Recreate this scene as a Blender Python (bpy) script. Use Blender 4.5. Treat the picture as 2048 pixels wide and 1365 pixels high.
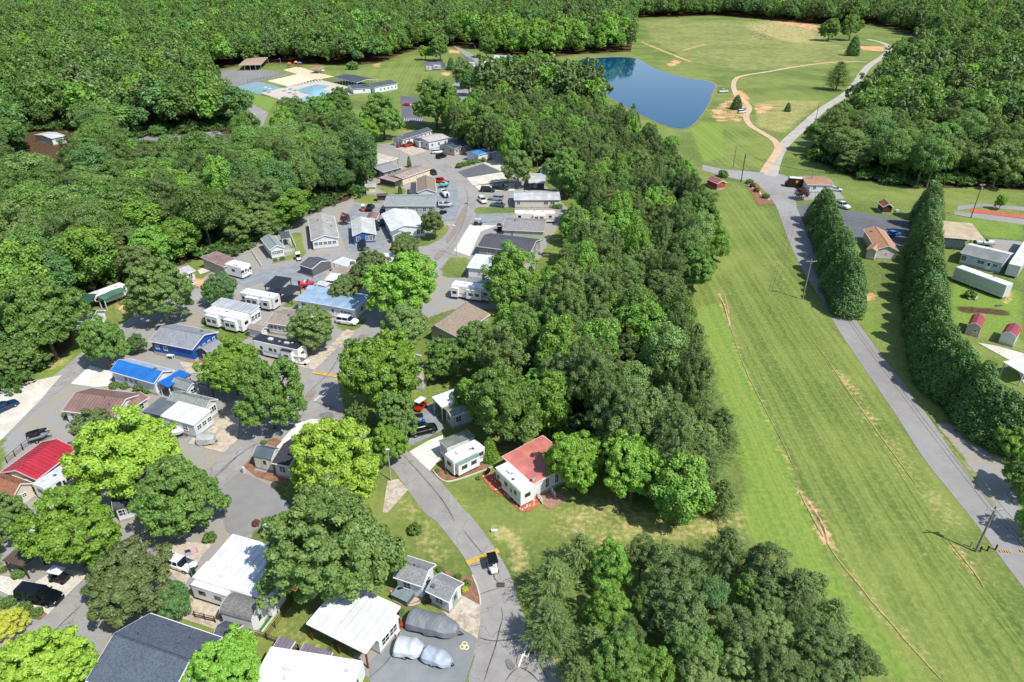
import bpy, bmesh, math, random
import numpy as np
from mathutils import Vector, Matrix, geometry
random.seed(7); RNG = np.random.default_rng(7)
for o in list(bpy.data.objects): bpy.data.objects.remove(o)
SC = bpy.context.scene; COL = SC.collection

# ---------------------------------------------------------------- camera
PITCH = math.atan(782/1380); CAMH = 70.0; FPX = 1380.0
cam = bpy.data.objects.new('camera', bpy.data.cameras.new('camera')); COL.objects.link(cam)
cam.location = (0, 0, CAMH); cam.rotation_euler = (math.pi/2-PITCH, 0, 0)
cam.data.sensor_width = 36; cam.data.lens = FPX/2048*36
cam.data.clip_start = 1; cam.data.clip_end = 6000
SC.camera = cam
# ---------------------------------------------------------------- sky and sun
SUN_EL = math.radians(54); SUN_AZ = math.radians(-41.5)
w = bpy.data.worlds.new('World'); SC.world = w; w.use_nodes = True
nt = w.node_tree; bg = nt.nodes['Background']
sky = nt.nodes.new('ShaderNodeTexSky'); sky.sky_type = 'NISHITA'; sky.sun_disc = False
sky.sun_elevation = SUN_EL; sky.sun_rotation = math.radians(90)-SUN_AZ
sky.altitude = 200; sky.air_density = 1.0; sky.dust_density = 0.6; sky.ozone_density = 1.0
nt.links.new(sky.outputs[0], bg.inputs[0]); bg.inputs[1].default_value = 0.15
sd = Vector((math.cos(SUN_EL)*math.cos(SUN_AZ), math.cos(SUN_EL)*math.sin(SUN_AZ), math.sin(SUN_EL)))
sun = bpy.data.objects.new('sun', bpy.data.lights.new('sun', 'SUN')); COL.objects.link(sun)
sun.rotation_euler = sd.to_track_quat('Z', 'Y').to_euler(); sun.location = (60, -60, 200)
sun.data.energy = 4.6; sun.data.angle = math.radians(0.55); sun.data.color = (1.0, 0.965, 0.9)
SC.view_settings.view_transform = 'Standard'; SC.view_settings.look = 'None'
SC.view_settings.exposure = 0.40; SC.view_settings.gamma = 1; SC.view_settings.use_curve_mapping = False
SC.cycles.max_bounces = 6; SC.cycles.transparent_max_bounces = 8; SC.cycles.diffuse_bounces = 3
SC.cycles.use_denoising = True

# ---------------------------------------------------------------- survey: photo pixel -> point at height z
CR = {'f': (0, 0, 1.0), 'c1': (0, 0, 2.926), 'c2': (400, 60, 4.096), 'c3': (700, 240, 4.551), 'c4': (1200, 0, 2.415),
      'c5': (1380, 300, 3.066), 'c6': (380, 370, 3.9), 'c7': (0, 480, 4.267), 'c8': (0, 760, 4.267),
      'd1': (0, 1040, 4.2), 'd2': (360, 1040, 4.2), 'd3': (740, 1040, 4.2), 'd4': (750, 720, 4.0146),
      'd5': (400, 640, 4.267), 'd6': (720, 480, 4.267), 'd7': (840, 60, 5.055), 'd8': (1560, 640, 2.4385),
      'e9': (900, 560, 2.625), 'e10': (1020, 1020, 3.413), 'e11': (1380, 60, 5.055), 'e12': (1840, 440, 4.548)}
CP, SP = math.cos(PITCH), math.sin(PITCH)
def full(c, p):
    ox, oy, s = CR[c]; return ox+p[0]/s, oy+p[1]/s
def G(c, p, z=0.0):
    x, y = full(c, p)
    dx = (x-1024)/FPX; dy = (y-682.5)/FPX
    d = Vector((dx, CP-dy*SP, -SP-dy*CP))
    return d*((z-CAMH)/d.z)+Vector((0, 0, CAMH))
def GL(c, pts, z=0.0): return [G(c, p, z).to_2d() for p in pts]
def mpp(P):                                  # metres per photo pixel at a point
    return (P.y*CP-(P.z-CAMH)*SP)/FPX
def proj(P):
    v = P-Vector((0, 0, CAMH)); zc = v.y*CP-v.z*SP; up = v.y*SP+v.z*CP
    return 1024+FPX*v.x/zc, 682.5-FPX*up/zc

# ---------------------------------------------------------------- materials
def lin(h, k=0.8):
    h = h.lstrip('#'); v = [int(h[i:i+2], 16)/255 for i in (0, 2, 4)]
    return tuple((x/12.92 if x <= .04045 else ((x+.055)/1.055)**2.4)*k for x in v)+(1,)
class N:
    def __init__(s, name):
        s.m = bpy.data.materials.new(name); s.m.use_nodes = True; s.t = s.m.node_tree; s.b = s.t.nodes['Principled BSDF']
        s.out = s.t.nodes['Material Output']
    def n(s, typ, **kw):
        q = s.t.nodes.new('ShaderNode'+typ)
        for k, v in kw.items():
            if k in q.inputs.keys(): s.put(q, k, v)
            else: setattr(q, k, v)
        return q
    def put(s, node, key, v):
        if isinstance(v, bpy.types.NodeSocket): s.t.links.new(v, node.inputs[key])
        else: node.inputs[key].default_value = v
    def mix(s, f, a, b, mode='MIX'):
        q = s.t.nodes.new('ShaderNodeMix'); q.data_type = 'RGBA'; q.blend_type = mode
        for i, v in ((0, f), (6, a), (7, b)):
            if isinstance(v, bpy.types.NodeSocket): s.t.links.new(v, q.inputs[i])
            else: q.inputs[i].default_value = v
        return q.outputs[2]
    def math(s, op, a, b=0.0, c=0.0):
        q = s.t.nodes.new('ShaderNodeMath'); q.operation = op
        for i, v in ((0, a), (1, b), (2, c)):
            if isinstance(v, bpy.types.NodeSocket): s.t.links.new(v, q.inputs[i])
            else: q.inputs[i].default_value = v
        return q.outputs[0]
    def ramp(s, v, a, b, lo=0.0, hi=1.0):
        q = s.t.nodes.new('ShaderNodeMapRange'); q.interpolation_type = 'SMOOTHSTEP'
        s.t.links.new(v, q.inputs[0])
        for i, x in ((1, a), (2, b), (3, lo), (4, hi)): q.inputs[i].default_value = x
        return q.outputs[0]
    def noise(s, scale, detail=3, coord='Object', rough=.55, vec=None):
        q = s.t.nodes.new('ShaderNodeTexNoise'); q.inputs['Scale'].default_value = scale
        q.inputs['Detail'].default_value = detail; q.inputs['Roughness'].default_value = rough
        if vec is None: vec = s.co(coord)
        s.t.links.new(vec, q.inputs['Vector']); return q.outputs[0]
    def co(s, coord='Object'):
        if coord == 'World': return s.n('NewGeometry').outputs['Position']
        return s.n('TexCoord').outputs[coord]
    def bump(s, h, strength=.3, dist=.05):
        q = s.n('Bump'); q.inputs['Strength'].default_value = strength; q.inputs['Distance'].default_value = dist
        s.t.links.new(h, q.inputs['Height']); s.t.links.new(q.outputs[0], s.b.inputs['Normal'])
    def base(s, col, rough=.7, metal=0.0, spec=.3):
        s.put(s.b, 'Base Color', col); s.put(s.b, 'Roughness', rough); s.put(s.b, 'Metallic', metal); s.put(s.b, 'Specular IOR Level', spec)
        return s.m
_mc = {}
def plain(hexc, rough=.55, metal=0.0, var=.12, k=.8, scale=1.2, bump=0, spec=.3, name=None):
    key = (hexc, rough, metal, var, k, scale, bump, spec)
    if key in _mc: return _mc[key]
    q = N(name or 'paint_'+hexc.strip('#')); c = lin(hexc, k); d = tuple(x*(1-var*2) for x in c[:3])+(1,)
    n1 = q.noise(scale, 5); n2 = q.noise(scale*9, 3)
    f = q.ramp(q.math('ADD', q.math('MULTIPLY', n1, .7), q.math('MULTIPLY', n2, .3)), .35, .68)
    m = q.base(q.mix(f, d, c), rough, metal, spec)
    if bump: q.bump(q.noise(bump, 2), .25, .02)
    _mc[key] = m; return m
def shingle(hexc, var=.2, k=.8):
    key = ('sh', hexc, var)
    if key in _mc: return _mc[key]
    q = N('shingle_'+hexc.strip('#')); c = lin(hexc, k)
    v = q.n('TexVoronoi'); v.inputs['Scale'].default_value = 6.5; q.t.links.new(q.co(), v.inputs['Vector'])
    sep = q.n('SeparateColor'); q.t.links.new(v.outputs['Color'], sep.inputs[0])
    f = q.math('ADD', q.math('MULTIPLY', sep.outputs[0], .5), q.math('MULTIPLY', q.noise(.5, 5), .5))
    m = q.base(q.mix(q.ramp(f, .25, .75), tuple(x*(1-var) for x in c[:3])+(1,), tuple(min(1, x*(1+var)) for x in c[:3])+(1,)), .9, 0, .2)
    q.bump(q.noise(9, 2), .4, .02); _mc[key] = m; return m
def metalroof(hexc, k=.8, period=.4):
    key = ('mr', hexc, k)
    if key in _mc: return _mc[key]
    q = N('metal_roof_'+hexc.strip('#')); c = lin(hexc, k)
    f = q.ramp(q.noise(.45, 8), .35, .66)
    m = q.base(q.mix(f, tuple(x*.72 for x in c[:3])+(1,), c), .42, 0, .5); _mc[key] = m; return m
def siding(hexc, k=.8):
    key = ('sd', hexc)
    if key in _mc: return _mc[key]
    q = N('siding_'+hexc.strip('#')); c = lin(hexc, k)
    sx = q.n('SeparateXYZ'); q.t.links.new(q.co(), sx.inputs[0])
    saw = q.math('FRACT', q.math('MULTIPLY', sx.outputs[2], 5.0))
    f = q.ramp(q.noise(.9, 4), .3, .7)
    col = q.mix(f, tuple(x*.88 for x in c[:3])+(1,), c)
    m = q.base(col, .6, 0, .3); q.bump(saw, .5, .03); _mc[key] = m; return m
def glass():
    if 'glass' in _mc: return _mc['glass']
    q = N('window_glass'); f = q.noise(.8, 1)
    m = q.base(q.mix(q.ramp(f, .4, .6), (.012, .016, .02, 1), (.05, .06, .07, 1)), .08, 0, .6); _mc['glass'] = m; return m
def asphalt(name, a, b, crack=True):
    q = N(name); n1 = q.noise(.06, 4, 'World'); n2 = q.noise(.6, 5, 'World'); n3 = q.noise(14, 2, 'World')
    f = q.ramp(q.math('ADD', q.math('MULTIPLY', n1, .6), q.math('MULTIPLY', n2, .4)), .36, .64)
    col = q.mix(f, lin(a), lin(b))
    col = q.mix(q.ramp(n3, .3, .8, 0, .35), col, lin('#c8c4bc'), 'MULTIPLY')
    if crack:
        v = q.n('TexVoronoi'); v.feature = 'DISTANCE_TO_EDGE'; v.inputs['Scale'].default_value = .16
        wv = q.n('VectorMath'); wv.operation = 'ADD'; nn = q.n('TexNoise'); nn.inputs['Scale'].default_value = .5
        q.t.links.new(q.co('World'), nn.inputs['Vector']); q.t.links.new(q.co('World'), wv.inputs[0])
        sc = q.n('VectorMath'); sc.operation = 'SCALE'; sc.inputs['Scale'].default_value = 2.5
        q.t.links.new(nn.outputs['Color'], sc.inputs[0]); q.t.links.new(sc.outputs[0], wv.inputs[1])
        q.t.links.new(wv.outputs[0], v.inputs['Vector'])
        col = q.mix(q.math('MULTIPLY', q.ramp(v.outputs['Distance'], .003, .01, 1, 0), .38), col, lin('#4c4a47'))
    m = q.base(col, .9, 0, .2); q.bump(n3, .3, .02); return m
def ground_like(name, cols, scale=.5, fine=8, rough=.95):
    q = N(name); c = lin(cols[0]); out = c
    for i, h in enumerate(cols[1:]):
        f = q.ramp(q.noise(scale*(1+i*2.3), 5, 'World'), .42, .6); out = q.mix(f, out, lin(h))
    out = q.mix(q.ramp(q.noise(fine, 2, 'World'), .3, .75, 0, .4), out, lin('#b8b0a4'), 'MULTIPLY')
    m = q.base(out, rough, 0, .15); q.bump(q.noise(fine, 2, 'World'), .5, .04); return m
def foliage(name, dark, light, trans=.3, k=.93):
    q = N(name)
    at = q.n('Attribute'); at.attribute_name = 'tint'
    oi = q.n('ObjectInfo')
    f = q.math('ADD', q.math('MULTIPLY', at.outputs['Fac'], .45), q.math('MULTIPLY', oi.outputs['Random'], .55))
    col = q.mix(f, lin(dark, k), lin(light, k))
    hs = q.n('HueSaturation'); q.t.links.new(col, hs.inputs['Color'])
    hs.inputs['Saturation'].default_value = .93
    q.t.links.new(q.math('ADD', .468, q.math('MULTIPLY', oi.outputs['Random'], .03)), hs.inputs['Hue'])
    d = q.n('BsdfDiffuse'); t = q.n('BsdfTranslucent'); g = q.n('BsdfGlossy'); g.inputs['Roughness'].default_value = .5
    g.inputs['Color'].default_value = (.6, .65, .6, 1)
    q.t.links.new(hs.outputs[0], d.inputs[0])
    tc = q.mix(.5, hs.outputs[0], lin('#b8d020', k)); q.t.links.new(tc, t.inputs[0])
    mx = q.n('MixShader'); mx.inputs[0].default_value = trans
    q.t.links.new(d.outputs[0], mx.inputs[1]); q.t.links.new(t.outputs[0], mx.inputs[2])
    m2 = q.n('MixShader'); m2.inputs[0].default_value = .035
    q.t.links.new(mx.outputs[0], m2.inputs[1]); q.t.links.new(g.outputs[0], m2.inputs[2])
    q.t.links.new(m2.outputs[0], q.out.inputs['Surface']); return q.m

# ---------------------------------------------------------------- mesh helpers
def tag(o, label=None, cat=None, group=None, kind=None):
    if label: o['label'] = label
    if cat: o['category'] = cat
    if group: o['group'] = group
    if kind: o['kind'] = kind
    return o
class MB:
    def __init__(s): s.v = []; s.f = []
    def add(s, v, f):
        b = len(s.v); s.v += [tuple(p) for p in v]; s.f += [tuple(i+b for i in q) for q in f]; return s
    def box(s, x0, x1, y0, y1, z0, z1):
        return s.add([(x0,y0,z0),(x1,y0,z0),(x1,y1,z0),(x0,y1,z0),(x0,y0,z1),(x1,y0,z1),(x1,y1,z1),(x0,y1,z1)],
                     [(0,3,2,1),(4,5,6,7),(0,1,5,4),(1,2,6,5),(2,3,7,6),(3,0,4,7)])
    def tube(s, a, b, r0, r1=None, n=6, cap=True):
        a = Vector(a); b = Vector(b); r1 = r0 if r1 is None else r1; d = (b-a).normalized()
        u = d.orthogonal().normalized(); w_ = d.cross(u); v = []
        for c, r in ((a, r0), (b, r1)):
            for i in range(n):
                t = 2*math.pi*i/n; v.append(c+u*math.cos(t)*r+w_*math.sin(t)*r)
        f = [(i, (i+1) % n, n+(i+1) % n, n+i) for i in range(n)]
        if cap: f += [tuple(range(n-1, -1, -1)), tuple(range(n, 2*n))]
        return s.add(v, f)
    def loft(s, rings, close=True):
        n = len(rings[0]); v = [p for r in rings for p in r]; f = []
        for k in range(len(rings)-1):
            for i in range(n): f.append((k*n+i, k*n+(i+1) % n, (k+1)*n+(i+1) % n, (k+1)*n+i))
        if close: f += [tuple(range(n-1, -1, -1)), tuple(range((len(rings)-1)*n, len(rings)*n))]
        return s.add(v, f)
    def mesh(s, name, mat=None, smooth=False, recalc=True):
        m = bpy.data.meshes.new(name); m.from_pydata(s.v, [], s.f)
        if recalc:
            b = bmesh.new(); b.from_mesh(m); bmesh.ops.recalc_face_normals(b, faces=b.faces); b.to_mesh(m); b.free()
        if mat: m.materials.append(mat)
        if smooth: m.polygons.foreach_set('use_smooth', [True]*len(m.polygons))
        return m
    def obj(s, name, mat, parent=None, smooth=False, loc=None):
        return link(name, s.mesh(name, mat, smooth), parent, loc)
def link(name, data, parent=None, loc=None, rot=0):
    o = bpy.data.objects.new(name, data); COL.objects.link(o)
    if parent: o.parent = parent
    if loc is not None: o.location = loc
    if rot: o.rotation_euler = (0, 0, rot)
    return o
def empty(name, loc, rz, label, cat, group=None):
    o = link(name, None, None, loc, rz); o.empty_display_size = .5
    return tag(o, label, cat, group)
def copy_tree(o, parent=None):
    c = o.copy(); COL.objects.link(c); c.parent = parent
    for ch in o.children: copy_tree(ch, c)
    return c
_zs = [0.0]
def sheet(name, pts, z, mat, kind='structure', label=None):
    """flat polygon at height z (each one a hair above the one before)"""
    _zs[0] += .0006; z += _zs[0]
    if CHECK: selfx(name, pts)
    tri = geometry.tessellate_polygon([[Vector((p[0], p[1], 0)) for p in pts]])
    m = bpy.data.meshes.new(name); m.from_pydata([(p[0], p[1], z) for p in pts], [], [tuple(t) for t in tri])
    b = bmesh.new(); b.from_mesh(m); bmesh.ops.recalc_face_normals(b, faces=b.faces)
    if b.faces and sum(f.normal.z for f in b.faces) < 0: bmesh.ops.reverse_faces(b, faces=b.faces)
    b.to_mesh(m); b.free(); m.materials.append(mat)
    o = link(name, m); o['kind'] = kind
    if label: o['label'] = label
    return o
CHECK = False
def selfx(name, P):
    n = len(P)
    def cr(o, a, b): return (a[0]-o[0])*(b[1]-o[1])-(a[1]-o[1])*(b[0]-o[0])
    for i in range(n):
        for j in range(i+2, n):
            if i == 0 and j == n-1: continue
            a, b, c, d = P[i], P[(i+1) % n], P[j], P[(j+1) % n]
            if cr(a, b, c)*cr(a, b, d) < 0 and cr(c, d, a)*cr(c, d, b) < 0: print('SELFX', name, i, j, [round(v, 1) for v in proj(Vector((a[0], a[1], 0)))]); return
def smooth2(pts, n=3):
    """chaikin"""
    for _ in range(n):
        q = [pts[0]]
        for a, b in zip(pts, pts[1:]): q += [a*.75+b*.25, a*.25+b*.75]
        q.append(pts[-1]); pts = q
    return pts
def strip(name, L, Rr, z, mat):
    L = smooth2([Vector(p) for p in L], 2); Rr = smooth2([Vector(p) for p in Rr], 2)
    return sheet(name, L+Rr[::-1], z, mat)
def ribbon(name, pts, wid, z, mat, sm=2, kind='structure', taper=False):
    pts = smooth2([Vector(p) for p in pts], sm) if sm else [Vector(p) for p in pts]
    L, Rr = [], []
    for i, p in enumerate(pts):
        d = (pts[min(i+1, len(pts)-1)]-pts[max(i-1, 0)]).normalized(); n_ = Vector((-d.y, d.x))*wid/2
        if taper: n_ *= (.35+.65*math.sin(math.pi*i/(len(pts)-1)))*random.uniform(.6, 1.3)
        L.append(p+n_); Rr.append(p-n_)
    _zs[0] += .0006; z += _zs[0]; n = len(pts)
    v = [(p[0], p[1], z) for p in L]+[(p[0], p[1], z) for p in Rr]
    m = bpy.data.meshes.new(name); m.from_pydata(v, [], [(i, i+1, n+i+1, n+i) for i in range(n-1)])
    m.flip_normals() if sum(p.normal.z for p in m.polygons) < 0 else None
    m.materials.append(mat); o = link(name, m); o['kind'] = kind; return o
def inpoly(X, Y, poly):
    r = np.zeros(X.shape, bool); n = len(poly); j = n-1
    for i in range(n):
        xi, yi = poly[i][0], poly[i][1]; xj, yj = poly[j][0], poly[j][1]
        if yi != yj:
            c = ((yi > Y) != (yj > Y)) & (X < (xj-xi)*(Y-yi)/(yj-yi)+xi); r ^= c
        j = i
    return r
def near_line(X, Y, pts, wid):
    d = np.full(X.shape, 1e9)
    for a, b in zip(pts, pts[1:]):
        ax, ay, bx, by = a[0], a[1], b[0], b[1]; L2 = (bx-ax)**2+(by-ay)**2+1e-9
        t = np.clip(((X-ax)*(bx-ax)+(Y-ay)*(by-ay))/L2, 0, 1)
        d = np.minimum(d, np.hypot(X-ax-t*(bx-ax), Y-ay-t*(by-ay)))
    return np.clip(1.3-d/wid, 0, 1)
# ================================================================ GROUND
def build_ground():
    xs = np.concatenate([-np.geomspace(4200, 400, 30), np.arange(-390, -172, 4), np.arange(-170, 215, .9), np.arange(218, 440, 3), np.geomspace(445, 4200, 40)])
    ys = np.concatenate([-np.geomspace(3000, 10, 12), np.arange(20, 300, .8), np.arange(301.5, 640, 2.2), np.geomspace(645, 6000, 90)])
    X, Y = np.meshgrid(xs, ys); ny, nx = X.shape
    Z = np.zeros_like(X)
    verts = np.stack([X, Y, Z], -1).reshape(-1, 3).astype(np.float32)
    i = np.arange(ny*nx).reshape(ny, nx)
    q = np.stack([i[:-1, :-1], i[:-1, 1:], i[1:, 1:], i[1:, :-1]], -1).reshape(-1, 4).astype(np.int32)
    m = bpy.data.meshes.new('ground')
    m.vertices.add(len(verts)); m.vertices.foreach_set('co', verts.ravel())
    m.loops.add(q.size); m.loops.foreach_set('vertex_index', q.ravel())
    m.polygons.add(len(q)); m.polygons.foreach_set('loop_start', np.arange(len(q), dtype=np.int32)*4)
    m.polygons.foreach_set('loop_total', np.full(len(q), 4, np.int32)); m.update()
    def blur(a, n=1):
        for _ in range(n):
            a = (a+np.roll(a, 1, 0)+np.roll(a, -1, 0)+np.roll(a, 1, 1)+np.roll(a, -1, 1))/5
        return a
    A = {k: np.zeros_like(X) for k in ('gravel', 'clay', 'litter', 'dry', 'mow', 'mowb', 'lush')}
    for ch, c, pts, val in MASKS:
        r = inpoly(X, Y, GL(c, pts)); A[ch][r] = val
    for ch, c, pts, wid, val in LINES:
        A[ch] = np.maximum(A[ch], near_line(X, Y, GL(c, pts), wid)*val)
    for poly in FOREST_GROUND: A['litter'][inpoly(X, Y, poly)] = 1
    for k, a in A.items():
        a = blur(a, 2).astype(np.float32)
        at = m.attributes.new(k, 'FLOAT', 'POINT'); at.data.foreach_set('value', a.ravel())
    g = N('ground_cover')
    def attr(n_):
        a = g.n('Attribute'); a.attribute_name = n_; return a.outputs['Fac']
    P = 'World'
    n_big = g.noise(.03, 4, P); n_mid = g.noise(.18, 5, P); n_f = g.noise(1.3, 5, P); n_ff = g.noise(7, 3, P)
    ca, cb, cc = lin('#80924a', .68), lin('#939e55', .7), lin('#6a8040', .66)
    grass = g.mix(g.ramp(n_mid, .35, .65), ca, cb)
    grass = g.mix(g.ramp(n_big, .4, .62), grass, cc)
    grass = g.mix(g.math('MULTIPLY', g.ramp(n_f, .42, .7), .5), grass, lin('#a9a663', .75))
    grass = g.mix(g.math('MULTIPLY', g.ramp(n_ff, .35, .7), .35), grass, lin('#4f6a2a', .7))
    # lush
    lu = g.ramp(g.math('ADD', attr('lush'), g.math('MULTIPLY', g.math('SUBTRACT', n_mid, .5), .8)), .3, .8)
    grass = g.mix(lu, grass, g.mix(g.ramp(n_f, .35, .65), lin('#76933f', .72), lin('#8ba24a', .72)))
    # mowing stripes
    def stripes(ang, per):
        sx = g.n('SeparateXYZ'); g.t.links.new(g.co(P), sx.inputs[0])
        ph = g.math('ADD', g.math('MULTIPLY', sx.outputs[0], math.cos(ang)), g.math('MULTIPLY', sx.outputs[1], math.sin(ang)))
        ph = g.math('ADD', ph, g.math('MULTIPLY', n_mid, 1.2))
        s1 = g.math('SINE', g.math('MULTIPLY', ph, 2*math.pi/per))
        s2 = g.math('SINE', g.math('MULTIPLY', ph, 2*math.pi/(per*.37)))
        s3 = g.math('SINE', g.math('MULTIPLY', ph, 2*math.pi/(per*3.3)))
        return g.math('ADD', g.math('ADD', g.math('MULTIPLY', s1, .4), g.math('MULTIPLY', s2, .25)), g.math('MULTIPLY', s3, .35))
    for nm, ang, per in (('mow', MOW_ANG, 1.9), ('mowb', 0.05, 2.6)):
        st = g.math('MULTIPLY', g.ramp(stripes(ang, per), -.7, .8), attr(nm))
        st = g.math('MULTIPLY', st, g.ramp(n_big, .3, .6, .5, 1))
        grass = g.mix(g.math('MULTIPLY', st, .36), grass, lin('#a6b05a', .75))
        dk = g.math('MULTIPLY', g.ramp(stripes(ang, per*.83), .2, .9), attr(nm))
        grass = g.mix(g.math('MULTIPLY', dk, .25), grass, lin('#5b7f30', .7))
    def mask(n_, lo, hi, amp):
        nz = g.math('ADD', g.math('MULTIPLY', g.math('SUBTRACT', n_f, .5), amp), g.math('MULTIPLY', g.math('SUBTRACT', n_mid, .5), amp))
        return g.ramp(g.math('ADD', attr(n_), nz), lo, hi)
    grass = g.mix(mask('dry', .25, .9, .9), grass, g.mix(g.ramp(n_f, .35, .7), lin('#a3a05a'), lin('#c4b383')))
    out = g.mix(mask('litter', .35, .7, .6), grass, g.mix(g.ramp(n_f, .35, .65), lin('#4a3c2a'), lin('#6a543a')))
    out = g.mix(mask('gravel', .38, .62, .5), out, g.mix(g.ramp(n_mid, .35, .65), g.mix(g.ramp(n_ff, .3, .7), lin('#8f9091'), lin('#a8a7a3')), lin('#a39a8a')))
    out = g.mix(mask('clay', .3, .75, 1.1), out, g.mix(g.ramp(n_mid, .35, .62), lin('#d0925c'), lin('#dcb58a')))
    mt = g.base(out, .95, 0, .12); g.bump(g.math('ADD', n_ff, g.math('MULTIPLY', n_f, 2)), .6, .08)
    m.materials.append(mt)
    o = link('ground', m); o['kind'] = 'structure'

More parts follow.
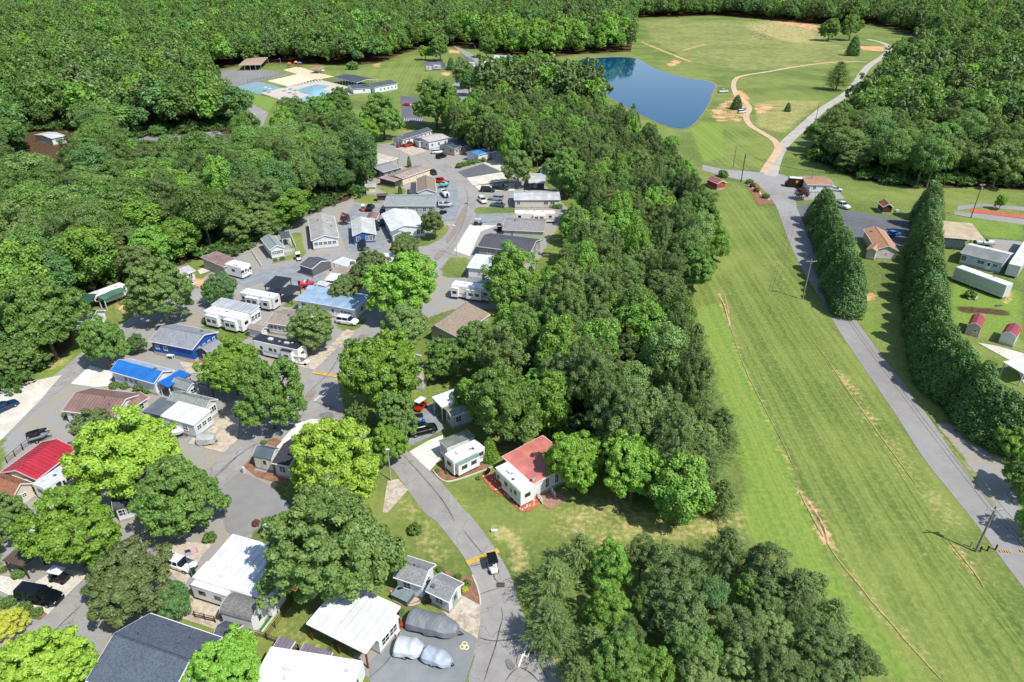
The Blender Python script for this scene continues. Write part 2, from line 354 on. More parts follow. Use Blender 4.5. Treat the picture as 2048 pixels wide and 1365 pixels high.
# field mowing direction from the two ends of the clay rut (runs along the lane)
_a = G('d8', (200, 150)); _b = G('d8', (660, 810)); _d = (_a-_b); MOW_ANG = math.atan2(_d.y, _d.x)+math.pi/2
FIELD = [(1380, 600), (1460, 360), (1520, 390), (1570, 470), (1640, 600), (1760, 790), (1990, 1150), (2300, 1560), (1500, 1500), (1700, 1300), (1580, 1120), (1400, 1060), (1500, 980), (1440, 780)]
MASKS = [
 ('gravel', 'f', [(0,900),(60,760),(150,720),(250,650),(400,560),(520,470),(600,430),(700,400),(740,340),(750,290),(900,268),(1010,300),(1050,330),(1140,420),(1100,480),(1060,560),(1000,620),(900,620),(850,640),(820,680),(760,740),(680,800),(700,880),(560,960),(540,1010),(480,1110),(400,1190),(330,1290),(200,1365),(0,1365)], .85),
 ('gravel', 'd3', [(0,1300),(230,960),(330,800),(930,880),(900,1050),(850,1180),(800,1365),(0,1365)], 1),
 ('gravel', 'd2', [(1320,1180),(1600,1110),(1900,900),(2016,900),(2016,1365),(1500,1300)], 1),
 # lawns inside the village
 ('gravel', 'c6', [(1520,300),(1600,430),(1830,400),(2028,300),(2010,400),(1900,460),(1780,480),(1560,440)], 0),
 ('gravel', 'c6', [(780,380),(860,370),(900,540),(820,600),(660,640),(640,600),(800,540)], 0),
 ('gravel', 'c6', [(50,1100),(440,1120),(460,1200),(330,1240),(150,1230)], 0),
 ('gravel', 'c6', [(1130,1090),(1390,1040),(1290,1130),(1200,1140)], 0),
 ('gravel', 'c6', [(730,930),(830,890),(830,960),(740,960)], 0),
 ('gravel', 'c3', [(40,740),(80,690),(240,680),(300,760),(120,765)], 0),
 ('gravel', 'c3', [(230,590),(300,580),(520,640),(500,680),(340,680)], 0),
 ('gravel', 'c3', [(1130,830),(1150,800),(1500,800),(1490,860),(1150,860)], 0),
 ('gravel', 'c3', [(1120,590),(1440,550),(1440,590),(1130,610)], 0),
 ('gravel', 'c3', [(900,1240),(1090,1250),(1060,1365),(820,1365)], .25),
 ('gravel', 'd6', [(780,150),(940,155),(900,330),(680,320)], .25),
 ('gravel', 'd5', [(1165,480),(1260,490),(1250,650),(1200,620),(1160,540)], 0),
 ('gravel', 'd5', [(990,1010),(1110,900),(1180,900),(1250,990),(1150,1050)], 0),
 ('gravel', 'd6', [(170,800),(200,780),(230,920),(560,960),(520,1010),(0,900)], 0),
 ('gravel', 'd4', [(390,230),(480,260),(440,310),(330,340)], 0),
 ('gravel', 'c7', [(0,1255),(200,1200),(530,1160),(770,1000),(700,930),(350,1070),(0,1190)], 0),
 ('lush', 'c7', [(0,1255),(200,1200),(530,1160),(770,1000),(700,930),(350,1070),(0,1190)], .8),
 ('dry', 'c7', [(330,1080),(500,1010),(640,960),(560,1060),(400,1130)], .8),
 ('mow', 'f', FIELD, 1), ('lush', 'f', [(1390,620),(1440,600),(1480,700),(1570,900),(1640,1080),(1700,1180),(1850,1365),(1760,1365),(1680,1230),(1580,1120),(1480,1060),(1490,960),(1430,760)], .9),
 ('lush', 'f', [(1600,560),(1640,560),(1740,680),(1700,640),(1650,600)], .4),
 ('mowb', 'c4', [(430,620),(480,590),(700,600),(860,680),(850,740),(780,830),(500,790)], 1), ('lush', 'c4', [(430,620),(480,590),(600,600),(600,760),(500,790)], .8),
 ('mowb', 'c4', [(1290,300),(1150,300),(700,380),(640,430),(730,480),(1080,500),(1200,420)], .35),
 ('mowb', 'c2', [(1000,340),(1400,300),(1700,230),(2048,420),(1800,530),(1500,500),(1400,390),(1160,340)], .9),
 ('mowb', 'c2', [(250,470),(640,570),(560,680),(440,620),(300,520)], .4), ('lush', 'c2', [(250,470),(640,570),(560,680),(440,620),(300,520)], .9),
 ('dry', 'c4', [(200,90),(700,100),(1060,190),(1180,220),(1280,300),(700,350),(440,300),(240,190)], .45),
 ('dry', 'c4', [(730,500),(860,480),(1080,490),(900,650),(760,620)], .6),
 ('dry', 'c4', [(720,110),(830,100),(1060,130),(1060,200),(900,200),(740,150)], .9),
 ('clay', 'c4', [(520,540),(600,490),(690,440),(720,480),(700,560),(680,600),(560,590)], .55),
 ('clay', 'c4', [(640,430),(690,440),(730,480),(650,480)], .9), ('clay', 'c4', [(740,510),(860,500),(850,520),(760,560)], .7),
 ('clay', 'c4', [(690,185),(750,172),(800,182),(740,195)], .9), ('clay', 'c4', [(320,310),(360,290),(400,300),(340,325)], .8),
 ('clay', 'c4', [(1250,225),(1380,225),(1380,250),(1270,245)], .9), ('clay', 'c4', [(1500,250),(1570,240),(1580,285),(1520,290)], .9),
 ('clay', 'c4', [(840,95),(950,100),(1060,125),(1060,150),(960,130),(850,112)], .9),
 ('clay', 'c5', [(1920,860),(1990,840),(2010,900),(1950,960),(1920,930)], .6), ('clay', 'c5', [(1010,900),(1150,860),(1140,920),(1040,945)], .7),
 ('clay', 'e10', [(300,150),(370,140),(420,250),(340,250)], .75), ('clay', 'e10', [(560,180),(700,190),(740,240),(580,260)], .85),
 ('clay', 'e10', [(1200,150),(1300,150),(1340,210),(1230,190)], .7), ('clay', 'e10', [(1410,100),(1500,100),(1510,140),(1420,140)], .6),
 ('clay', 'e10', [(240,900),(300,960),(480,1178),(380,1178),(290,1020)], .8), ('clay', 'e10', [(690,80),(770,90),(760,150),(720,110)], .6),
 ('dry', 'e10', [(0,150),(60,160),(160,390),(60,480),(0,430)], .85), ('dry', 'e9', [(200,1280),(330,1300),(330,1365),(230,1365)], .9),
 ('dry', 'e9', [(560,1190),(900,1130),(1100,1250),(1560,1200),(1580,1365),(500,1365)], .55), ('dry', 'f', [(790,990),(850,1000),(900,1120),(860,1140),(800,1050)], .5),
 ('dry', 'd4', [(640,1090),(720,1180),(760,1220),(690,1200)], .8), ('dry', 'd2', [(700,1000),(1000,660),(1100,800),(820,1010)], .5),
 ('clay', 'd2', [(1290,1200),(1400,1210),(1600,1330),(1560,1365),(1420,1300)], .5), ('dry', 'd2', [(700,960),(1060,870),(1320,1060),(1230,1160),(740,1020)], .5),
 ('clay', 'd8', [(760,530),(850,610),(940,760),(880,700),(800,590)], .9), ('dry', 'd8', [(170,130),(290,230),(900,1000),(1000,1200),(900,1200),(600,800)], .4),
 ('gravel', 'd8', [(740,480),(860,520),(1100,700),(1190,900),(1190,1180),(1060,950),(940,760),(850,610)], .8),
 ('clay', 'c6', [(0,720),(180,740),(130,830),(0,890)], .75), ('clay', 'c7', [(1600,310),(1830,360),(1620,500),(1560,420)], .75),
 ('clay', 'c7', [(870,560),(1130,540),(1130,640),(950,640)], .45), ('clay', 'd7', [(290,195),(400,210),(400,240),(290,235)], .8),
 ('clay', 'c2', [(1400,290),(1500,260),(1480,300),(1420,310)], .6), ('clay', 'd7', [(200,420),(310,430),(300,470),(220,460)], .7),
 ('lush', 'c8', [(0,800),(100,780),(150,830),(0,830)], .5), ('gravel', 'c8', [(20,600),(140,560),(120,700),(20,780)], .6),
 ('lush', 'f', [(850,950),(1000,980),(1050,1100),(1030,1170),(930,1060)], .35),
 ('dry', 'c3', [(900,380),(1100,340),(1100,380),(950,440)], .9), ('clay', 'c3', [(430,90),(600,70),(600,110),(440,130)], .5),
 ('gravel', 'c5', [(1820,545),(2048,560),(2048,700),(1900,690),(1860,600)], .95), ('lush', 'c5', [(1600,400),(2048,450),(2048,560),(1830,540)], .7),
 ('lush', 'c5', [(1600,800),(2048,860),(2048,1200),(1600,1060)], .8), ('litter', 'c5', [(1620,950),(1960,980),(1980,1020),(1640,1000)], .8),
 ('litter', 'c5', [(720,640),(1050,900),(1000,940),(900,880),(720,700)], .8), ('lush', 'c5', [(950,950),(1140,900),(1180,1060),(1280,1080),(1120,1180)], .6),
]
LINES = [
 ('clay', 'f', [(1455,640),(1490,740),(1545,850),(1575,920)], .4, .4), ('clay', 'f', [(1655,1090),(1700,1150),(1760,1225),(1820,1290),(1890,1360)], .45, .8), ('clay', 'f', [(1640,700),(1700,790),(1770,885),(1830,970),(1885,1050),(1935,1130)], .5, .5),
 ('dry', 'f', [(1455,640),(1490,740),(1545,850),(1600,990),(1660,1090),(1760,1225),(1890,1360)], .9, .7),
 ('clay', 'd8', [(200,150),(330,320),(450,480),(560,640),(660,810)], .5, .7), ('clay', 'd8', [(830,1080),(880,1150),(950,1240),(1000,1310)], .6, .8),
 ('clay', 'd8', [(0,620),(60,740),(95,850)], .45, .9), ('clay', 'd8', [(130,870),(190,970),(235,1085)], .8, 1.0),
 ('clay', 'd8', [(240,1090),(300,1180),(400,1300)], .4, .7), ('clay', 'f', [(1740,1200),(1800,1270),(1860,1330)], .35, .8),
 ('clay', 'c5', [(180,885),(215,960),(245,1085)], .55, 1.0), ('clay', 'd8', [(720,1140),(760,1160)], .9, .9),
 ('clay', 'c5', [(520,620),(560,720),(590,800)], .6, .5), ('clay', 'c5', [(690,925),(640,900)], .8, .7),
 ('clay', 'c4', [(180,195),(300,245),(440,300)], 1.6, 1), ('clay', 'c4', [(380,250),(520,210),(700,188),(790,180)], 1.8, .9),
 ('clay', 'c4', [(560,85),(700,92),(850,100)], 2.2, .9), ('clay', 'c4', [(730,495),(830,478),(1080,490)], .9, .6),
 ('clay', 'c4', [(1090,215),(1250,228),(1380,240)], 2.5, .8), ('clay', 'c4', [(300,148),(500,156)], 1.8, .5), ('clay', 'c4', [(440,300),(540,340),(640,360)], .9, .5),
 ('clay', 'c4', [(570,410),(540,450),(535,490),(490,560)], .6, .9), ('clay', 'c4', [(180,280),(240,322),(330,357),(430,382),(520,392)], .8, .6),
 ('clay', 'd3', [(930,880),(870,1100),(820,1240)], .4, .7), ('clay', 'd1', [(640,970),(780,810)], .9, .7), ('clay', 'd1', [(480,800),(690,590)], .5, .5),
]
# roads, lots, drives ------------------------------------------------------------
def build_paving():
    road = asphalt('old_grey_asphalt', '#97938f', '#a8a5a1'); road2 = asphalt('lane_asphalt', '#95918d', '#a29f9b', False)
    dark = asphalt('dark_asphalt', '#63656a', '#75767a', False); conc = ground_like('pale_concrete', ['#e2ddd0', '#d6cfc0'], .3, 5)
    brightc = ground_like('bright_concrete', ['#eeebe4', '#e2ddd2'], .3, 5); tanc = ground_like('worn_tan_concrete', ['#c9bda8', '#b3a58f', '#d2c8b6'], .35, 5)
    clay = ground_like('clay_track', ['#dcbc98', '#cfa57a', '#d9c3a6'], .2, 3); grav = ground_like('pale_gravel', ['#b9b4aa', '#c6c0b4'], .2, 4)
    bluegr = ground_like('blue_grey_gravel', ['#8f959b', '#9ea3a6'], .5, 7); brick = ground_like('brick_paving', ['#a8826f', '#b5917c'], .8, 6)
    paint = plain('#f2f0ea', .6, var=.08); yel = plain('#dcb65c', .7, var=.15)
    z = .03
    # lane at the right
    L = [(480,280),(520,330),(550,400),(590,520),(640,640),(720,790),(812,930),(900,1090),(1000,1240)]; R_ = [(640,290),(650,330),(690,440),(715,520),(785,640),(870,790),(950,930),(1050,1090),(1165,1240)]
    L2 = [(355,156),(488,350),(590,500),(700,680),(838,850),(975,1020),(1090,1180),(1175,1290),(1480,1700)]; R2 = [(482,156),(630,350),(745,500),(860,680),(995,850),(1135,1020),(1265,1180),(1355,1290),(1700,1700)]
    strip('road', GL('c5', L)+GL('d8', L2[1:]), GL('c5', R_)+GL('d8', R2[1:]), z, road2)
    sheet('road', GL('c5', [(75,92),(200,118),(440,140),(560,150),(640,180),(740,215),(900,240),(950,300),(760,310),(640,310),(655,340),(760,350),(700,450),(560,430),(520,325),(480,280),(410,205),(330,190),(200,160),(75,125)]), z, road)
    sheet('parking_lot', GL('c5', [(650,345),(740,330),(940,370),(1320,430),(1500,480),(1500,560),(1330,600),(1100,560),(900,520),(690,440)]), z, dark)
    sheet('road', GL('c5', [(1620,378),(1760,388),(2400,470),(2400,510),(1620,400)]), z, road2)
    sheet('road', GL('c5', [(1640,345),(1780,330),(2400,380),(2400,405),(1780,352),(1640,372)]), z, road2)
    ribbon('gravel_road', GL('c4', [(825,850),(850,760),(885,700),(985,610),(1070,530),(1180,465),(1235,410),(1290,320),(1370,275),(1405,235),(1380,210),(1290,190)]), 4.6, z, grav, 3)
    ribbon('dirt_track', GL('c4', [(790,835),(830,770),(865,730),(850,680),(780,640),(720,605),(700,560),(728,525),(700,490),(655,465),(640,400),(670,368),(800,350),(960,320),(1150,298),(1290,300)]), 2.8, z+.002, clay, 3)
    # village streets
    L = [(1000,1700),(800,1365),(880,1170),(910,1000),(930,800),(920,620),(830,370),(700,190),(550,0)]; R_ = [(1900,1700),(1660,1365),(1560,1180),(1420,1000),(1290,820),(1240,650),(1190,480),(1050,240),(880,0)]
    Lb = [(420,1260),(300,1100),(200,960),(130,850)]; Rb = [(690,1180),(560,1010),(440,890),(260,720)]
    Lc = [(1100,1060),(900,900),(760,800),(850,600),(950,450),(1130,260),(1290,120),(1480,0)]; Rc = [(1560,1080),(1380,950),(1180,850),(1165,540),(1175,490),(1320,320),(1500,110),(1600,30)]
    Ld = [(60,700),(300,330),(520,100),(590,40)]; Rd = [(160,640),(600,330),(680,250),(760,170)]
    Le = [(850,1080),(950,920),(1000,800),(985,650),(920,540),(800,430),(650,340),(400,265),(230,240)]; Re = [(960,1130),(1080,980),(1150,780),(1125,640),(1060,540),(960,450),(860,380),(600,290),(330,215)]
    strip('road', GL('d3', L)+GL('d4', Lb)+GL('d5', Lc)+GL('d6', Ld)+GL('c3', Le), GL('d3', R_)+GL('d4', Rb)+GL('d5', Rc)+GL('d6', Rd)+GL('c3', Re), z+.004, road)
    ribbon('road', GL('d5', [(880,760),(640,940),(420,1110)])+GL('c8', [(1700,960)])+GL('d1', [(1150,330),(900,480),(560,760),(300,960),(-100,1250)]), 5.6, z+.001, road, 3)
    ribbon('road', GL('c7', [(-100,1700),(360,1300),(560,1180),(760,1000),(940,860),(1080,760),(1200,680),(1300,600),(1560,520)])+GL('c6', [(60,840),(330,740),(560,675),(750,620),(930,590),(1180,550),(1450,500),(1800,510)]), 5.2, z-.003, road, 3)
    sheet('road', GL('d5', [(1000,440),(1170,540),(1230,760),(1190,870),(1000,850),(800,880),(640,960),(640,820),(850,620)]), z+.008, road)
    # lots and drives
    Sx = [('driveway','c7',[(0,1255),(200,1225),(530,1155),(350,1365),(0,1720)],conc),('driveway','c7',[(605,1230),(770,1075),(960,1130),(950,1250),(800,1260)],brightc),
      ('driveway','d5',[(1175,470),(1310,330),(1320,500)],brightc),('driveway','d5',[(690,335),(900,300),(1190,190),(1160,250),(980,430),(820,395)],tanc),('driveway','d5',[(1120,210),(1250,80),(1330,105),(1200,240)],tanc),
      ('driveway','d5',[(655,1080),(820,890),(950,848),(1070,850),(1160,880),(1100,920),(990,1005),(700,1180)],brightc),('driveway','d5',[(-100,1060),(60,850),(340,800),(320,1030),(200,1135)],tanc),
      ('driveway','d4',[(275,740),(430,650),(545,605),(560,760),(440,895)],brightc),('driveway','d3',[(655,765),(760,630),(930,720),(925,880),(900,1000),(740,900)],tanc),('driveway','d3',[(740,900),(560,720),(655,765)],tanc),
      ('driveway','d1',[(0,470),(160,500),(290,530),(420,450),(560,420),(700,440),(720,480),(400,800),(270,720),(0,600)],conc),('driveway','d1',[(1290,330),(1420,210),(1560,190),(1800,200),(1700,300),(1550,560),(1400,420)],tanc),
      ('driveway','d2',[(95,620),(380,700),(330,830),(380,850),(280,920),(20,830)],tanc),('driveway','c3',[(1060,530),(1300,480),(1440,478),(1440,555),(1120,600)],conc),
      ('driveway','c3',[(975,475),(1210,403),(1380,478),(1060,530)],dark),('driveway','c3',[(945,1195),(1090,955),(1340,965),(1190,1020),(1090,1245)],brightc),('driveway','c3',[(1210,395),(1290,370),(1440,400),(1440,460),(1380,470)],conc),
      ('driveway','c3',[(1130,600),(1500,580),(1500,650),(1180,650)],conc),('gravel_lot','c3',[(1150,860),(1490,850),(1400,930),(1150,940)],bluegr),('gravel_lot','c3',[(400,255),(620,240),(700,290),(560,330)],tanc),
      ('gravel_lot','d4',[(250,600),(420,370),(470,330),(560,560),(380,650),(280,700)],bluegr),('gravel_lot','d3',[(0,1200),(230,960),(330,820),(400,740),(740,900),(900,1010),(860,1180),(800,1365),(0,1380)],asphalt('patched_lot','#868a8c','#979b9c',False)),
      ('gravel_lot','c6',[(340,740),(700,650),(930,600),(1060,690),(1000,760),(700,830),(560,760),(440,800)],bluegr),('gravel_lot','c6',[(1160,330),(1230,520),(1500,500),(1550,430),(1500,330),(1510,180),(1280,150)],bluegr),
      ('gravel_lot','c3',[(780,600),(900,540),(985,650),(1000,800),(950,920),(860,920),(770,800)],bluegr),('gravel_lot','c8',[(2048,780),(1850,950),(1900,1150),(1930,1290),(2048,1365),(2500,1100),(2300,900)],asphalt('lower_lot','#8e8c8a','#9a9896',False)),
      ('driveway','c6',[(60,670),(190,600),(200,660),(80,700)],conc),('garden_path','d4',[(100,975),(190,960),(265,1050),(100,1230),(60,1230)],tanc),('patio','d4',[(1330,1060),(1420,1040),(1560,1120),(1400,1205),(1290,1110)],brick),
      ('patio','c7',[(1300,975),(1480,990),(1760,1040),(1640,1050),(1500,1010)],brick),('patio','c7',[(1530,1045),(1760,1060),(1790,1130),(1600,1150)],tanc),('patio','c8',[(1300,830),(1300,830),(1310,840)],tanc),
      ('parking_lot','c2',[(70,345),(300,325),(540,330),(730,370),(250,470)],asphalt('court_asphalt','#8a8886','#979593',False)),('parking_lot','c2',[(1640,540),(1800,560),(1760,650),(1850,770),(1660,750)],dark),
      ('road','c2',[(390,640),(430,610),(560,680),(500,830),(440,840),(430,700)],road),('sports_court','c2',[(270,470),(470,425),(620,460),(700,490),(480,535)],plain('#86a9b0',.8,var=.1)),
      ('sand_court','c2',[(550,420),(800,365),(950,405),(720,465)],plain('#ead9b8',.9,var=.06)),('sand_court','c2',[(680,330),(800,300),(960,350),(1100,385),(960,410),(800,365)],plain('#e6cfaa',.9,var=.08)),
      ('pool_deck','c2',[(500,520),(720,465),(1000,415),(1110,440),(1270,480),(1250,530),(1080,540),(830,590),(640,570)],plain('#cfc6b8',.8,var=.08)),('road','d7',[(300,145),(430,200),(520,240),(640,330),(740,400),(600,540),(620,640),(500,760),(400,760),(320,560),(480,460),(600,400),(440,250),(330,160)],road),
      ('driveway','d7',[(620,320),(780,310),(800,340),(660,345)],conc),('driveway','d7',[(690,360),(800,345),(820,390),(720,400)],conc),('storage_yard','d7',[(20,330),(220,310),(270,400),(80,420)],dark),('storage_yard','d7',[(350,300),(480,270),(600,390),(500,390)],dark),
      ('driveway','e12',[(520,1120),(700,1150),(946,1220),(946,1500),(850,1300)],conc),('parking_lot','c1',[(340,640),(420,620),(420,660),(350,680)],dark),('parking_lot','c1',[(700,900),(720,790),(960,790),(1280,770),(1400,860),(900,930)],asphalt('shaded_lot','#8a8886','#979593',False))]
    for nm, c, pts, m in Sx:
        if len(pts) > 3 or nm != 'patio': sheet(nm, GL(c, pts), .055, m)
    red = ground_like('red_mulch', ['#c56a50', '#b85c42', '#cf7c60'], 1.2, 6); brn = ground_like('brown_mulch', ['#a07a60', '#8d6a52'], 1.2, 6)
    for c, pts, m in (('d4',[(850,930),(960,905),(1180,1130),(1290,1090),(1330,1150),(1250,1215),(1170,1222),(1050,1110),(930,1040)],red),('d5',[(370,1250),(450,1170),(470,1290),(740,1330),(740,1420),(480,1340)],brn),
        ('d4',[(460,900),(560,830),(780,820),(940,860),(700,940),(560,985)],brn),('d3',[(600,400),(720,480),(860,470),(920,620),(925,715),(760,630)],brn),('d2',[(820,620),(870,540),(1000,560),(1010,620),(920,640)],red),
        ('c5',[(1720,360),(2048,400),(2300,430),(2300,450),(1720,385)],red),('c5',[(340,215),(400,225),(520,335),(420,340)],brn),('d1',[(200,790),(240,720),(400,790),(330,850)],brn),('d5',[(540,1040),(640,1010),(700,1040),(650,1090)],brn),
        ('d2',[(1740,590),(1860,560),(2020,680),(1980,740),(1840,720)],brn),('d2',[(100,560),(380,660),(350,700),(100,600)],red),('d3',[(130,1040),(190,960),(260,850),(290,900),(200,1030)],brn)):
        sheet('mulch_bed', GL(c, pts), .05, m)
    sheet('artificial_turf', GL('d2', [(640,930),(820,630),(890,650),(700,940)]), .07, plain('#3f8a3a', .9, var=.08, k=.6))
    for x, y in ((745,750),(772,760),(798,768)):
        P = G('d2', (x, y)); o = MB().box(P.x-.3, P.x+.3, P.y-.22, P.y+.22, .05, .13).obj('stepping_stone', plain('#e4e0d6')); o['kind'] = 'structure'
    # painted marks, speed humps, drains, cracks
    zz = .1
    for c, a, b, wd in (('d3',(812,370),(1080,262),.85),('d5',(960,452),(1170,488),.8)):
        A, B = G(c, a).to_2d(), G(c, b).to_2d(); ribbon('speed_hump', [A, B], wd, zz, yel, 0)
    for c, pts, wd in (('d3',[(1340,985),(1245,1248)],.22),('d3',[(1290,1145),(1322,1062),(1358,1075),(1326,1155),(1290,1145)],.16),('d5',[(1165,540),(972,700)],.2),('d5',[(1035,655),(1065,625),(1085,637),(1050,668),(1035,655)],.16)):
        g_ = GL(c, pts); 
        for a, b in zip(g_, g_[1:]): ribbon('road_marking', [a, b], wd, zz, paint, 0)
    for k in range(3):
        c0 = G('d3', ((795,1050),(778,1075),(808,1078))[k]).to_2d()
        pts = [c0+Vector((math.cos(t), math.sin(t)))*.28 for t in np.linspace(0, 2*math.pi, 13)]
        ribbon('road_marking', pts, .16, zz, plain('#f0e8b0'), 0)
    for i in range(3): 
        a, b = G('d8', (1070+i*100, 1130)).to_2d(), G('d8', (1130+i*100, 1134)).to_2d()
        for k in range(5):
            p, q = a.lerp(b, k/5), a.lerp(b, (k+.55)/5); ribbon('road_marking', [p, q], .5, zz, yel, 0)
    for k in range(9):
        a = G('c2', (1670+k*18, 750)).to_2d(); b = G('c2', (1678+k*18, 728)).to_2d(); ribbon('road_marking', [a, b], .18, zz, paint, 0)
    for c, p in (('d3',(1098,552)),('d5',(1388,148)),('c3',(1058,765)),('d3',(1325,1105))):
        P = G(c, p); mbx = MB()
        mbx.box(P.x-.5, P.x+.5, P.y-.35, P.y-.28, .09, .15).box(P.x-.5, P.x+.5, P.y+.28, P.y+.35, .09, .15)
        for i in range(9): mbx.box(P.x-.48+i*.115, P.x-.44+i*.115, P.y-.28, P.y+.28, .1, .14)
        mbx.box(P.x-.5, P.x-.48, P.y-.28, P.y+.28, .09, .15)
        o = mbx.obj('drain_grate', plain('#5a5048', .6, .4)); o['kind'] = 'structure'
    crk = plain('#565350', .95, var=.15)
    for c, pts in (('d3',[(790,95),(860,190),(940,280),(980,330)]),('d3',[(1040,455),(1045,500),(1080,530)]),('d3',[(1105,740),(1120,830),(1090,920),(1070,1020),(1030,1150),(990,1260),(960,1365)]),('d3',[(920,995),(1000,1022),(1120,1025),(1280,995)]),
        ('d3',[(930,630),(1010,600),(1090,580)]),('d3',[(1120,520),(1190,490)]),('d3',[(1250,1240),(1180,1300),(1140,1365)]),('d3',[(1250,1240),(1340,1280),(1420,1365)]),('d3',[(1205,1050),(1220,1110),(1245,1150),(1225,1210),(1250,1240)]),('d3',[(1360,1110),(1430,1220),(1500,1360)]),
        ('d3',[(840,400),(900,385),(950,370)]),('d5',[(870,700),(960,590),(1100,470),(1180,330),(1300,240)]),('d5',[(972,700),(1100,745),(1200,770)]),('d1',[(410,990),(560,840),(680,730)]),('c8',[(1830,850),(2048,640)]),('d5',[(120,1350),(260,1210),(480,1060)]),
        ('c3',[(840,1230),(920,1140),(1010,1000),(1060,850),(1080,700),(1040,610)]),('d4',[(230,770),(420,980),(560,1150),(640,1300)]),('d3',[(0,1330),(150,1200),(200,1100)])):
        ribbon('road_crack', GL(c, pts), .075, zz-.008, crk, 2, taper=True)
    # kerbs (pale edging)
    kb = plain('#ddd8cc', .8)
    for c, pts in (('d4',[(465,890),(500,940),(550,978),(600,982),(700,955),(850,900),(950,860)]),('d3',[(860,470),(900,560),(925,650),(928,720)]),('d5',[(660,1180),(820,990),(990,1010)]),('d3',[(180,600),(190,650),(260,700),(340,730),(420,700)]),('d2',[(690,945),(800,800),(900,650)])):
        g_ = smooth2([Vector(p) for p in GL(c, pts)], 2); mbx = MB()
        for a, b in zip(g_, g_[1:]):
            d = (b-a).normalized()*.01; n_ = Vector((-d.y, d.x)).normalized()*.09
            v = [a-d-n_, b+d-n_, b+d+n_, a-d+n_]; mbx.add([(p.x, p.y, .02) for p in v]+[(p.x, p.y, .17) for p in v], [(4,5,6,7),(0,1,5,4),(1,2,6,5),(2,3,7,6),(3,0,4,7)])
        o = mbx.obj('kerb', kb); o['kind'] = 'structure'
    # water
    q = N('pond_water'); m = q.base(lin('#0b4c70', .74), .05, 0, .1)
    nn = q.n('TexNoise'); nn.inputs['Scale'].default_value = .35; nn.inputs['Detail'].default_value = 4; q.t.links.new(q.co('World'), nn.inputs['Vector'])
    q.bump(nn.outputs[0], .04, .3)
    sheet('pond_water', smoothpoly(GL('c4', [(-130,292),(0,279),(175,277),(240,322),(330,357),(430,382),(515,390),(565,410),(540,450),(532,490),(490,560),(450,605),(400,628),(330,615),(200,560),(40,470),(-70,380)])), .03, m)
    sl = ground_like('worn_bare_soil', ['#bfae78', '#c4a878', '#a3a060'], 1, 6)
    for c, pts, wd in (('f',[(1450,620),(1468,680),(1490,740),(1520,800),(1548,852),(1575,905),(1598,960)],.22),('f',[(1600,985),(1622,1025),(1645,1075)],.5),('f',[(1655,1085),(1680,1125),(1715,1165),(1745,1205),(1780,1245),(1815,1285),(1850,1325),(1895,1372)],.42),
        ('f',[(1632,690),(1665,735),(1700,790),(1735,838),(1770,885),(1800,925),(1830,970)],.34),('f',[(1449,590),(1456,620),(1462,652)],.4),('d8',[(830,1080),(880,1150),(950,1240),(1000,1310)],.35)):
        ribbon('bare_track', [p+Vector((random.uniform(-.15, .15), 0)) for p in GL(c, pts)], wd*.7, .012, sl, 3, taper=True)
    bk = ground_like('pond_bank', ['#8f9560', '#b09a74', '#7d8a52'], .3, 4)
    pb = smoothpoly(GL('c4', [(-130,292),(0,279),(175,277),(240,322),(330,357),(430,382),(515,390),(565,410),(540,450),(532,490),(490,560),(450,605),(400,628),(330,615),(200,560),(40,470),(-70,380)])); ct = sum(pb, Vector((0, 0)))/len(pb)
    sheet('pond_bank', [p+(p-ct).normalized()*random.uniform(.9, 1.9) for p in pb], .008, bk)
    rp = ground_like('worn_asphalt_patch', ['#a29388', '#968a82'], .8, 10); dp = ground_like('dark_asphalt_patch', ['#7f7d7c', '#8a8886'], .8, 10)
    for c, pts, m_ in (('c3',[(1010,820),(1070,770),(1060,880),(960,1040),(890,1130),(870,1100),(950,980)],rp),('d5',[(900,640),(960,600),(1000,620),(950,690),(890,740)],rp),('d5',[(1340,140),(1420,120),(1450,140),(1380,180)],rp),('d6',[(640,120),(700,90),(740,100),(680,160),(640,180)],rp),
        ('d5',[(1020,800),(1130,790),(1150,850),(1030,845)],dp),('d3',[(1130,1180),(1180,1170),(1230,1250),(1170,1280)],dp)):
        sheet('asphalt_patch', smoothpoly(GL(c, pts)), z+.035, m_)
    q = N('pool_water'); m2 = q.base(lin('#94c4d4'), .06, 0, .5); q.bump(q.noise(2, 2, 'World'), .15, .1)
    sheet('swimming_pool', GL('c2', [(800,492),(950,450),(1060,462),(1000,490),(1110,522),(850,580),(830,560),(910,535),(820,515)]), .1, m2)
    # eroded ditch banks: real ragged lips of bare soil
    for c, pts in (('d8',[(130,868),(160,920),(195,970),(225,1030),(240,1090)]),('c5',[(180,880),(205,940),(230,1010),(250,1085)])):
        g_ = smooth2([Vector(p) for p in GL(c, pts)], 2); v, f = [], []
        for i, p in enumerate(g_):
            d = (g_[min(i+1, len(g_)-1)]-g_[max(i-1, 0)]).normalized(); n_ = Vector((-d.y, d.x)); k = math.sin(math.pi*(i+.3)/(len(g_)))
            h = .5*k*random.uniform(.6, 1)
            for off, z_ in ((-.45, -.02), (-.2, h*.7), (-.05, h*.6), (.05, -.02)):
                q_ = p+n_*off*random.uniform(.85, 1.15); v.append((q_.x, q_.y, z_))
        for i in range(len(g_)-1):
            for k in range(3): f.append((i*4+k, i*4+k+1, i*4+k+5, i*4+k+4))
        o = MB().add(v, f).obj('ditch_bank', ground_like('bare_soil', ['#dcc298', '#c9a87a'], 1, 6)); o['kind'] = 'structure'
def smoothpoly(p):
    p = [Vector(q) for q in p]
    for _ in range(2):
        r = []
        for i in range(len(p)):
            a, b = p[i], p[(i+1) % len(p)]; r += [a*.75+b*.25, a*.25+b*.75]
        p = r
    return p
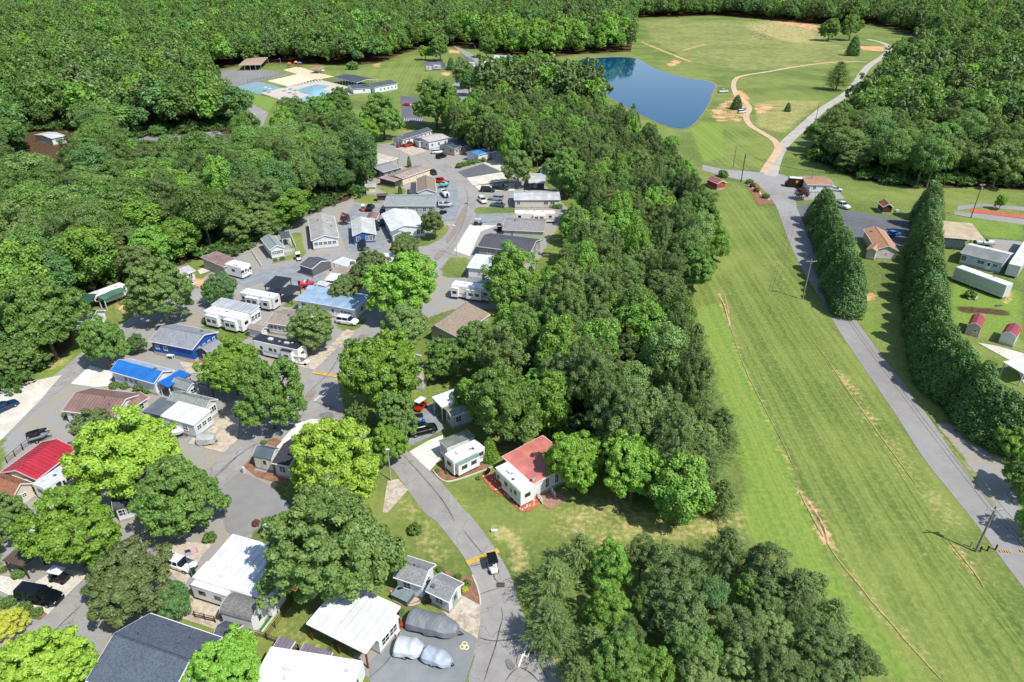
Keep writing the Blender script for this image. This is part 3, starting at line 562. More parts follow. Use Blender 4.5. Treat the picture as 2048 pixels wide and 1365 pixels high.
# ================================================================ TREES
def cards(name, P, Nn, size, tint, mat, asp=.62, D=None, jitter=.25):
    """leaf-sized four-sided blades: centres P, normals Nn, half length size"""
    n = len(P); Nn = Nn/np.linalg.norm(Nn, axis=1, keepdims=True)
    r = RNG.normal(size=(n, 3)) if D is None else D+RNG.normal(size=(n, 3))*jitter
    U = np.cross(Nn, r) if D is None else r-Nn*(r*Nn).sum(1, keepdims=True)
    U /= np.linalg.norm(U, axis=1, keepdims=True)+1e-9; V = np.cross(Nn, U)
    s = size[:, None]; k = RNG.uniform(.75, 1.25, (n, 1))
    bend = Nn*s*.22
    v = np.stack([P-U*s-bend, P+V*s*asp*k, P+U*s-bend, P-V*s*asp/k], 1).reshape(-1, 3).astype(np.float32)
    m = bpy.data.meshes.new(name); m.vertices.add(n*4); m.vertices.foreach_set('co', v.ravel())
    m.loops.add(n*4); m.loops.foreach_set('vertex_index', np.arange(n*4, dtype=np.int32))
    m.polygons.add(n); m.polygons.foreach_set('loop_start', np.arange(n, dtype=np.int32)*4)
    m.polygons.foreach_set('loop_total', np.full(n, 4, np.int32)); m.update()
    a = m.attributes.new('tint', 'FLOAT', 'FACE'); a.data.foreach_set('value', np.clip(tint, 0, 1).astype(np.float32))
    m.materials.append(mat); return m
def fib(n):
    i = np.arange(n)+.5; ph = np.arccos(1-2*i/n); th = math.pi*(1+5**.5)*i
    return np.stack([np.cos(th)*np.sin(ph), np.sin(th)*np.sin(ph), np.cos(ph)], 1)
def crown_broad(name, R, Hc, ncl, per, size, mat, zc, lump=.18, rc=.3, low=-.55, asp=.62):
    """crown of many leafy tufts round a lumpy shell; zc = height of the crown centre"""
    dirs = fib(int(ncl*1.5)); dirs = dirs[dirs[:, 2] > low]; dirs = dirs+RNG.normal(size=dirs.shape)*.13
    dirs /= np.linalg.norm(dirs, axis=1, keepdims=True)
    lob = RNG.normal(size=(9, 3)); lob /= np.linalg.norm(lob, axis=1, keepdims=True)
    k = 1+lump*(np.maximum(0, dirs@lob.T)**5).max(1)*1.5-lump*.75+RNG.normal(size=len(dirs))*.11
    cen = dirs*k[:, None]*(1-rc*.75); inner = fib(max(6, ncl//5))*.35
    cen = np.concatenate([cen, inner]); cr = RNG.uniform(.75, 1.3, len(cen))*rc
    P, Nn, S, T = [], [], [], []
    for c, r in zip(cen, cr):
        m = int(per*RNG.uniform(.7, 1.3)*(r/rc)**1.6); d = RNG.normal(size=(m, 3)); d /= np.linalg.norm(d, axis=1, keepdims=True)
        out = c/(np.linalg.norm(c)+.2); d = d+out*.55+np.array([0, 0, .35]); d /= np.linalg.norm(d, axis=1, keepdims=True)
        rad = r*(RNG.uniform(.35, 1.0, (m, 1))**.45)*RNG.uniform(.9, 1.18, (m, 1))
        P.append((c+d*rad*np.array([1, 1, .8]))); Nn.append(d*.9+RNG.normal(size=(m, 3))*.42+np.array([0, 0, .25]))
        S.append(RNG.uniform(.7, 1.3, m)*size); T.append(np.full(m, RNG.uniform(.15, .85))+RNG.normal(size=m)*.13)
    P = np.concatenate(P); P = P*np.array([R, R, Hc]); P[:, 2] += zc
    return cards(name, P, np.concatenate(Nn), np.concatenate(S), np.concatenate(T), mat, asp)
def crown_pine(name, R, H, z0, nbr, per, size, mat, droop=.1, top=.12, power=.75, asp=.3, clump=.5):
    """whorled boughs, each carrying sprays of narrow needle tufts"""
    P, Nn, S, T, D = [], [], [], [], []
    for b in range(nbr):
        t = (b+.5)/nbr; t = t**.9; z = z0+(H-z0)*t; L = R*max(top, (1-t)**power)*RNG.uniform(.75, 1.15)*(1 if t > .18 else .6+t*2.2)
        a = b*2.4+RNG.uniform(-.4, .4); el = .1+.55*t-droop; d = np.array([math.cos(a)*math.cos(el), math.sin(a)*math.cos(el), math.sin(el)])
        m = int(per*(L/R)**.8)+6; u = RNG.uniform(.15, 1, m)**.6
        nt_ = max(4, int(7*L/R)); tw = RNG.normal(size=(nt_, 3))*.34*L; ti = RNG.integers(0, nt_, m)
        base = d*(u*L)[:, None]; spread = tw[ti]*(u[:, None]**.8)*np.array([1, 1, .38])*(1.25-u[:, None]*.5)
        p = base+spread+RNG.normal(size=(m, 3))*.16*clump*min(L, 3)
        p[:, 2] += z; P.append(p); dd = d+spread/(L*.5+.01)*.7+np.array([0, 0, .12]); D.append(np.broadcast_to(dd, (m, 3)))
        Nn.append(RNG.normal(size=(m, 3))*.45+np.array([0, 0, .85])+d*.35); S.append(RNG.uniform(.7, 1.3, m)*size)
        T.append(np.full(m, RNG.uniform(.1, .9))+(u-.6)*.4+RNG.normal(size=m)*.12)
    return cards(name, np.concatenate(P), np.concatenate(Nn), np.concatenate(S), np.concatenate(T), mat, asp, np.concatenate(D), .3)
def crown_cone(name, R, H, n, size, mat, z0=.3, nt=70, bulge=.9):
    """dense upright cone of overlapping sprays"""
    P, Nn, S, T = [], [], [], []
    for k in range(nt):
        t = ((k+.5)/nt)**1.25; z = z0+(H-z0)*t; a = k*2.39996; r = R*(1-t)**bulge*min(1, .55+t*4)
        c = np.array([math.cos(a)*r*.72, math.sin(a)*r*.72, z]); rr = R*.36*(1-t*.5)*RNG.uniform(.8, 1.25)
        m = int(n/nt*(1.25-.7*t)); d = RNG.normal(size=(m, 3)); out = np.array([math.cos(a), math.sin(a), .35]); d += out*.9
        d /= np.linalg.norm(d, axis=1, keepdims=True)
        P.append(c+d*rr*np.array([1, 1, 1.5])*RNG.uniform(.6, 1.1, (m, 1))); Nn.append(d+RNG.normal(size=(m, 3))*.45)
        S.append(RNG.uniform(.7, 1.3, m)*size); T.append(np.full(m, RNG.uniform(.15, .85))+RNG.normal(size=m)*.12)
    return cards(name, np.concatenate(P), np.concatenate(Nn), np.concatenate(S), np.concatenate(T), mat, .55)
def trunk_mesh(h, r, spread, zf, nl=6, seed=0, straight=False):
    rr = random.Random(seed); m = MB(); pts = [Vector((0, 0, -.3))]
    for i in range(1, 5): pts.append(Vector((rr.uniform(-.12, .12)*i, rr.uniform(-.12, .12)*i, h*i/4)))
    rad = [r*1.25, r, r*.8, r*.55, r*.3]
    for i in range(4): m.tube(pts[i], pts[i+1], rad[i], rad[i+1], 7)
    for k in range(nl):
        t = rr.uniform(zf, .85); j = min(3, int(t*4)); b = pts[j].lerp(pts[j+1], t*4-j); a = k*2.4+rr.uniform(-.3, .3)
        L = spread*rr.uniform(.6, .95); up = .15 if straight else rr.uniform(.5, .9)
        mid = b+Vector((math.cos(a)*L*.5, math.sin(a)*L*.5, L*up*.55)); e = b+Vector((math.cos(a)*L, math.sin(a)*L, L*up*.8))
        m.tube(b, mid, r*.38, r*.22, 5); m.tube(mid, e, r*.22, r*.08, 5)
    return m
BARK = None
PROTO = {}
def build_protos():
    global BARK
    q = N('bark'); BARK = q.base(q.mix(q.ramp(q.noise(3, 5), .3, .7), lin('#5b4c3c'), lin('#8a7a68')), .95)
    gb = plain('#b7a794', .9, name='pale_bark')
    F = {'maple': foliage('maple_leaves', '#4f8a1c', '#8fca38'), 'lime': foliage('yellow_green_leaves', '#72a41e', '#a8d036', .32),
         'oak': foliage('oak_leaves', '#47782a', '#7aa848', .28), 'willow': foliage('willow_oak_leaves', '#527c34', '#86aa58', .26), 'olive': foliage('olive_leaves', '#56703a', '#7c9450', .24),
         'crape': foliage('crape_myrtle_leaves', '#4f7f38', '#97b766', .26), 'teal': foliage('bluish_leaves', '#3a6a34', '#68984e', .24),
         'pine': foliage('pine_needles', '#4f6e35', '#8ca858', .24), 'pinedk': foliage('dark_pine_needles', '#426030', '#76924c', .22), 'cyp': foliage('cypress_sprays', '#3c6230', '#6c9a50', .2),
         'mix': foliage('wood_leaves', '#42692a', '#72a045', .28), 'bright': foliage('poplar_leaves', '#4c8a24', '#85bd42', .3), 'purple': foliage('plum_leaves', '#4a2a30', '#6e4048', .15),
         'shrub': foliage('shrub_leaves', '#3f6b28', '#6d9440', .22), 'gold': foliage('golden_leaves', '#a8b01c', '#d4d840', .3), 'arb': foliage('arborvitae_sprays', '#3d6b20', '#5f8f30', .2), 'rust': foliage('rusty_leaves', '#6a4030', '#8f5c40', .2)}
    def pr(kind, crown, trunk, D, H, zc): PROTO.setdefault(kind, []).append((crown, trunk, D, H, zc))
    # (kind, material, half height factor, tufts, leaves per tuft, leaf half length, lump, tuft radius, bottom, ...)
    for kind, mk, hf, ncl, per, sz, lump, rc, low, n in (('maple','maple',.95,210,62,.25,.3,.155,-.65,3),('lime','lime',.95,220,62,.24,.28,.15,-.65,2),('oak','oak',.88,200,60,.25,.32,.16,-.65,2),
            ('willow','willow',.78,300,55,.19,.26,.12,-.6,2),('olive','olive',.82,200,58,.22,.28,.15,-.6,2),('crape','crape',.95,150,62,.22,.16,.16,-.7,2),('teal','teal',.95,110,62,.24,.2,.2,-.7,1),('purple','purple',.95,45,80,.24,.1,.26,-.7,1),('gold','gold',.85,70,100,.2,.1,.2,-.5,1),('bright','bright',1.15,100,70,.25,.3,.19,-.75,2)):
        for i in range(n):
            R = 5.5; Hc = R*hf; zc = 2.4+Hc*.75
            c = crown_broad('crown_'+kind, R*.9, Hc*.9, ncl, int(per*1.9), sz*.78, F[mk], zc, lump*1.5, rc, low)
            pr(kind, c, trunk_mesh(zc*.98, .3, R*.72, .38, 8, i+len(kind)).mesh('trunk_'+kind, gb if kind in ('willow', 'crape') else BARK), 2*R, zc+Hc, zc)
    for i in range(6):
        R = 5.5; Hc = (5.2, 6.2, 4.8, 6.6, 5.4, 5.8)[i]; zc = 7.5+Hc*.5
        c = crown_broad('crown_wood', R*.93, Hc*.95, (60, 74, 84, 64, 72, 56)[i], 150, .22, F[('mix', 'oak', 'mix', 'teal', 'mix', 'willow')[i]], zc, .3, (.29, .25, .23, .27, .25, .3)[i], -.8)
        pr('wood', c, trunk_mesh(zc, .28, R*.6, .5, 5, i).mesh('trunk_wood', BARK), 2*R, zc+Hc, zc)
    for i in range(3):
        R = 5.0; Hc = 6.6; zc = 8.5
        c = crown_broad('crown_poplar', R*.93, Hc, 70, 110, .25, F['bright'], zc, .35, .24, -.85)
        pr('poplar', c, trunk_mesh(zc+3, .22, R*.5, .4, 6, i+9).mesh('trunk_poplar', BARK), 2*R, zc+Hc, zc)
    for i in range(4):
        R = 4.9; H = 16.5; Hc = (5.6, 6.6, 5.0, 6.2)[i]; c = crown_broad('crown_pine', R*.92, Hc, (110, 130, 95, 120)[i], 95, .23, F['pine' if i % 2 else 'pinedk'], H-Hc-.4, .5, (.17, .15, .19, .16)[i], -.85, .34)
        pr('pine', c, trunk_mesh(16, .24, R*.6, .4, 9, i+20, True).mesh('trunk_pine', BARK), 2*R, H, 11)
    for i in range(2):
        R = 5.4; H = 13; c = crown_pine('crown_spruce_pine', R, H, 1.5, 130, 230, .25, F['pine' if i else 'pinedk'], .0, .1, .62, .2, .35)
        pr('feather', c, trunk_mesh(12, .22, R*.6, .2, 10, i+30, True).mesh('trunk_feather', BARK), 2*R, H, 6)
    for i in range(3):
        R = 4.4; H = 12.5; pr('cypress', crown_cone('crown_cypress', R, H, 13000, .22, F['cyp'], .2, 64, .55), trunk_mesh(9, .2, 1, .5, 2, i).mesh('trunk_cypress', BARK), 2*R, H, 5)
    pr('cedar', crown_cone('crown_cedar', 3.2, 8, 3500, .3, F['cyp'], .2, 50, .55), trunk_mesh(6, .18, 1, .5, 2, 3).mesh('trunk_cedar', BARK), 6.4, 8, 3.6)
    pr('arb', crown_cone('crown_arborvitae', 1.1, 4.2, 2200, .14, F['arb'], .05, 40, .5), trunk_mesh(2.5, .08, .3, .5, 2, 3).mesh('trunk_arborvitae', BARK), 2.2, 4.2, 2)
    pr('cone', crown_cone('crown_evergreen_cone', 2.8, 7, 5000, .2, F['maple'], .1, 70, .6), trunk_mesh(5, .15, .6, .5, 2, 4).mesh('trunk_evergreen_cone', BARK), 5.6, 7, 3)
    for k, mk in (('shrub', 'shrub'), ('shrubrust', 'rust'), ('shrubgold', 'gold')):
        pr(k, crown_broad('crown_'+k, 1.0, .8, 40, 32, .12, F[mk], .55, .15, .28, -.6), None, 2, 1.35, .55)
    # light versions for the far woods
    for i in range(5):
        R = 5.6; Hc = (6.5, 7.2, 6, 7, 7.6)[i]; zc = 2.5+Hc*.9
        PROTO.setdefault('farwood', []).append((crown_broad('far_wood_crown', R, Hc, 34, 44, .5, F[('mix', 'mix', 'oak', 'teal', 'mix')[i]], zc, .35, .3, -.3), None, 2*R, zc+Hc, zc))
    for i in range(2):
        PROTO.setdefault('farpop', []).append((crown_broad('far_poplar_crown', 4.6, 7, 30, 26, .66, F['bright'], 10, .3, .28, -.4), None, 9.2, 17, 10))
    for i in range(3):
        PROTO.setdefault('farpine', []).append((crown_broad('far_pine_crown', 4.4, 6.5, 30, 30, .6, F['pinedk'], 10.5, .4, .24, -.5), None, 9.2, 18, 11))
TREE_XY = []
NM = {'maple':'maple_tree','lime':'maple_tree','oak':'oak_tree','willow':'willow_oak_tree','olive':'broadleaf_tree','crape':'crape_myrtle','teal':'broadleaf_tree','purple':'plum_tree','gold':'golden_shrub','bright':'poplar_tree','wood':'broadleaf_tree',
      'poplar':'poplar_tree','pine':'pine_tree','feather':'pine_tree','cypress':'cypress_tree','cedar':'cedar_tree','arb':'arborvitae','cone':'evergreen_tree','shrub':'shrub','shrubrust':'shrub','shrubgold':'shrub'}
def tree_at(P, kind, D, H, label, group=None, var=None, rot=None):
    pl = PROTO[kind]; c, t, D0, H0, zc = pl[random.randrange(len(pl)) if var is None else var % len(pl)]
    sx = D/D0; sz = H/H0; rz = random.uniform(0, 6.283) if rot is None else rot
    if t is None:
        o = link(NM[kind], c, None, (P.x, P.y, 0), rz); o.scale = (sx, sx, sz)
        return tag(o, label, 'shrub', group)
    o = empty(NM[kind], (P.x, P.y, 0), rz, label, 'tree', group); o.scale = (sx, sx, sz)
    link('crown', c, o); link('trunk', t, o); TREE_XY.append((P.x, P.y, D/2)); return o
def T(c, x, y, wpx, kind, label, ratio=None, var=None, group=None):
    """tree whose crown centre shows at (x, y) and is wpx wide there"""
    D0, H0, zc0 = PROTO[kind][0][2:5]; s = CR[c][2]; zc = zc0; D = D0
    for _ in range(4):
        P = G(c, (x, y), zc); D = wpx*(.91 if wpx/s > 30 else 1)/s*mpp(P); H = D*(ratio if ratio else H0/D0); zc = zc0/H0*H
    return tree_at(P, kind, D, H, label, group, var)
def scatter(polys, excl, sp, bbox, jit=.38):
    out = []; x0, x1, y0, y1 = bbox
    xs = np.arange(x0, x1, sp); ys = np.arange(y0, y1, sp*.87)
    X, Y = np.meshgrid(xs, ys); X = X+(np.arange(len(ys)) % 2)[:, None]*sp/2
    X = X+RNG.uniform(-jit, jit, X.shape)*sp; Y = Y+RNG.uniform(-jit, jit, Y.shape)*sp
    ok = np.zeros(X.shape, bool)
    for p in polys: ok |= inpoly(X, Y, p)
    for p in excl: ok &= ~inpoly(X, Y, p)
    return np.stack([X[ok], Y[ok]], 1)
def far_mass(name, kind, idx, pts, label):
    """one stuff object: crowns of one sort spread over the given points"""
    n = len(pts); m = bpy.data.meshes.new(name); m.vertices.add(n)
    co = np.zeros((n, 3), np.float32); co[:, :2] = pts; m.vertices.foreach_set('co', co.ravel()); m.update()
    r = m.attributes.new('rz', 'FLOAT_VECTOR', 'POINT'); rv = np.zeros((n, 3), np.float32); rv[:, 2] = RNG.uniform(0, 6.28, n); r.data.foreach_set('vector', rv.ravel())
    s = m.attributes.new('sc', 'FLOAT_VECTOR', 'POINT'); sv = RNG.uniform(.7, 1.5, (n, 1))*np.ones((n, 3)); sv[:, 2] *= RNG.uniform(.75, 1.1, n); s.data.foreach_set('vector', sv.astype(np.float32).ravel())
    src = bpy.data.objects.new('wood_source', PROTO[kind][idx][0])
    ng = bpy.data.node_groups.new('spread', 'GeometryNodeTree'); ng.interface.new_socket('Geometry', in_out='INPUT', socket_type='NodeSocketGeometry'); ng.interface.new_socket('Geometry', in_out='OUTPUT', socket_type='NodeSocketGeometry')
    gi = ng.nodes.new('NodeGroupInput'); go = ng.nodes.new('NodeGroupOutput'); ip = ng.nodes.new('GeometryNodeInstanceOnPoints'); oi = ng.nodes.new('GeometryNodeObjectInfo'); oi.inputs['Object'].default_value = src
    a1 = ng.nodes.new('GeometryNodeInputNamedAttribute'); a1.data_type = 'FLOAT_VECTOR'; a1.inputs['Name'].default_value = 'rz'
    a2 = ng.nodes.new('GeometryNodeInputNamedAttribute'); a2.data_type = 'FLOAT_VECTOR'; a2.inputs['Name'].default_value = 'sc'
    e2r = ng.nodes.new('FunctionNodeEulerToRotation')
    L = ng.links.new; L(gi.outputs[0], ip.inputs['Points']); L(oi.outputs['Geometry'], ip.inputs['Instance'])
    L(a1.outputs['Attribute'], e2r.inputs[0]); L(e2r.outputs[0], ip.inputs['Rotation']); L(a2.outputs['Attribute'], ip.inputs['Scale']); L(ip.outputs[0], go.inputs[0])
    o = link(name, m); md = o.modifiers.new('spread', 'NODES'); md.node_group = ng; return tag(o, label, None, None, 'stuff')

F_LEFT = [(-500,1000),(0,790),(70,745),(150,690),(130,620),(190,585),(330,535),(400,515),(470,515),(560,470),(620,425),(690,405),(738,378),(745,322),(700,305),(640,300),(560,305),(520,330),(490,300),(478,250),(440,215),(395,190),(405,155),(432,140),(520,126),(620,130),(700,132),(760,127),(800,110),(850,95),(950,95),(990,108),(1060,120),(1145,110),(1262,104),(1268,62),(1250,38),(1440,31),(1640,50),(1760,50),(1880,92),(1835,128),(1795,160),(1765,195),(1722,240),(1650,288),(1615,312),(1650,332),(1720,362),(1850,378),(1960,375),(2048,382),(3300,450),(3300,-15),(-1300,-15),(-1300,300)]
F_CENT = [(890,225),(940,205),(990,170),(1060,150),(1140,172),(1200,195),(1235,235),(1275,260),(1345,320),(1385,365),(1405,420),(1400,500),(1355,575),(1360,650),(1395,740),(1420,850),(1425,920),(1390,970),(1330,940),(1250,880),(1150,815),(1060,790),(1010,780),(1000,740),(970,700),(1040,640),(1085,570),(1135,510),(1155,440),(1190,370),(1150,320),(1090,290),(1010,280),(960,270),(920,250)]
CLR = [[(50,265),(160,258),(185,385),(40,385)],[(225,285),(330,270),(470,262),(500,300),(480,340),(250,350)],[(100,195),(150,195),(150,235),(110,235)],[(235,148),(275,150),(275,185),(235,182)],[(480,205),(530,205),(540,250),(520,300),(480,290)]]
def to_ground(poly, z=0): return [tuple(G('f', p, z).to_2d()) for p in poly]
FOREST_GROUND = []
def visible_px(x, y, z=12):
    px, py = proj(Vector((x, y, z))); return -70 < px < 2118 and -60 < py < 1480
def build_forest():
    fl = to_ground(F_LEFT); fc = to_ground(F_CENT, 9); ex = [to_ground(c) for c in CLR]
    pts = scatter([fl], ex, 8.8, (-420, 420, 60, 430))
    vis = [p for p in pts if visible_px(p[0], p[1]) and all((p[0]-a)**2+(p[1]-b)**2 > (r*.75)**2 for a, b, r in TREE_XY)]
    vis.sort(key=lambda p: p[0]**2+p[1]**2)
    n_b = n_p = 0; rest = []
    def kind_for(x, y):
        v = math.sin(x*.021+1.3)*math.cos(y*.017-.4)+random.uniform(-.9, .9)
        pf = .12 if x < 60 else .4
        if random.random() < pf+.12*v: return 'pine'
        return 'poplar' if random.random() < .09 else 'wood'
    cents = scatter([fc], [], 6.0, (-60, 120, 60, 420))
    cents = [p for p in cents if visible_px(p[0], p[1]) and all((p[0]-a)**2+(p[1]-b)**2 > (r*.8)**2 for a, b, r in TREE_XY)]
    cents.sort(key=lambda p: p[0]**2+p[1]**2)
    LB = {'wood': 'dark green broadleaf tree standing in the dense wood %s', 'poplar': 'brighter upright broadleaf tree standing in the wood %s', 'pine': 'olive green pine tree standing in the wood %s', 'feather': 'feathery pine tree standing in the wood %s'}
    cnt = {'broadleaf': 0, 'pine': 0}
    todo = [(p, 'c') for p in cents]+[(p, 'l') for p in vis]; todo.sort(key=lambda q: q[0][0]**2+q[0][1]**2)
    for p, wh in todo:
        if wh == 'c':
            k = random.choices(('pine', 'wood', 'poplar'), (.35, .2, .45) if p[0] < 12+(p[1]-100)*.12 and p[1] < 210 else (.62, .16, .22))[0]; side = 'between park and mown field'; D = random.uniform(5.8, 9.2); H = random.uniform(10.5, 17)
        else:
            k = kind_for(*p); side = 'behind the home park' if p[0] < 60 else 'beyond the lane on the right'; D = random.uniform(8.5, 15); H = random.uniform(9.5, 18.5)
        if k == 'pine' and wh == 'c' and random.random() < .35: k = 'feather'
        kk = 'pine' if k in ('pine', 'feather') else 'broadleaf'
        if cnt[kk] >= (290 if kk == 'broadleaf' else 270): rest.append((p, k)); continue
        cnt[kk] += 1
        tree_at(Vector((p[0], p[1], 0)), k, D, H, LB[k] % side, '%s trees of the wood %s' % ({'wood': 'dark broadleaf', 'poplar': 'bright broadleaf', 'pine': 'pine', 'feather': 'feathery'}[k], side))
    # the far woods
    far = scatter([fl], ex, 8.6, (-1000, 1000, 430, 1400))
    far = [p for p in far if visible_px(p[0], p[1])]
    buckets = {}
    for p in far: buckets.setdefault(('w' if kind_for(*p) != 'pine' else 'p'), []).append(p)
    W = buckets.get('w', [])+[p for p, k in rest if k not in ('pine', 'feather')]; Pn = buckets.get('p', [])+[p for p, k in rest if k in ('pine', 'feather')]
    # bright young poplar stand by the pond and in the far right of the wood
    random.shuffle(W); pop = [p for p in W if (-60 < p[0] < 200 and 380 < p[1] < 640 and random.random() < .8) or random.random() < .1]; ps = set(map(tuple, pop)); W = [p for p in W if tuple(p) not in ps]
    for i in range(5): far_mass('distant_wood', 'farwood', i, W[i::5], 'dense broadleaf woods stretching to the skyline')
    for i in range(2): far_mass('distant_wood', 'farpop', i, pop[i::2], 'lighter green woods beside the pond and beyond')
    for i in range(3): far_mass('distant_pine_wood', 'farpine', i, Pn[i::3], 'dark pine woods stretching to the skyline')
    print('forest', cnt, len(W), len(pop), len(Pn))
# undergrowth that fills the wood floor gaps
def build_undergrowth():
    fl = to_ground(F_LEFT); fc = to_ground(F_CENT, 6); ex = [to_ground(c) for c in CLR]
    p1 = scatter([fl], ex, 5, (-420, 420, 60, 330)); p2 = scatter([fc], [], 4.5, (-60, 120, 60, 420))
    pts = np.array([p for p in np.concatenate([p1, p2]) if visible_px(p[0], p[1], 3)])
    o = far_mass('undergrowth', 'under', 0, pts, 'low leafy undergrowth filling the wood floor')
def proto_under():
    F = foliage('undergrowth_leaves', '#2f5220', '#55802f', .22)
    PROTO['under'] = [(crown_broad('undergrowth_clump', 3.0, 1.8, 18, 22, .4, F, 1.2, .3, .4, -.1), None, 6, 3, 1.2)]
ORD = 'first second third fourth fifth sixth seventh eighth ninth tenth eleventh twelfth thirteenth fourteenth fifteenth sixteenth seventeenth eighteenth nineteenth twentieth twenty-first twenty-second twenty-third twenty-fourth twenty-fifth twenty-sixth twenty-seventh'.split()
def resample(L, n):
    q = [Vector(p) for p in L]; out = []
    for i in range(n):
        t = i/(n-1)*(len(q)-1); k = min(int(t), len(q)-2); out.append(tuple(q[k].lerp(q[k+1], t-k)))
    return out
def build_trees():
    t = T
    t('f',810,572,150,'maple','bright green maple with dense tufted crown at the bend of the street',var=0)
    t('f',764,742,160,'maple','large bright maple standing right of the street with the yellow hump',1.25,1)
    t('f',535,785,140,'oak','tall green shade tree with bare trunk casting a pool of shade on the fork',1.25,0)
    t('f',465,735,120,'maple','lighter green tree left of the tall shade tree at the fork',1.1,2)
    t('f',670,935,190,'lime','yellow green maple beside the black roofed sheds',1.15,0)
    t('f',668,1095,290,'willow','biggest tree in the park, broad greyish green crown over the white carports',.95,0)
    t('f',262,915,205,'lime','broad yellow green maple right of the red roofed home',1.05,1)
    t('f',190,862,90,'olive','small olive green tree at the end of the red roof',1.1,0)
    t('f',365,988,165,'oak','round mid green tree beside the lower street near the grey lot',1.1,1)
    t('f',140,1063,185,'maple','round green tree above the golf cart drive at the left edge',1.05,0)
    t('f',250,1168,178,'olive','olive green spreading tree between the dark car and the white car',.9,1)
    t('f',347,1200,80,'teal','small bluish green tree left of the white covered camper',1.15)
    t('f',85,1330,180,'lime','bright yellow green tree at the bottom left corner',1.0,0)
    t('f',458,1325,140,'maple','green tree between the slate roof and the bottom white roof',1.1,2)
    t('f',12,1035,110,'willow','greyish green tree cut by the left edge above the brown canopy',1.1,1)
    t('f',14,1248,82,'gold','golden yellow shrub by the street at the left edge',.75)
    t('f',811,652,98,'crape','rounded tree with whitish blooms beside the brown roofed house',1.05,0)
    t('f',1022,555,115,'bright','bright loose crowned tree over the white roofed home and camper',1.3,0)
    t('f',627,655,106,'crape','round green tree over the silver sided camper with the dark roof',1.0,1)
    t('f',440,578,74,'teal','small dark green tree beside the white camper on the upper street',1.0)
    t('f',318,580,135,'willow','olive green spreading tree above the royal blue house',1.05,1)
    t('f',205,685,88,'oak','tall green tree with pale trunk by the electric blue roof',1.5,0)
    t('f',270,688,44,'teal','small bluish tree left of the royal blue house',1.1)
    t('f',85,640,165,'oak','large dark green tree at the wood edge above the left lane',1.1,1)
    t('f',35,710,100,'willow','greyish green tree low at the left edge above the pale drive',.9,0)
    t('f',735,545,95,'olive','dark olive tree left of the bright maple at the bend',1.1,0)
    t('f',690,575,70,'olive','smaller olive tree behind the sky blue roof',1.0,1)
    t('f',808,495,64,'olive','grey green tree on the corner where the streets meet',1.1,1)
    t('f',869,448,52,'olive','small dark tree on the grass island beside the curved street',1.25,0)
    t('f',1036,335,70,'crape','leafy tree beside the dark drive near the upper homes',1.15,0)
    t('f',1058,283,44,'maple','bright compact tree behind the charcoal roofed upper home',1.4,1)
    t('f',1125,345,80,'oak','green tree at the wood edge right of the upper homes',1.3,1)
    t('f',714,832,50,'willow','small light tree in the middle of the planted triangle',1.5,0)
    t('f',788,835,95,'willow','open crowned tree over the black car right of the triangle',1.3,1)
    t('f',775,885,80,'maple','thin leafed tree beside the street lamp on the curve',1.35,2)
    t('f',889,722,95,'oak','green tree below the brown roofed house',1.0,1)
    t('f',1150,925,116,'maple','bright green tree shading the coral red roof',1.3,1)
    t('f',1268,935,135,'maple','bright green tree right of the one shading the red roof',1.35,1)
    t('f',1215,900,80,'crape','smaller tree between the two bright ones right of the red roof',1.5,0)
    t('f',979,902,44,'cone','cone shaped evergreen between the two lower campers')
    t('f',1003,815,165,'oak','massive dark green tree over the campers at the wood edge',1.15,0)
    t('f',945,790,70,'maple','green tree at the end of the white awning home',1.4,2)
    t('f',1075,790,90,'maple','leafy green tree behind the red roof at the wood edge',1.3,0)
    t('f',960,690,95,'oak','dark tree beside the brown roofed house at the wood edge',1.2,1)
    t('f',1110,640,80,'bright','bright upright tree in the middle wood edge',1.5,1)
    t('f',1030,655,95,'bright','bright tree right of the grey camper roof',1.3,1)
    t('f',765,232,84,'oak','broad green tree left of the far dark parking lot',1.1,1)
    t('f',872,205,92,'oak','tall green tree right of the far dark parking lot',1.1,0)
    t('f',680,205,56,'oak','dark tree in front of the pool house',1.1,1)
    t('f',590,235,90,'teal','dark bluish tree between the far road and the pool',1.0)
    t('f',640,225,70,'oak','dark tree left of the pool house tree',1.1,0)
    t('f',730,260,60,'maple','tree with lighter top behind the upper homes',1.1,2)
    t('f',975,250,112,'oak','wide dark green tree behind the blue metal roof',.9,0)
    t('f',920,262,45,'crape','pale green tree behind the light grey upper home',1.0,1)
    t('f',925,145,50,'crape','tree by the far tan roof',1.3,0)
    t('f',938,165,44,'teal','small tree beside the far tan roof drive',1.2)
    t('f',880,95,40,'oak','dark round tree at the storage yard',1.3,0)
    t('f',850,104,26,'maple','small light tree left of the storage yard',1.1,1)
    t('f',972,88,40,'oak','dark tree behind the far white campers',1.3,1)
    t('f',902,130,18,'cedar','small dark evergreen in the storage yard')
    t('f',962,133,14,'cedar','tiny dark evergreen by the yard fence')
    t('f',800,380,10,'arb','left one of two slim evergreens above the beige home',2.2)
    t('f',818,325,10,'arb','right one of two slim evergreens above the beige home',2.2)
    t('f',690,437,22,'purple','purple leaved tree between two pale roofed homes',1.1)
    t('f',1605,386,30,'purple','dark purple tree beside the lane junction',.85)
    t('c7',1200,190,330,'olive','rusty olive tree at the wood edge above the green awning',1.1,0)
    t('f',1661,58,44,'oak','left large dark tree by the brush pile on the far field',1.0,0)
    t('f',1704,55,44,'oak','right large dark tree by the brush pile on the far field',1.1,1)
    t('f',1708,95,28,'cedar','dark oval cedar alone on the far field',1.25)
    t('f',1677,155,62,'feather','dark spreading pine alone beside the gravel road',.95)
    t('f',1474,207,24,'cedar','dark round cedar by the white car near the pond',1.05)
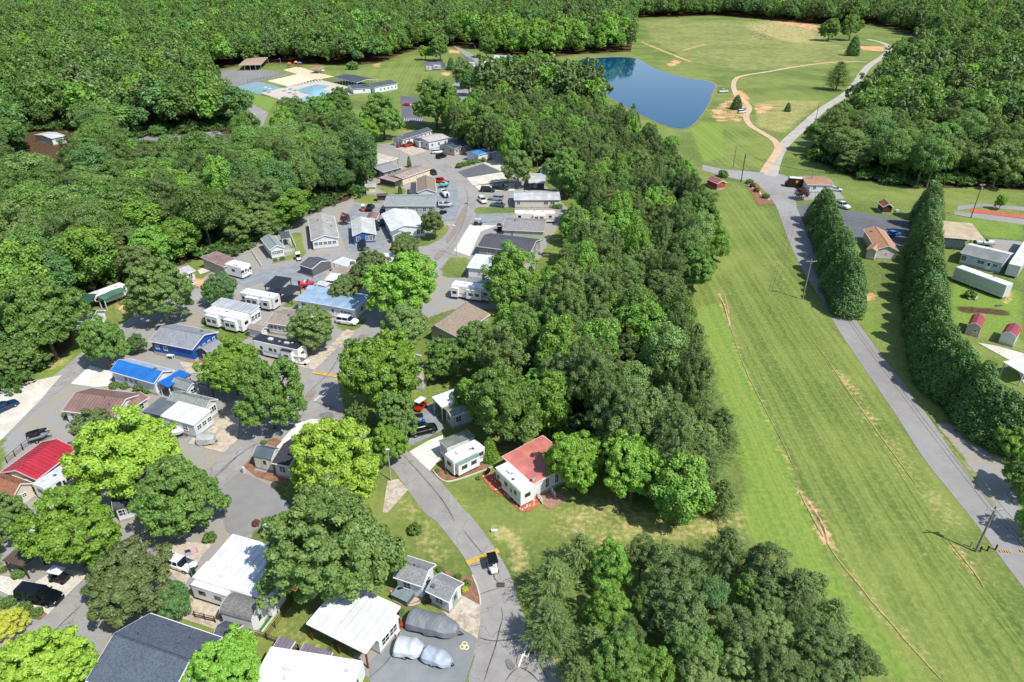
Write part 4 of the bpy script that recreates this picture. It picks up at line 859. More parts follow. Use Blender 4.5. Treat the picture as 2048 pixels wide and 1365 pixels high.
    t('f',1576,216,14,'cedar','small bluish cedar alone in the pond field',1.15)
    t('c5',1910,320,70,'maple','young tree on the red mulch bed beside the right road',1.3)
    # hedge rows of cypress
    L1 = [(1648,412),(1655,432),(1661,454),(1667,476),(1674,498),(1681,520),(1689,543),(1697,565),(1704,583)]
    for i, p in enumerate(resample(L1, 13)):
        P = G('f', p, 5.5); P.z = 0; tree_at(P, 'cypress', random.uniform(7.6, 10.2), random.uniform(8.2, 12), '%s dense dark cypress of the short row, counted from the road junction' % ORD[i], 'cypresses of the short row', i)
    L2 = [(1862,405),(1858,428),(1856,452),(1855,478),(1855,505),(1856,533),(1858,562),(1860,592),(1862,622),(1865,654),(1872,684),(1884,712),(1902,735),(1925,755),(1950,778),(1978,800),(2005,825),(2040,840)]
    for i, p in enumerate(resample(L2, 26)):
        P = G('f', p, 5.5); P.z = 0; tree_at(P, 'cypress', random.uniform(8, 10.8)*(1 if i < 14 else .88), random.uniform(9.2, 13.2) if i < 14 else random.uniform(8.2, 11), '%s dense dark cypress of the long row, counted from the far end' % ORD[i], 'cypresses of the long row', i)
    for x, y, w_, k, lb in ((2030,885,70,'bright','bright leafy tree at the right edge below the cypress row'),(2062,950,90,'oak','dark leafy tree cut by the right edge beside the lane'),(2075,840,90,'oak','dark leafy tree behind the end of the cypress row'),(2085,1040,90,'bright','leafy tree outside the right edge shading the lane')):
        t('f', x, y, w_, k, lb, 1.2)
    # clump at the bottom
    for x, y, w_, k, r, lb in ((1105,1165,120,'feather',1.0,'feathery olive pine overhanging the street at the bottom wood, leftmost'),(1160,1115,100,'feather',1.2,'feathery pine with a grey tip at the top left of the bottom wood'),(1100,1260,130,'feather',1.1,'feathery pine below the leftmost one beside the street markings'),
        (1225,1130,90,'bright',1.5,'bright green upright tree between the pines of the bottom wood'),(1215,1220,100,'bright',1.3,'bright green tree low in the bottom wood below the upright one'),(1285,1110,80,'pine',1.5,'dull green pine at the top edge of the bottom wood'),
        (1345,1145,120,'pine',1.3,'broad dull pine with bare twigs in the middle of the bottom wood'),(1360,1230,140,'pine',1.3,'broad pine below the middle one of the bottom wood'),(1450,1110,110,'feather',1.3,'pine at the upper right of the bottom wood'),
        (1530,1135,110,'pine',1.3,'outer pine at the upper right of the bottom wood beside the field'),(1500,1185,70,'poplar',1.3,'lighter tree between the right pines of the bottom wood'),(1480,1260,110,'pine',1.2,'lighter olive pine low in the bottom wood'),
        (1590,1200,110,'feather',1.3,'pine on the right edge of the bottom wood'),(1640,1280,110,'pine',1.3,'rightmost low pine of the bottom wood'),(1230,1320,120,'oak',1.2,'dark broadleaf tree at the bottom edge of the bottom wood'),(1300,1340,110,'bright',1.2,'bright tree cut by the bottom edge of the picture'),
        (1400,1350,130,'pine',1.2,'pine cut by the bottom edge left of the larger gap'),(1550,1330,130,'pine',1.2,'pine cut by the bottom edge in the right part of the bottom wood'),(1670,1370,120,'pine',1.1,'pine at the bottom edge nearest the field rut'),(1160,1360,110,'feather',1.1,'feathery pine cut by the bottom edge beside the street'),(1300,1200,90,'wood',1.4,'dark broadleaf tree hemmed in by pines of the bottom wood'),(1420,1190,90,'wood',1.3,'dark tree behind the middle pines of the bottom wood'),(1610,1165,90,'pine',1.3,'pine at the upper right corner of the bottom wood by the field'),(1668,1235,90,'feather',1.1,'feathery pine at the right edge of the bottom wood'),(1715,1310,100,'pine',1.1,'low pine farthest right in the bottom wood'),(1560,1265,100,'pine',1.2,'pine just left of the field edge, low in the bottom wood'),(1625,1345,110,'pine',1.1,'pine near the bottom edge beside the rightmost low pine'),(1490,1320,110,'pine',1.2,'olive pine low in the middle of the bottom wood'),(1385,1290,110,'wood',1.3,'dark broadleaf tree low between pines of the bottom wood'),(1250,1270,80,'pine',1.3,'pine between the two bright trees of the bottom wood'),(1540,1200,80,'pine',1.3,'smaller pine behind the outer right pine of the bottom wood'),(1700,1400,100,'pine',1.1,'pine cut by the bottom edge at the far right of the bottom wood'),(1190,1290,90,'feather',1.0,'feathery pine low beside the street side pines of the bottom wood')):
        t('f', x, y, w_, k, lb, r)
    # pines along the open right-hand edge of the centre wood
    for i, (x, y, w_, k) in enumerate(((1445,1000,80,'feather'),(1400,930,110,'feather'),(1440,870,100,'feather'),(1380,870,110,'pine'),(1330,820,110,'pine'),(1395,790,100,'feather'),(1260,820,110,'pine'),(1230,760,100,'pine'),(1310,720,100,'pine'),(1360,690,90,'pine'),
        (1120,760,120,'pine'),(1080,700,90,'pine'),(1250,700,80,'pine'),(1190,700,80,'bright'),(1220,640,80,'bright'),(1160,590,80,'bright'),(1250,570,90,'pine'),(1320,600,90,'pine'),(1350,640,70,'bright'),(1390,545,80,'oak'),(1430,480,70,'bright'),(1400,430,80,'oak'),(1200,470,80,'bright'),(1150,450,70,'bright'),(1290,500,80,'pine'),(1230,500,80,'pine'),(1330,440,80,'pine'))):
        t('f', x, y, w_, k, {'feather': 'feathery dark pine on the field side of the middle wood', 'pine': 'large dull green pine in the front of the middle wood', 'bright': 'bright green poplar like tree among the pines of the middle wood', 'oak': 'dark broadleaf tree where the middle wood meets the field'}[k], 1.3,
          group={'feather': 'feathery pines of the middle wood', 'pine': 'front pines of the middle wood', 'bright': 'bright trees of the middle wood', 'oak': 'broadleaf trees on the field edge of the middle wood'}[k])
    # shrubs
    Sh = [('d1',155,455,100,'shrub','green mound shrub beside the brown canopy'),('d1',75,690,130,'shrub','largest clipped shrub in front of the dark car'),('d1',205,735,115,'shrub','middle clipped shrub in front of the dark car'),('d1',310,780,95,'shrub','yellowish clipped shrub nearest the street'),('d1',30,420,60,'shrub','small shrub left of the brown canopy'),
        ('d3',375,80,130,'shrub','dark shrub alone on the lawn left of the street'),('d3',740,480,60,'shrub','left shrub in the bed by the small grey roof'),('d3',815,535,70,'shrub','middle shrub in the bed by the small grey roof'),('d3',795,585,60,'shrubgold','yellow shrub in the bed by the small grey roof'),('d3',590,420,60,'shrub','shrub tucked behind the grey home near the lawn'),
        ('d4',740,850,36,'shrub','slim shrub against the camper with the green topped slide'),('d4',500,890,40,'shrub','flower clump at the corner of the bright drive'),('d4',580,905,40,'shrub','low plants at the camper steps'),('d4',530,450,45,'shrub','shrub in front of the cottage with the olive roof'),
        ('c7',1755,690,70,'shrub','round shrub at the nose of the long white camper'),('c7',970,1245,75,'shrub','left shrub below the electric blue roof'),('c7',1065,1245,75,'shrub','second shrub below the electric blue roof'),('c7',1190,1270,95,'shrub','left one of the twin hedges below the blue roof'),('c7',1270,1275,90,'shrub','right one of the twin hedges below the blue roof'),('c7',1930,930,110,'shrub','dark shrub right of the navy shed'),
        ('c5',205,150,60,'shrub','dark shrub above the small red shed'),('c5',365,197,42,'shrub','topmost shrub of the row along the junction'),('c5',385,220,38,'shrubrust','second shrub of the row along the junction'),('c5',408,248,38,'shrubrust','third shrub of the row along the junction'),('c5',465,285,44,'shrub','lowest shrub of the row along the junction'),('c5',1720,890,70,'shrub','shrub over the pale boulder below the long trailer'),
        ('d2',930,625,70,'shrub','leafy shrub on the orange patch beside the green turf'),('d2',1860,780,60,'shrub','bright low shrub right of the white carport'),('c6',720,575,36,'shrub','small shrub at the little porch home'),('c6',665,585,30,'shrub','tiny shrub left of the little porch home'),('c3',1650,745,75,'shrub','dark shrub in front of the pale mobile home'),
        ('c2',1250,298,90,'shrub','low dark shrub at the edge of the upper lawn'),('d5',545,1045,50,'shrub','small shrub behind the grey green shed'),('d1',1760,150,110,'shrub','green shrub in the corner above the white camper roof'),('d2',640,30,70,'shrubrust','rusty red shrub beside the white post'),('c8',60,805,70,'shrub','shrub at the corner below the red roof'),('c8',560,300,60,'shrub','shrub beside the mauve roofed home'),('d4',830,950,40,'shrub','small weedy shrub at the edge of the red mulch')]
    for c, x, y, w_, k, lb in Sh: t(c, x, y, w_, k, lb)
    for i, (x, y) in enumerate(((1730,770),(1775,775),(1820,780),(1865,785),(1905,790))): t('c3', x, y, 62, 'shrub', 'clipped bright green hedge bush in front of the pale mobile home', group='hedge bushes by the pale mobile home')
    for i, (x, y) in enumerate(((990,420),(1030,405),(1075,395),(1120,385),(1165,370),(1205,365))): t('c3', x, y, 60, 'shrub', 'leafy plant in the strip beside the blue roofed home', group='plants in the strip by the blue roof')
# ================================================================ BUILDINGS
def rect(c, A, B, Q, he):
    """rectangle with A-B along its near eave at height he, far side through pixel Q (or Q metres deep)"""
    a, b = G(c, A, he).to_2d(), G(c, B, he).to_2d(); d = (b-a).normalized(); n = Vector((-d.y, d.x))
    if isinstance(Q, (int, float)):
        W = Q
        if n.y < 0: a, b = b, a; d = -d; n = -n
    else:
        W = (G(c, Q, he).to_2d()-a).dot(n)
        if W < 0: a, b = b, a; d = -d; n = -n; W = -W
    L = (b-a).length; ctr = (a+b)/2+n*W/2
    return ctr, math.atan2(d.y, d.x), L, W
WHITE = '#f1f0ec'
_wm = {}
def window_meshes(w_, h, kind):
    k = (round(w_, 2), round(h, 2), kind)
    if k in _wm: return _wm[k]
    f = MB(); t = .09
    f.box(-w_/2-t, -w_/2, -.05, .03, -h/2-t, h/2+t).box(w_/2, w_/2+t, -.05, .03, -h/2-t, h/2+t)
    f.box(-w_/2, w_/2, -.05, .03, h/2, h/2+t).box(-w_/2, w_/2, -.07, .03, -h/2-t, -h/2)
    if kind == 'w': f.box(-.025, .025, -.04, .02, -h/2, h/2).box(-w_/2, -.025, -.035, .02, -.02, .02).box(.025, w_/2, -.035, .02, -.02, .02)
    p = MB().box(-w_/2, w_/2, -.012, .02, -h/2, h/2)
    _wm[k] = (f.mesh('window'), p.mesh('pane', glass())); return _wm[k]
_wc = {}
def put_window(root, side, u, z, L, W, w_=.9, h=1.0, kind='w', frame=WHITE, name='window'):
    fm, pm = window_meshes(w_, h, kind)
    k = (fm.name, frame)
    if k not in _wc: m = fm.copy(); m.materials.append(plain(frame, .5, var=.04)); _wc[k] = m
    pos = {'s': ((-.5+u)*L, -W/2, 0), 'n': ((-.5+u)*L, W/2, math.pi), 'e': (L/2, (-.5+u)*W, math.pi/2), 'w': (-L/2, (-.5+u)*W, -math.pi/2)}[side]
    o = link(name, _wc[k], root, (pos[0], pos[1], z), pos[2]); link('pane', pm, o); return o
_dm = {}
def put_door(root, side, u, z0, L, W, col=WHITE, w_=.9, h=2.0):
    k = (w_, h, col)
    if k not in _dm:
        m = MB(); m.box(-w_/2-.1, w_/2+.1, -.03, .02, 0, h+.1); m.box(-w_/2, w_/2, -.06, -.03, .02, h)
        p = MB().box(-w_/2+.18, w_/2-.18, -.075, -.06, h*.5, h*.88); hd = MB().box(w_/2-.14, w_/2-.08, -.11, -.06, h*.45, h*.5)
        _dm[k] = (m.mesh('door', plain(col, .5, var=.05)), p.mesh('pane', glass()), hd.mesh('handle', plain('#777777', .3, .8)))
    a, b, c_ = _dm[k]
    pos = {'s': ((-.5+u)*L, -W/2, 0), 'n': ((-.5+u)*L, W/2, math.pi), 'e': (L/2, (-.5+u)*W, math.pi/2), 'w': (-L/2, (-.5+u)*W, -math.pi/2)}[side]
    o = link('door', a, root, (pos[0], pos[1], z0), pos[2]); link('pane', b, o); link('handle', c_, o)
def profile(kind, Wc, he, rise, rf):
    h = Wc/2
    if kind == 'gable': return [(-h, he), (-h+Wc*rf, he+rise), (h, he)]
    if kind == 'shed': return [(-h, he), (h, he+rise)]
    if kind == 'shedback': return [(-h, he+rise), (h, he)]
    if kind == 'barrel': return [(-h*math.cos(t), he+rise*math.sin(t)) for t in np.linspace(.12, math.pi-.12, 9)]
    if kind == 'gambrel': return [(-h, he), (-h*.62, he+rise*.62), (0, he+rise), (h*.62, he+rise*.62), (h, he)]
def pz(pr, c):
    for a, b in zip(pr, pr[1:]):
        if c <= b[0]: return a[1]+(b[1]-a[1])*(c-a[0])/(b[0]-a[0]+1e-9)
    return pr[-1][1]
RM = {'metal': metalroof, 'shingle': shingle, 'flat': plain}
def house(name, label, c, A, B, Q, he=2.9, rise=1.1, ridge='x', kind='gable', rf=.5, roof='#8a8a88', rt='shingle', roof2=None, wall='#d8d4ca', trim=WHITE, ov=.3,
          win=None, doors=(), open_front=0.0, posts=None, skirt='#b8b4ac', vents=1, cat='house', wh=1.0, ww=.95, seams=False, screen=None, group=None, gut=True):
    ctr, rz, L, W = rect(c, A, B, Q, he)
    o = empty(name, (ctr.x, ctr.y, 0), rz, label, cat, group); rr = random.Random(label)
    La, Wc = (L, W) if ridge == 'x' else (W, L)
    tr = (lambda a, c_, z: (a, c_, z)) if ridge == 'x' else (lambda a, c_, z: (c_, -a, z))
    pr = profile(kind, Wc, he, rise, rf); th = .11
    RMF = RM[rt]
    def slab(prof, nm, mt, a0=-La/2, a1=La/2):
        m = MB(); v = [tr(a, p[0], p[1]+q) for a in (a0, a1) for q in (0, -th) for p in prof]; n = len(prof); f = []
        for i in range(n-1): f += [(i, i+1, 2*n+i+1, 2*n+i), (n+i, 3*n+i, 3*n+i+1, n+i+1), (i, n+i, n+i+1, i+1), (2*n+i, 2*n+i+1, 3*n+i+1, 3*n+i)]
        f += [(0, 2*n, 3*n, n), (n-1, 2*n-1, 4*n-1, 3*n-1)]
        return m.add(v, f).obj(nm, mt, o)
    if roof2 and len(pr) == 3:
        slab(pr[:2], 'roof', RMF(roof)); r2 = slab(pr[1:], 'roof', RM[rt](roof2)); r2['label'] = 'far roof slope in a different colour'
    else: slab(pr, 'roof', RMF(roof), )
    # trim boards along rakes and eaves
    for a0, a1 in ((-La/2-.035, -La/2-.003), (La/2+.003, La/2+.035)):
        f = MB()
        for p, q in zip(pr, pr[1:]):
            v = [tr(a, x, z) for a in (a0, a1) for x, z in ((p[0], p[1]+.015), (q[0], q[1]+.015), (q[0], q[1]-.2), (p[0], p[1]-.2))]
            f.add(v, [(0,1,2,3),(4,7,6,5),(0,4,5,1),(1,5,6,2),(2,6,7,3),(3,7,4,0)])
        f.obj('rake_board', plain(trim, .5, var=.04), o)
    if gut and W > 3 and L > 3:
        for s, p in ((-1, pr[0]), (1, pr[-1])):
            x0, x1 = sorted((p[0]+s*.003, p[0]+s*.1)); m = MB()
            v = [tr(a, x, z) for a in (-La/2, La/2) for x, z in ((x0, p[1]-.02), (x1, p[1]-.02), (x1, p[1]-.14), (x0, p[1]-.14))]
            m.add(v, [(0,1,2,3),(4,7,6,5),(0,4,5,1),(1,5,6,2),(2,6,7,3),(3,7,4,0)]); m.obj('gutter', plain(trim, .45, var=.04), o)
    if kind == 'gable' and rt == 'shingle' and La > 4:
        m = MB(); r0 = pr[1]; v = [tr(a, r0[0]+x, r0[1]+z) for a in (-La/2, La/2) for x, z in ((-.16, -.05), (0, .035), (.16, -.05), (0, -.03))]
        m.add(v, [(0,1,2,3),(4,7,6,5),(0,4,5,1),(1,5,6,2),(2,6,7,3),(3,7,4,0)]).obj('ridge_cap', shingle('#%02x%02x%02x' % tuple(int(int(roof[i:i+2], 16)*.82) for i in (1, 3, 5))), o)
    if seams:
        m = MB(); step = .45 if seams is True else seams; a = -La/2+step
        while a < La/2-.1:
            for p, q in zip(pr, pr[1:]):
                v = [tr(a+da, x, z+dz) for da in (-.018, .018) for x, z in ((p[0], p[1]), (q[0], q[1])) for dz in (.004, .05)]
                m.add(v, [(0,1,3,2),(4,6,7,5),(1,5,7,3),(0,2,6,4),(0,4,5,1),(2,3,7,6)])
            a += step
        s_ = m.obj('roof_seams', plain('#%02x%02x%02x' % tuple(int(int(roof[i:i+2], 16)*.8) for i in (1, 3, 5)), .5), o); s_['kind'] = 'stuff'
    # walls
    wa, wc_ = La/2-ov, Wc/2-ov; wL, wW = L-2*ov, W-2*ov
    if wall and wa > .3 and wc_ > .3:
        a0, a1 = -wa, wa
        if ridge == 'y' and open_front: a1 = wa-open_front
        if ridge == 'x' and open_front: a1 = wa-open_front
        cs = sorted({-wc_, wc_}|{p[0] for p in pr if -wc_ < p[0] < wc_}); pf = [(x, pz(pr, x)-th-.015) for x in cs]
        bot = .12; n = len(pf); ring = lambda a: [tr(a, x, z) for x, z in pf]+[tr(a, wc_, bot), tr(a, -wc_, bot)]
        m = MB().loft([ring(a0), ring(a1)]); m.obj('wall', siding(wall), o)
        if skirt:
            s = MB(); x0, x1 = (a0-.02, a1+.02)
            v = [tr(a, x, z) for a in (x0, x1) for x, z in ((-wc_-.02, 0), (wc_+.02, 0), (wc_+.02, .5), (-wc_-.02, .5))]
            s.add(v, [(0,1,2,3),(4,7,6,5),(0,4,5,1),(1,5,6,2),(2,6,7,3),(3,7,4,0)]).obj('skirting', plain(skirt, .8), o)
        if open_front:
            pm = plain(trim, .6); k = max(2, int(wc_*2/2.2)+1)
            for i in range(k):
                x = -wc_+.1+(2*wc_-.2)*i/(k-1); zt = pz(pr, x)-th-.01; p = tr(wa, x, 0)
                MB().box(p[0]-.07, p[0]+.07, p[1]-.07, p[1]+.07, 0, zt).obj('porch_post', pm, o)
            pt = [tr(a, x, z) for a in (a1+.01, wa+.05) for x, z in ((-wc_, .02), (wc_, .02), (wc_, .35), (-wc_, .35))]
            MB().add(pt, [(0,1,2,3),(4,7,6,5),(0,4,5,1),(1,5,6,2),(2,6,7,3),(3,7,4,0)]).obj('porch_floor', plain('#a89a88', .8), o)
            sc = plain('#2c2e2e', .6)
            for i in range(k-1):
                xa = -wc_+.1+(2*wc_-.2)*i/(k-1)+.08; xb = -wc_+.1+(2*wc_-.2)*(i+1)/(k-1)-.08; zt = min(pz(pr, xa), pz(pr, xb))-th-.15
                v = [tr(a, x, z) for a in (wa-.01, wa+.01) for x, z in ((xa, .36), (xb, .36), (xb, zt), (xa, zt))]
                MB().add(v, [(0,1,2,3),(4,7,6,5),(0,4,5,1),(1,5,6,2),(2,6,7,3),(3,7,4,0)]).obj('screen_panel', sc, o)
        if win is None:
            win = [('s', (i+.5)/max(1, int(wL/2.6))) for i in range(int(wL/2.6))]+[(s, (i+.5)/max(1, int(wW/2.8))) for s in 'ew' for i in range(int(wW/2.8))]
            win = [q for q in win if rr.random() > .12]
        zc = min(he, 2.9)*.58+.05
        for q in win:
            s_, u = q[:2]; w_ = q[2] if len(q) > 2 else ww; h = q[3] if len(q) > 3 else min(wh, he-1.3)
            if open_front and ((ridge == 'y' and s_ == 's') or (ridge == 'x' and s_ == 'e')): continue
            put_window(o, s_, u, zc+(q[4] if len(q) > 4 else 0), wL, wW, w_, h)
        for q in doors: put_door(o, q[0], q[1], .3, wL, wW, q[2] if len(q) > 2 else WHITE, h=min(2.0, he-.6))
    if posts:
        pm = plain(posts, .7); k = max(2, int(L/3)+1)
        for s in (-1, 1):
            for i in range(k):
                x = -L/2+.2+(L-.4)*i/(k-1); y = s*(W/2-.2); zt = (pz(pr, y) if ridge == 'x' else pz(pr, x))-th-.01
                MB().box(x-.08, x+.08, y-.08, y+.08, 0, zt).obj('post', pm, o)
    for i in range(vents):
        c_ = rr.uniform(-.35, .35)*Wc; a = rr.uniform(-.35, .35)*La; z = pz(pr, c_); p = tr(a, c_, z)
        if rr.random() < .5: MB().tube((p[0], p[1], z-.05), (p[0], p[1], z+.35), .07, n=8).obj('vent_pipe', plain('#55575a', .5), o)
        else: MB().box(p[0]-.22, p[0]+.22, p[1]-.2, p[1]+.2, z-.05, z+.22).obj('roof_vent', plain('#6a6a68', .5), o)
    o['_dims'] = (L, W); del o['_dims']
    return o
def canopy(name, label, c, A, B, Q, he, roof, rt='flat', post='#e8e6e0', rise=.25, cat='carport', seams=False, group=None):
    return house(name, label, c, A, B, Q, he, rise, 'x', 'shed', .5, roof, rt, wall=None, posts=post, vents=0, cat=cat, seams=seams, ov=.0, trim=WHITE if roof > '#888' else '#44464a', group=group)
def rv(name, label, c, A, B, W=2.6, he=3.3, col='#f2f1ee', roof='#f4f3f0', stripe='#8c8f94', slides=(), nose='w', slidetop=None, win=None, ac=1, wheels=True, cat='camper', side='s', group=None):
    ctr, rz, L, W = rect(c, A, B, float(W) if isinstance(W, (int, float)) else W, he)
    o = empty(name, (ctr.x, ctr.y, 0), rz, label, cat, group); rr = random.Random(label); x0, x1 = -L/2, L/2
    prof = [(-W/2, .55), (-W/2, he-.12), (-W/2+.12, he-.02), (W/2-.12, he-.02), (W/2, he-.12), (W/2, .55)]
    nl = min(2.2, L*.28) if nose else 0
    rings = []
    def ring(x, zb, k=1): return [(x, p[0]*k, max(zb, p[1]) if p[1] < 1 else p[1]) for p in prof]
    if nose == 'w': rings = [ring(x0+.25, 1.9, .93), ring(x0+.6, 1.6), ring(x0+nl, 1.5), ring(x0+nl+.15, .55), ring(x1, .55)]
    elif nose == 'e': rings = [ring(x0, .55), ring(x1-nl-.15, .55), ring(x1-nl, 1.5), ring(x1-.6, 1.6), ring(x1-.25, 1.9, .93)]
    else: rings = [ring(x0, .55), ring(x1, .55)]
    MB().loft(rings).obj('body', plain(col, .35, var=.05, spec=.5), o)
    MB().box(x0+.1, x1-.1, -W/2+.06, W/2-.06, he-.015, he+.05).obj('roof', plain(roof, .5, var=.07), o)
    sm = plain(stripe, .4)
    for z, h in ((1.25, .14), (1.5, .06)):
        MB().box(x0+(nl+.3 if nose == 'w' else .2), x1-(nl+.3 if nose == 'e' else .2), -W/2-.012, -W/2-.002, z, z+h).obj('stripe', sm, o)
    for i in range(ac):
        x = (-.18+.4*i)*L+rr.uniform(-.3, .3); MB().box(x-.45, x+.45, -.35, .35, he+.05, he+.33).obj('air_conditioner', plain('#e6e4df' if roof > '#888' else '#f2f2f2', .5), o)
    for i in range(3):
        x = rr.uniform(-.42, .42)*L; y = rr.uniform(-.3, .3)*W; MB().box(x-.2, x+.2, y-.2, y+.2, he+.05, he+.13).obj('roof_hatch', plain('#cfcdc8' if i else '#55585c', .5), o)
    for sx0, sx1 in slides:
        a, b = x0+L*sx0, x0+L*sx1
        s = MB().box(a, b, -W/2-.75, -W/2-.013, .75, he-.45).obj('slide_out', plain(col, .35, var=.05, spec=.5), o)
        MB().box(a-.04, b+.04, -W/2-.8, -W/2-.013, he-.448, he-.39).obj('slide_roof', plain(slidetop or roof, .5), s)
        fm, pm = window_meshes(min(1.3, (b-a)*.4), .7, 'p')
        for u in ((.28, .72) if b-a > 2.6 else (.5,)):
            MB().box(a+(b-a)*u-.5, a+(b-a)*u+.5, -W/2-.775, -W/2-.752, 1.55, 2.25).obj('window', glass(), s)
    if win is None: win = [(.12, .8), (.5, .7), (.88, .8)]
    for u, w_ in win:
        if any(a-.03 < u < b+.03 for a, b in slides): continue
        x = x0+L*u; f = MB().box(x-w_/2-.06, x+w_/2+.06, -W/2-.022, -W/2-.003, 1.75, 2.45).obj('window', plain('#3a3b3d', .4), o); MB().box(x-w_/2, x+w_/2, -W/2-.034, -W/2-.023, 1.81, 2.39).obj('pane', glass(), f)
    for s in ((-1, 1) if cat != 'trailer' else ()):
        e = MB().box(-.5, .5, -.01, .01, 1.7, 2.4).obj('window', glass(), o)
        e.location = ((x1 if s > 0 else x0)+s*.012, 0, 0) if nose != ('e' if s > 0 else 'w') else ((x1-.25 if s > 0 else x0+.25)+s*.08, 0, 0.25); e.rotation_euler = (0, 0, math.pi/2)
    put_door(o, 's', .3 if nose == 'e' else .66, .6, L, W-.0, '#ecebe7', .7, 1.85) if cat != 'trailer' and not any(a < (.3 if nose == 'e' else .66) < b for a, b in slides) else None
    if wheels:
        for s in (-1, 1):
            for k in (0, 1):
                x = (-.12+.1*0)*L*(-1 if nose == 'w' else 1)+k*.85; t_ = MB().tube((x, s*(W/2-.3), .36), (x, s*(W/2-.02), .36), .36, n=12).obj('wheel', plain('#1c1c1c', .8), o)
                MB().tube((x, s*(W/2-.02), .36), (x, s*(W/2+.005), .36), .19, n=10).obj('rim', plain('#b8b8b8', .3, .6), t_)
    MB().box(x0+nl+.2, x1-.2, -W/2+.15, W/2-.15, .35, .56).obj('chassis', plain('#2b2b2b', .7), o)
    return o
# ================================================================ VEHICLES
_car = {}
CT = {  # length, width, height, hood z, cabin start/end (from the rear, 0..1), roof start/end, bed
 'sedan': (4.7, 1.85, 1.45, .95, (.12, .74), (.27, .58), 0), 'suv': (4.8, 1.95, 1.75, 1.1, (.01, .74), (.06, .6), 0), 'bigsuv': (5.6, 2.05, 1.95, 1.2, (.01, .76), (.05, .62), 0),
 'pickup': (5.7, 2.0, 1.9, 1.2, (.36, .74), (.4, .62), 1)}
def car_proto(t, col):
    if (t, col) in _car: return _car[(t, col)]
    L, W, H, hz, cab, rf_, bed = CT[t]; P = []
    hw = W/2; st = [(-L/2, hw*.86, .38, hz*.8), (-L/2+.12, hw*.95, .28, hz*.97), (-L*.3, hw, .24, hz*(.98 if not bed else .96)), (L*.12, hw, .24, hz), (L*.26, hw, .24, hz*.97), (L*.42, hw*.94, .28, hz*.86), (L/2-.06, hw*.84, .34, hz*.72), (L/2, hw*.74, .42, hz*.6)]
    def r8(x, h, zb, zt): return [(x, -h*.9, zb), (x, -h, zb+.14), (x, -h, zt-.16), (x, -h*.86, zt), (x, h*.86, zt), (x, h, zt-.16), (x, h, zb+.14), (x, h*.9, zb)]
    paint = plain(col, .22, .15 if col not in ('#f4f4f2',) else 0, var=.03, spec=.6)
    P.append(('body', MB().loft([r8(*s) for s in st]).mesh('body', paint, False), []))
    X = lambda u: -L/2+u*L
    def r4(x, h, z0, z1, h1): return [(x, -h, z0), (x, -h1, z1), (x, h1, z1), (x, h, z0)]
    c0, c1 = X(cab[0]), X(cab[1]); r0, r1 = X(rf_[0]), X(rf_[1]); zb = hz*.93
    g = MB().loft([r4(c0, hw*.86, zb, zb+.05, hw*.84), r4(r0, hw*.9, zb, H-.07, hw*.72), r4(r1, hw*.9, zb, H-.07, hw*.72), r4(c1, hw*.84, zb, zb+.05, hw*.82)])
    P.append(('windows', g.mesh('windows', plain('#14181c', .06, var=.1, spec=.8)), []))
    rm = MB().loft([r4(r0-.08, hw*.7, H-.075, H-.05, hw*.66), r4(r0+.25, hw*.75, H-.075, H, hw*.66), r4(r1-.25, hw*.75, H-.075, H, hw*.66), r4(r1+.05, hw*.7, H-.075, H-.05, hw*.66)])
    for u in (.0, .5, 1.0):
        x = r0+(r1-r0)*u
        for s in (-1, 1): rm.tube((x+(c0-r0)*.0, s*hw*.735, H-.06), (x+(-.1 if u == 0 else .12 if u == 1 else 0), s*hw*.91, zb), .045, n=4)
    P.append(('roof', rm.mesh('roof', paint), []))
    tyre = MB().tube((0, -.11, 0), (0, .11, 0), .34, n=14).mesh('wheel', plain('#181818', .85)); rim = MB().tube((0, -.125, 0), (0, .125, 0), .2, n=10).mesh('rim', plain('#b9bcbf', .3, .7))
    for x in (-L*.31, L*.31):
        for s in (-1, 1): P.append(('wheel', tyre, [('rim', rim)], (x, s*(hw-.1), .34)))
    for s in (-1, 1):
        P.append(('headlight', MB().box(L/2-.14, L/2-.02, s*hw*.62-.16, s*hw*.62+.16, hz*.58, hz*.7).mesh('headlight', plain('#dfe6ea', .1)), []))
        P.append(('taillight', MB().box(-L/2-.015, -L/2+.06, s*hw*.68-.13, s*hw*.68+.13, hz*.62, hz*.78).mesh('taillight', plain('#8c1414', .3)), []))
        P.append(('mirror', MB().box(c1-.55, c1-.4, s*(hw+.02)-.1, s*(hw+.02)+.1, zb+.02, zb+.16).mesh('mirror', paint), []))
    P.append(('bumper', MB().box(L/2-.12, L/2+.03, -hw*.7, hw*.7, .3, .46).mesh('bumper', plain('#2a2a2c', .6)), []))
    if bed: P.append(('cargo_bed', MB().box(-L/2+.18, X(.34), -hw*.8, hw*.8, hz*.9, hz*1.0).mesh('cargo_bed', plain('#26282a', .8)), []))
    _car[(t, col)] = P; return P
CARN = {'sedan': ('parked_car', 'car'), 'suv': ('parked_suv', 'SUV'), 'bigsuv': ('parked_suv', 'SUV'), 'pickup': ('pickup_truck', 'pickup truck')}
def heading(c, p, q, z=0.0):
    a, b = G(c, p, z), G(c, q, z); return math.atan2(b.y-a.y, b.x-a.x)
def assemble(P, name, loc, rz, label, cat, group=None):
    o = empty(name, loc, rz, label, cat, group)
    for q in P:
        ch = link(q[0], q[1], o, q[3] if len(q) > 3 else None)
        for n_, m in q[2]: link(n_, m, ch)
    return o
def car(c, p, q, t, col, label):
    """p -> q: rear to front in the photograph"""
    m = ((p[0]+q[0])/2, (p[1]+q[1])/2); P = G(c, m, .8)
    return assemble(car_proto(t, col), CARN[t][0], (P.x, P.y, .06), heading(c, p, q, .8), label, CARN[t][1])
_cart = {}
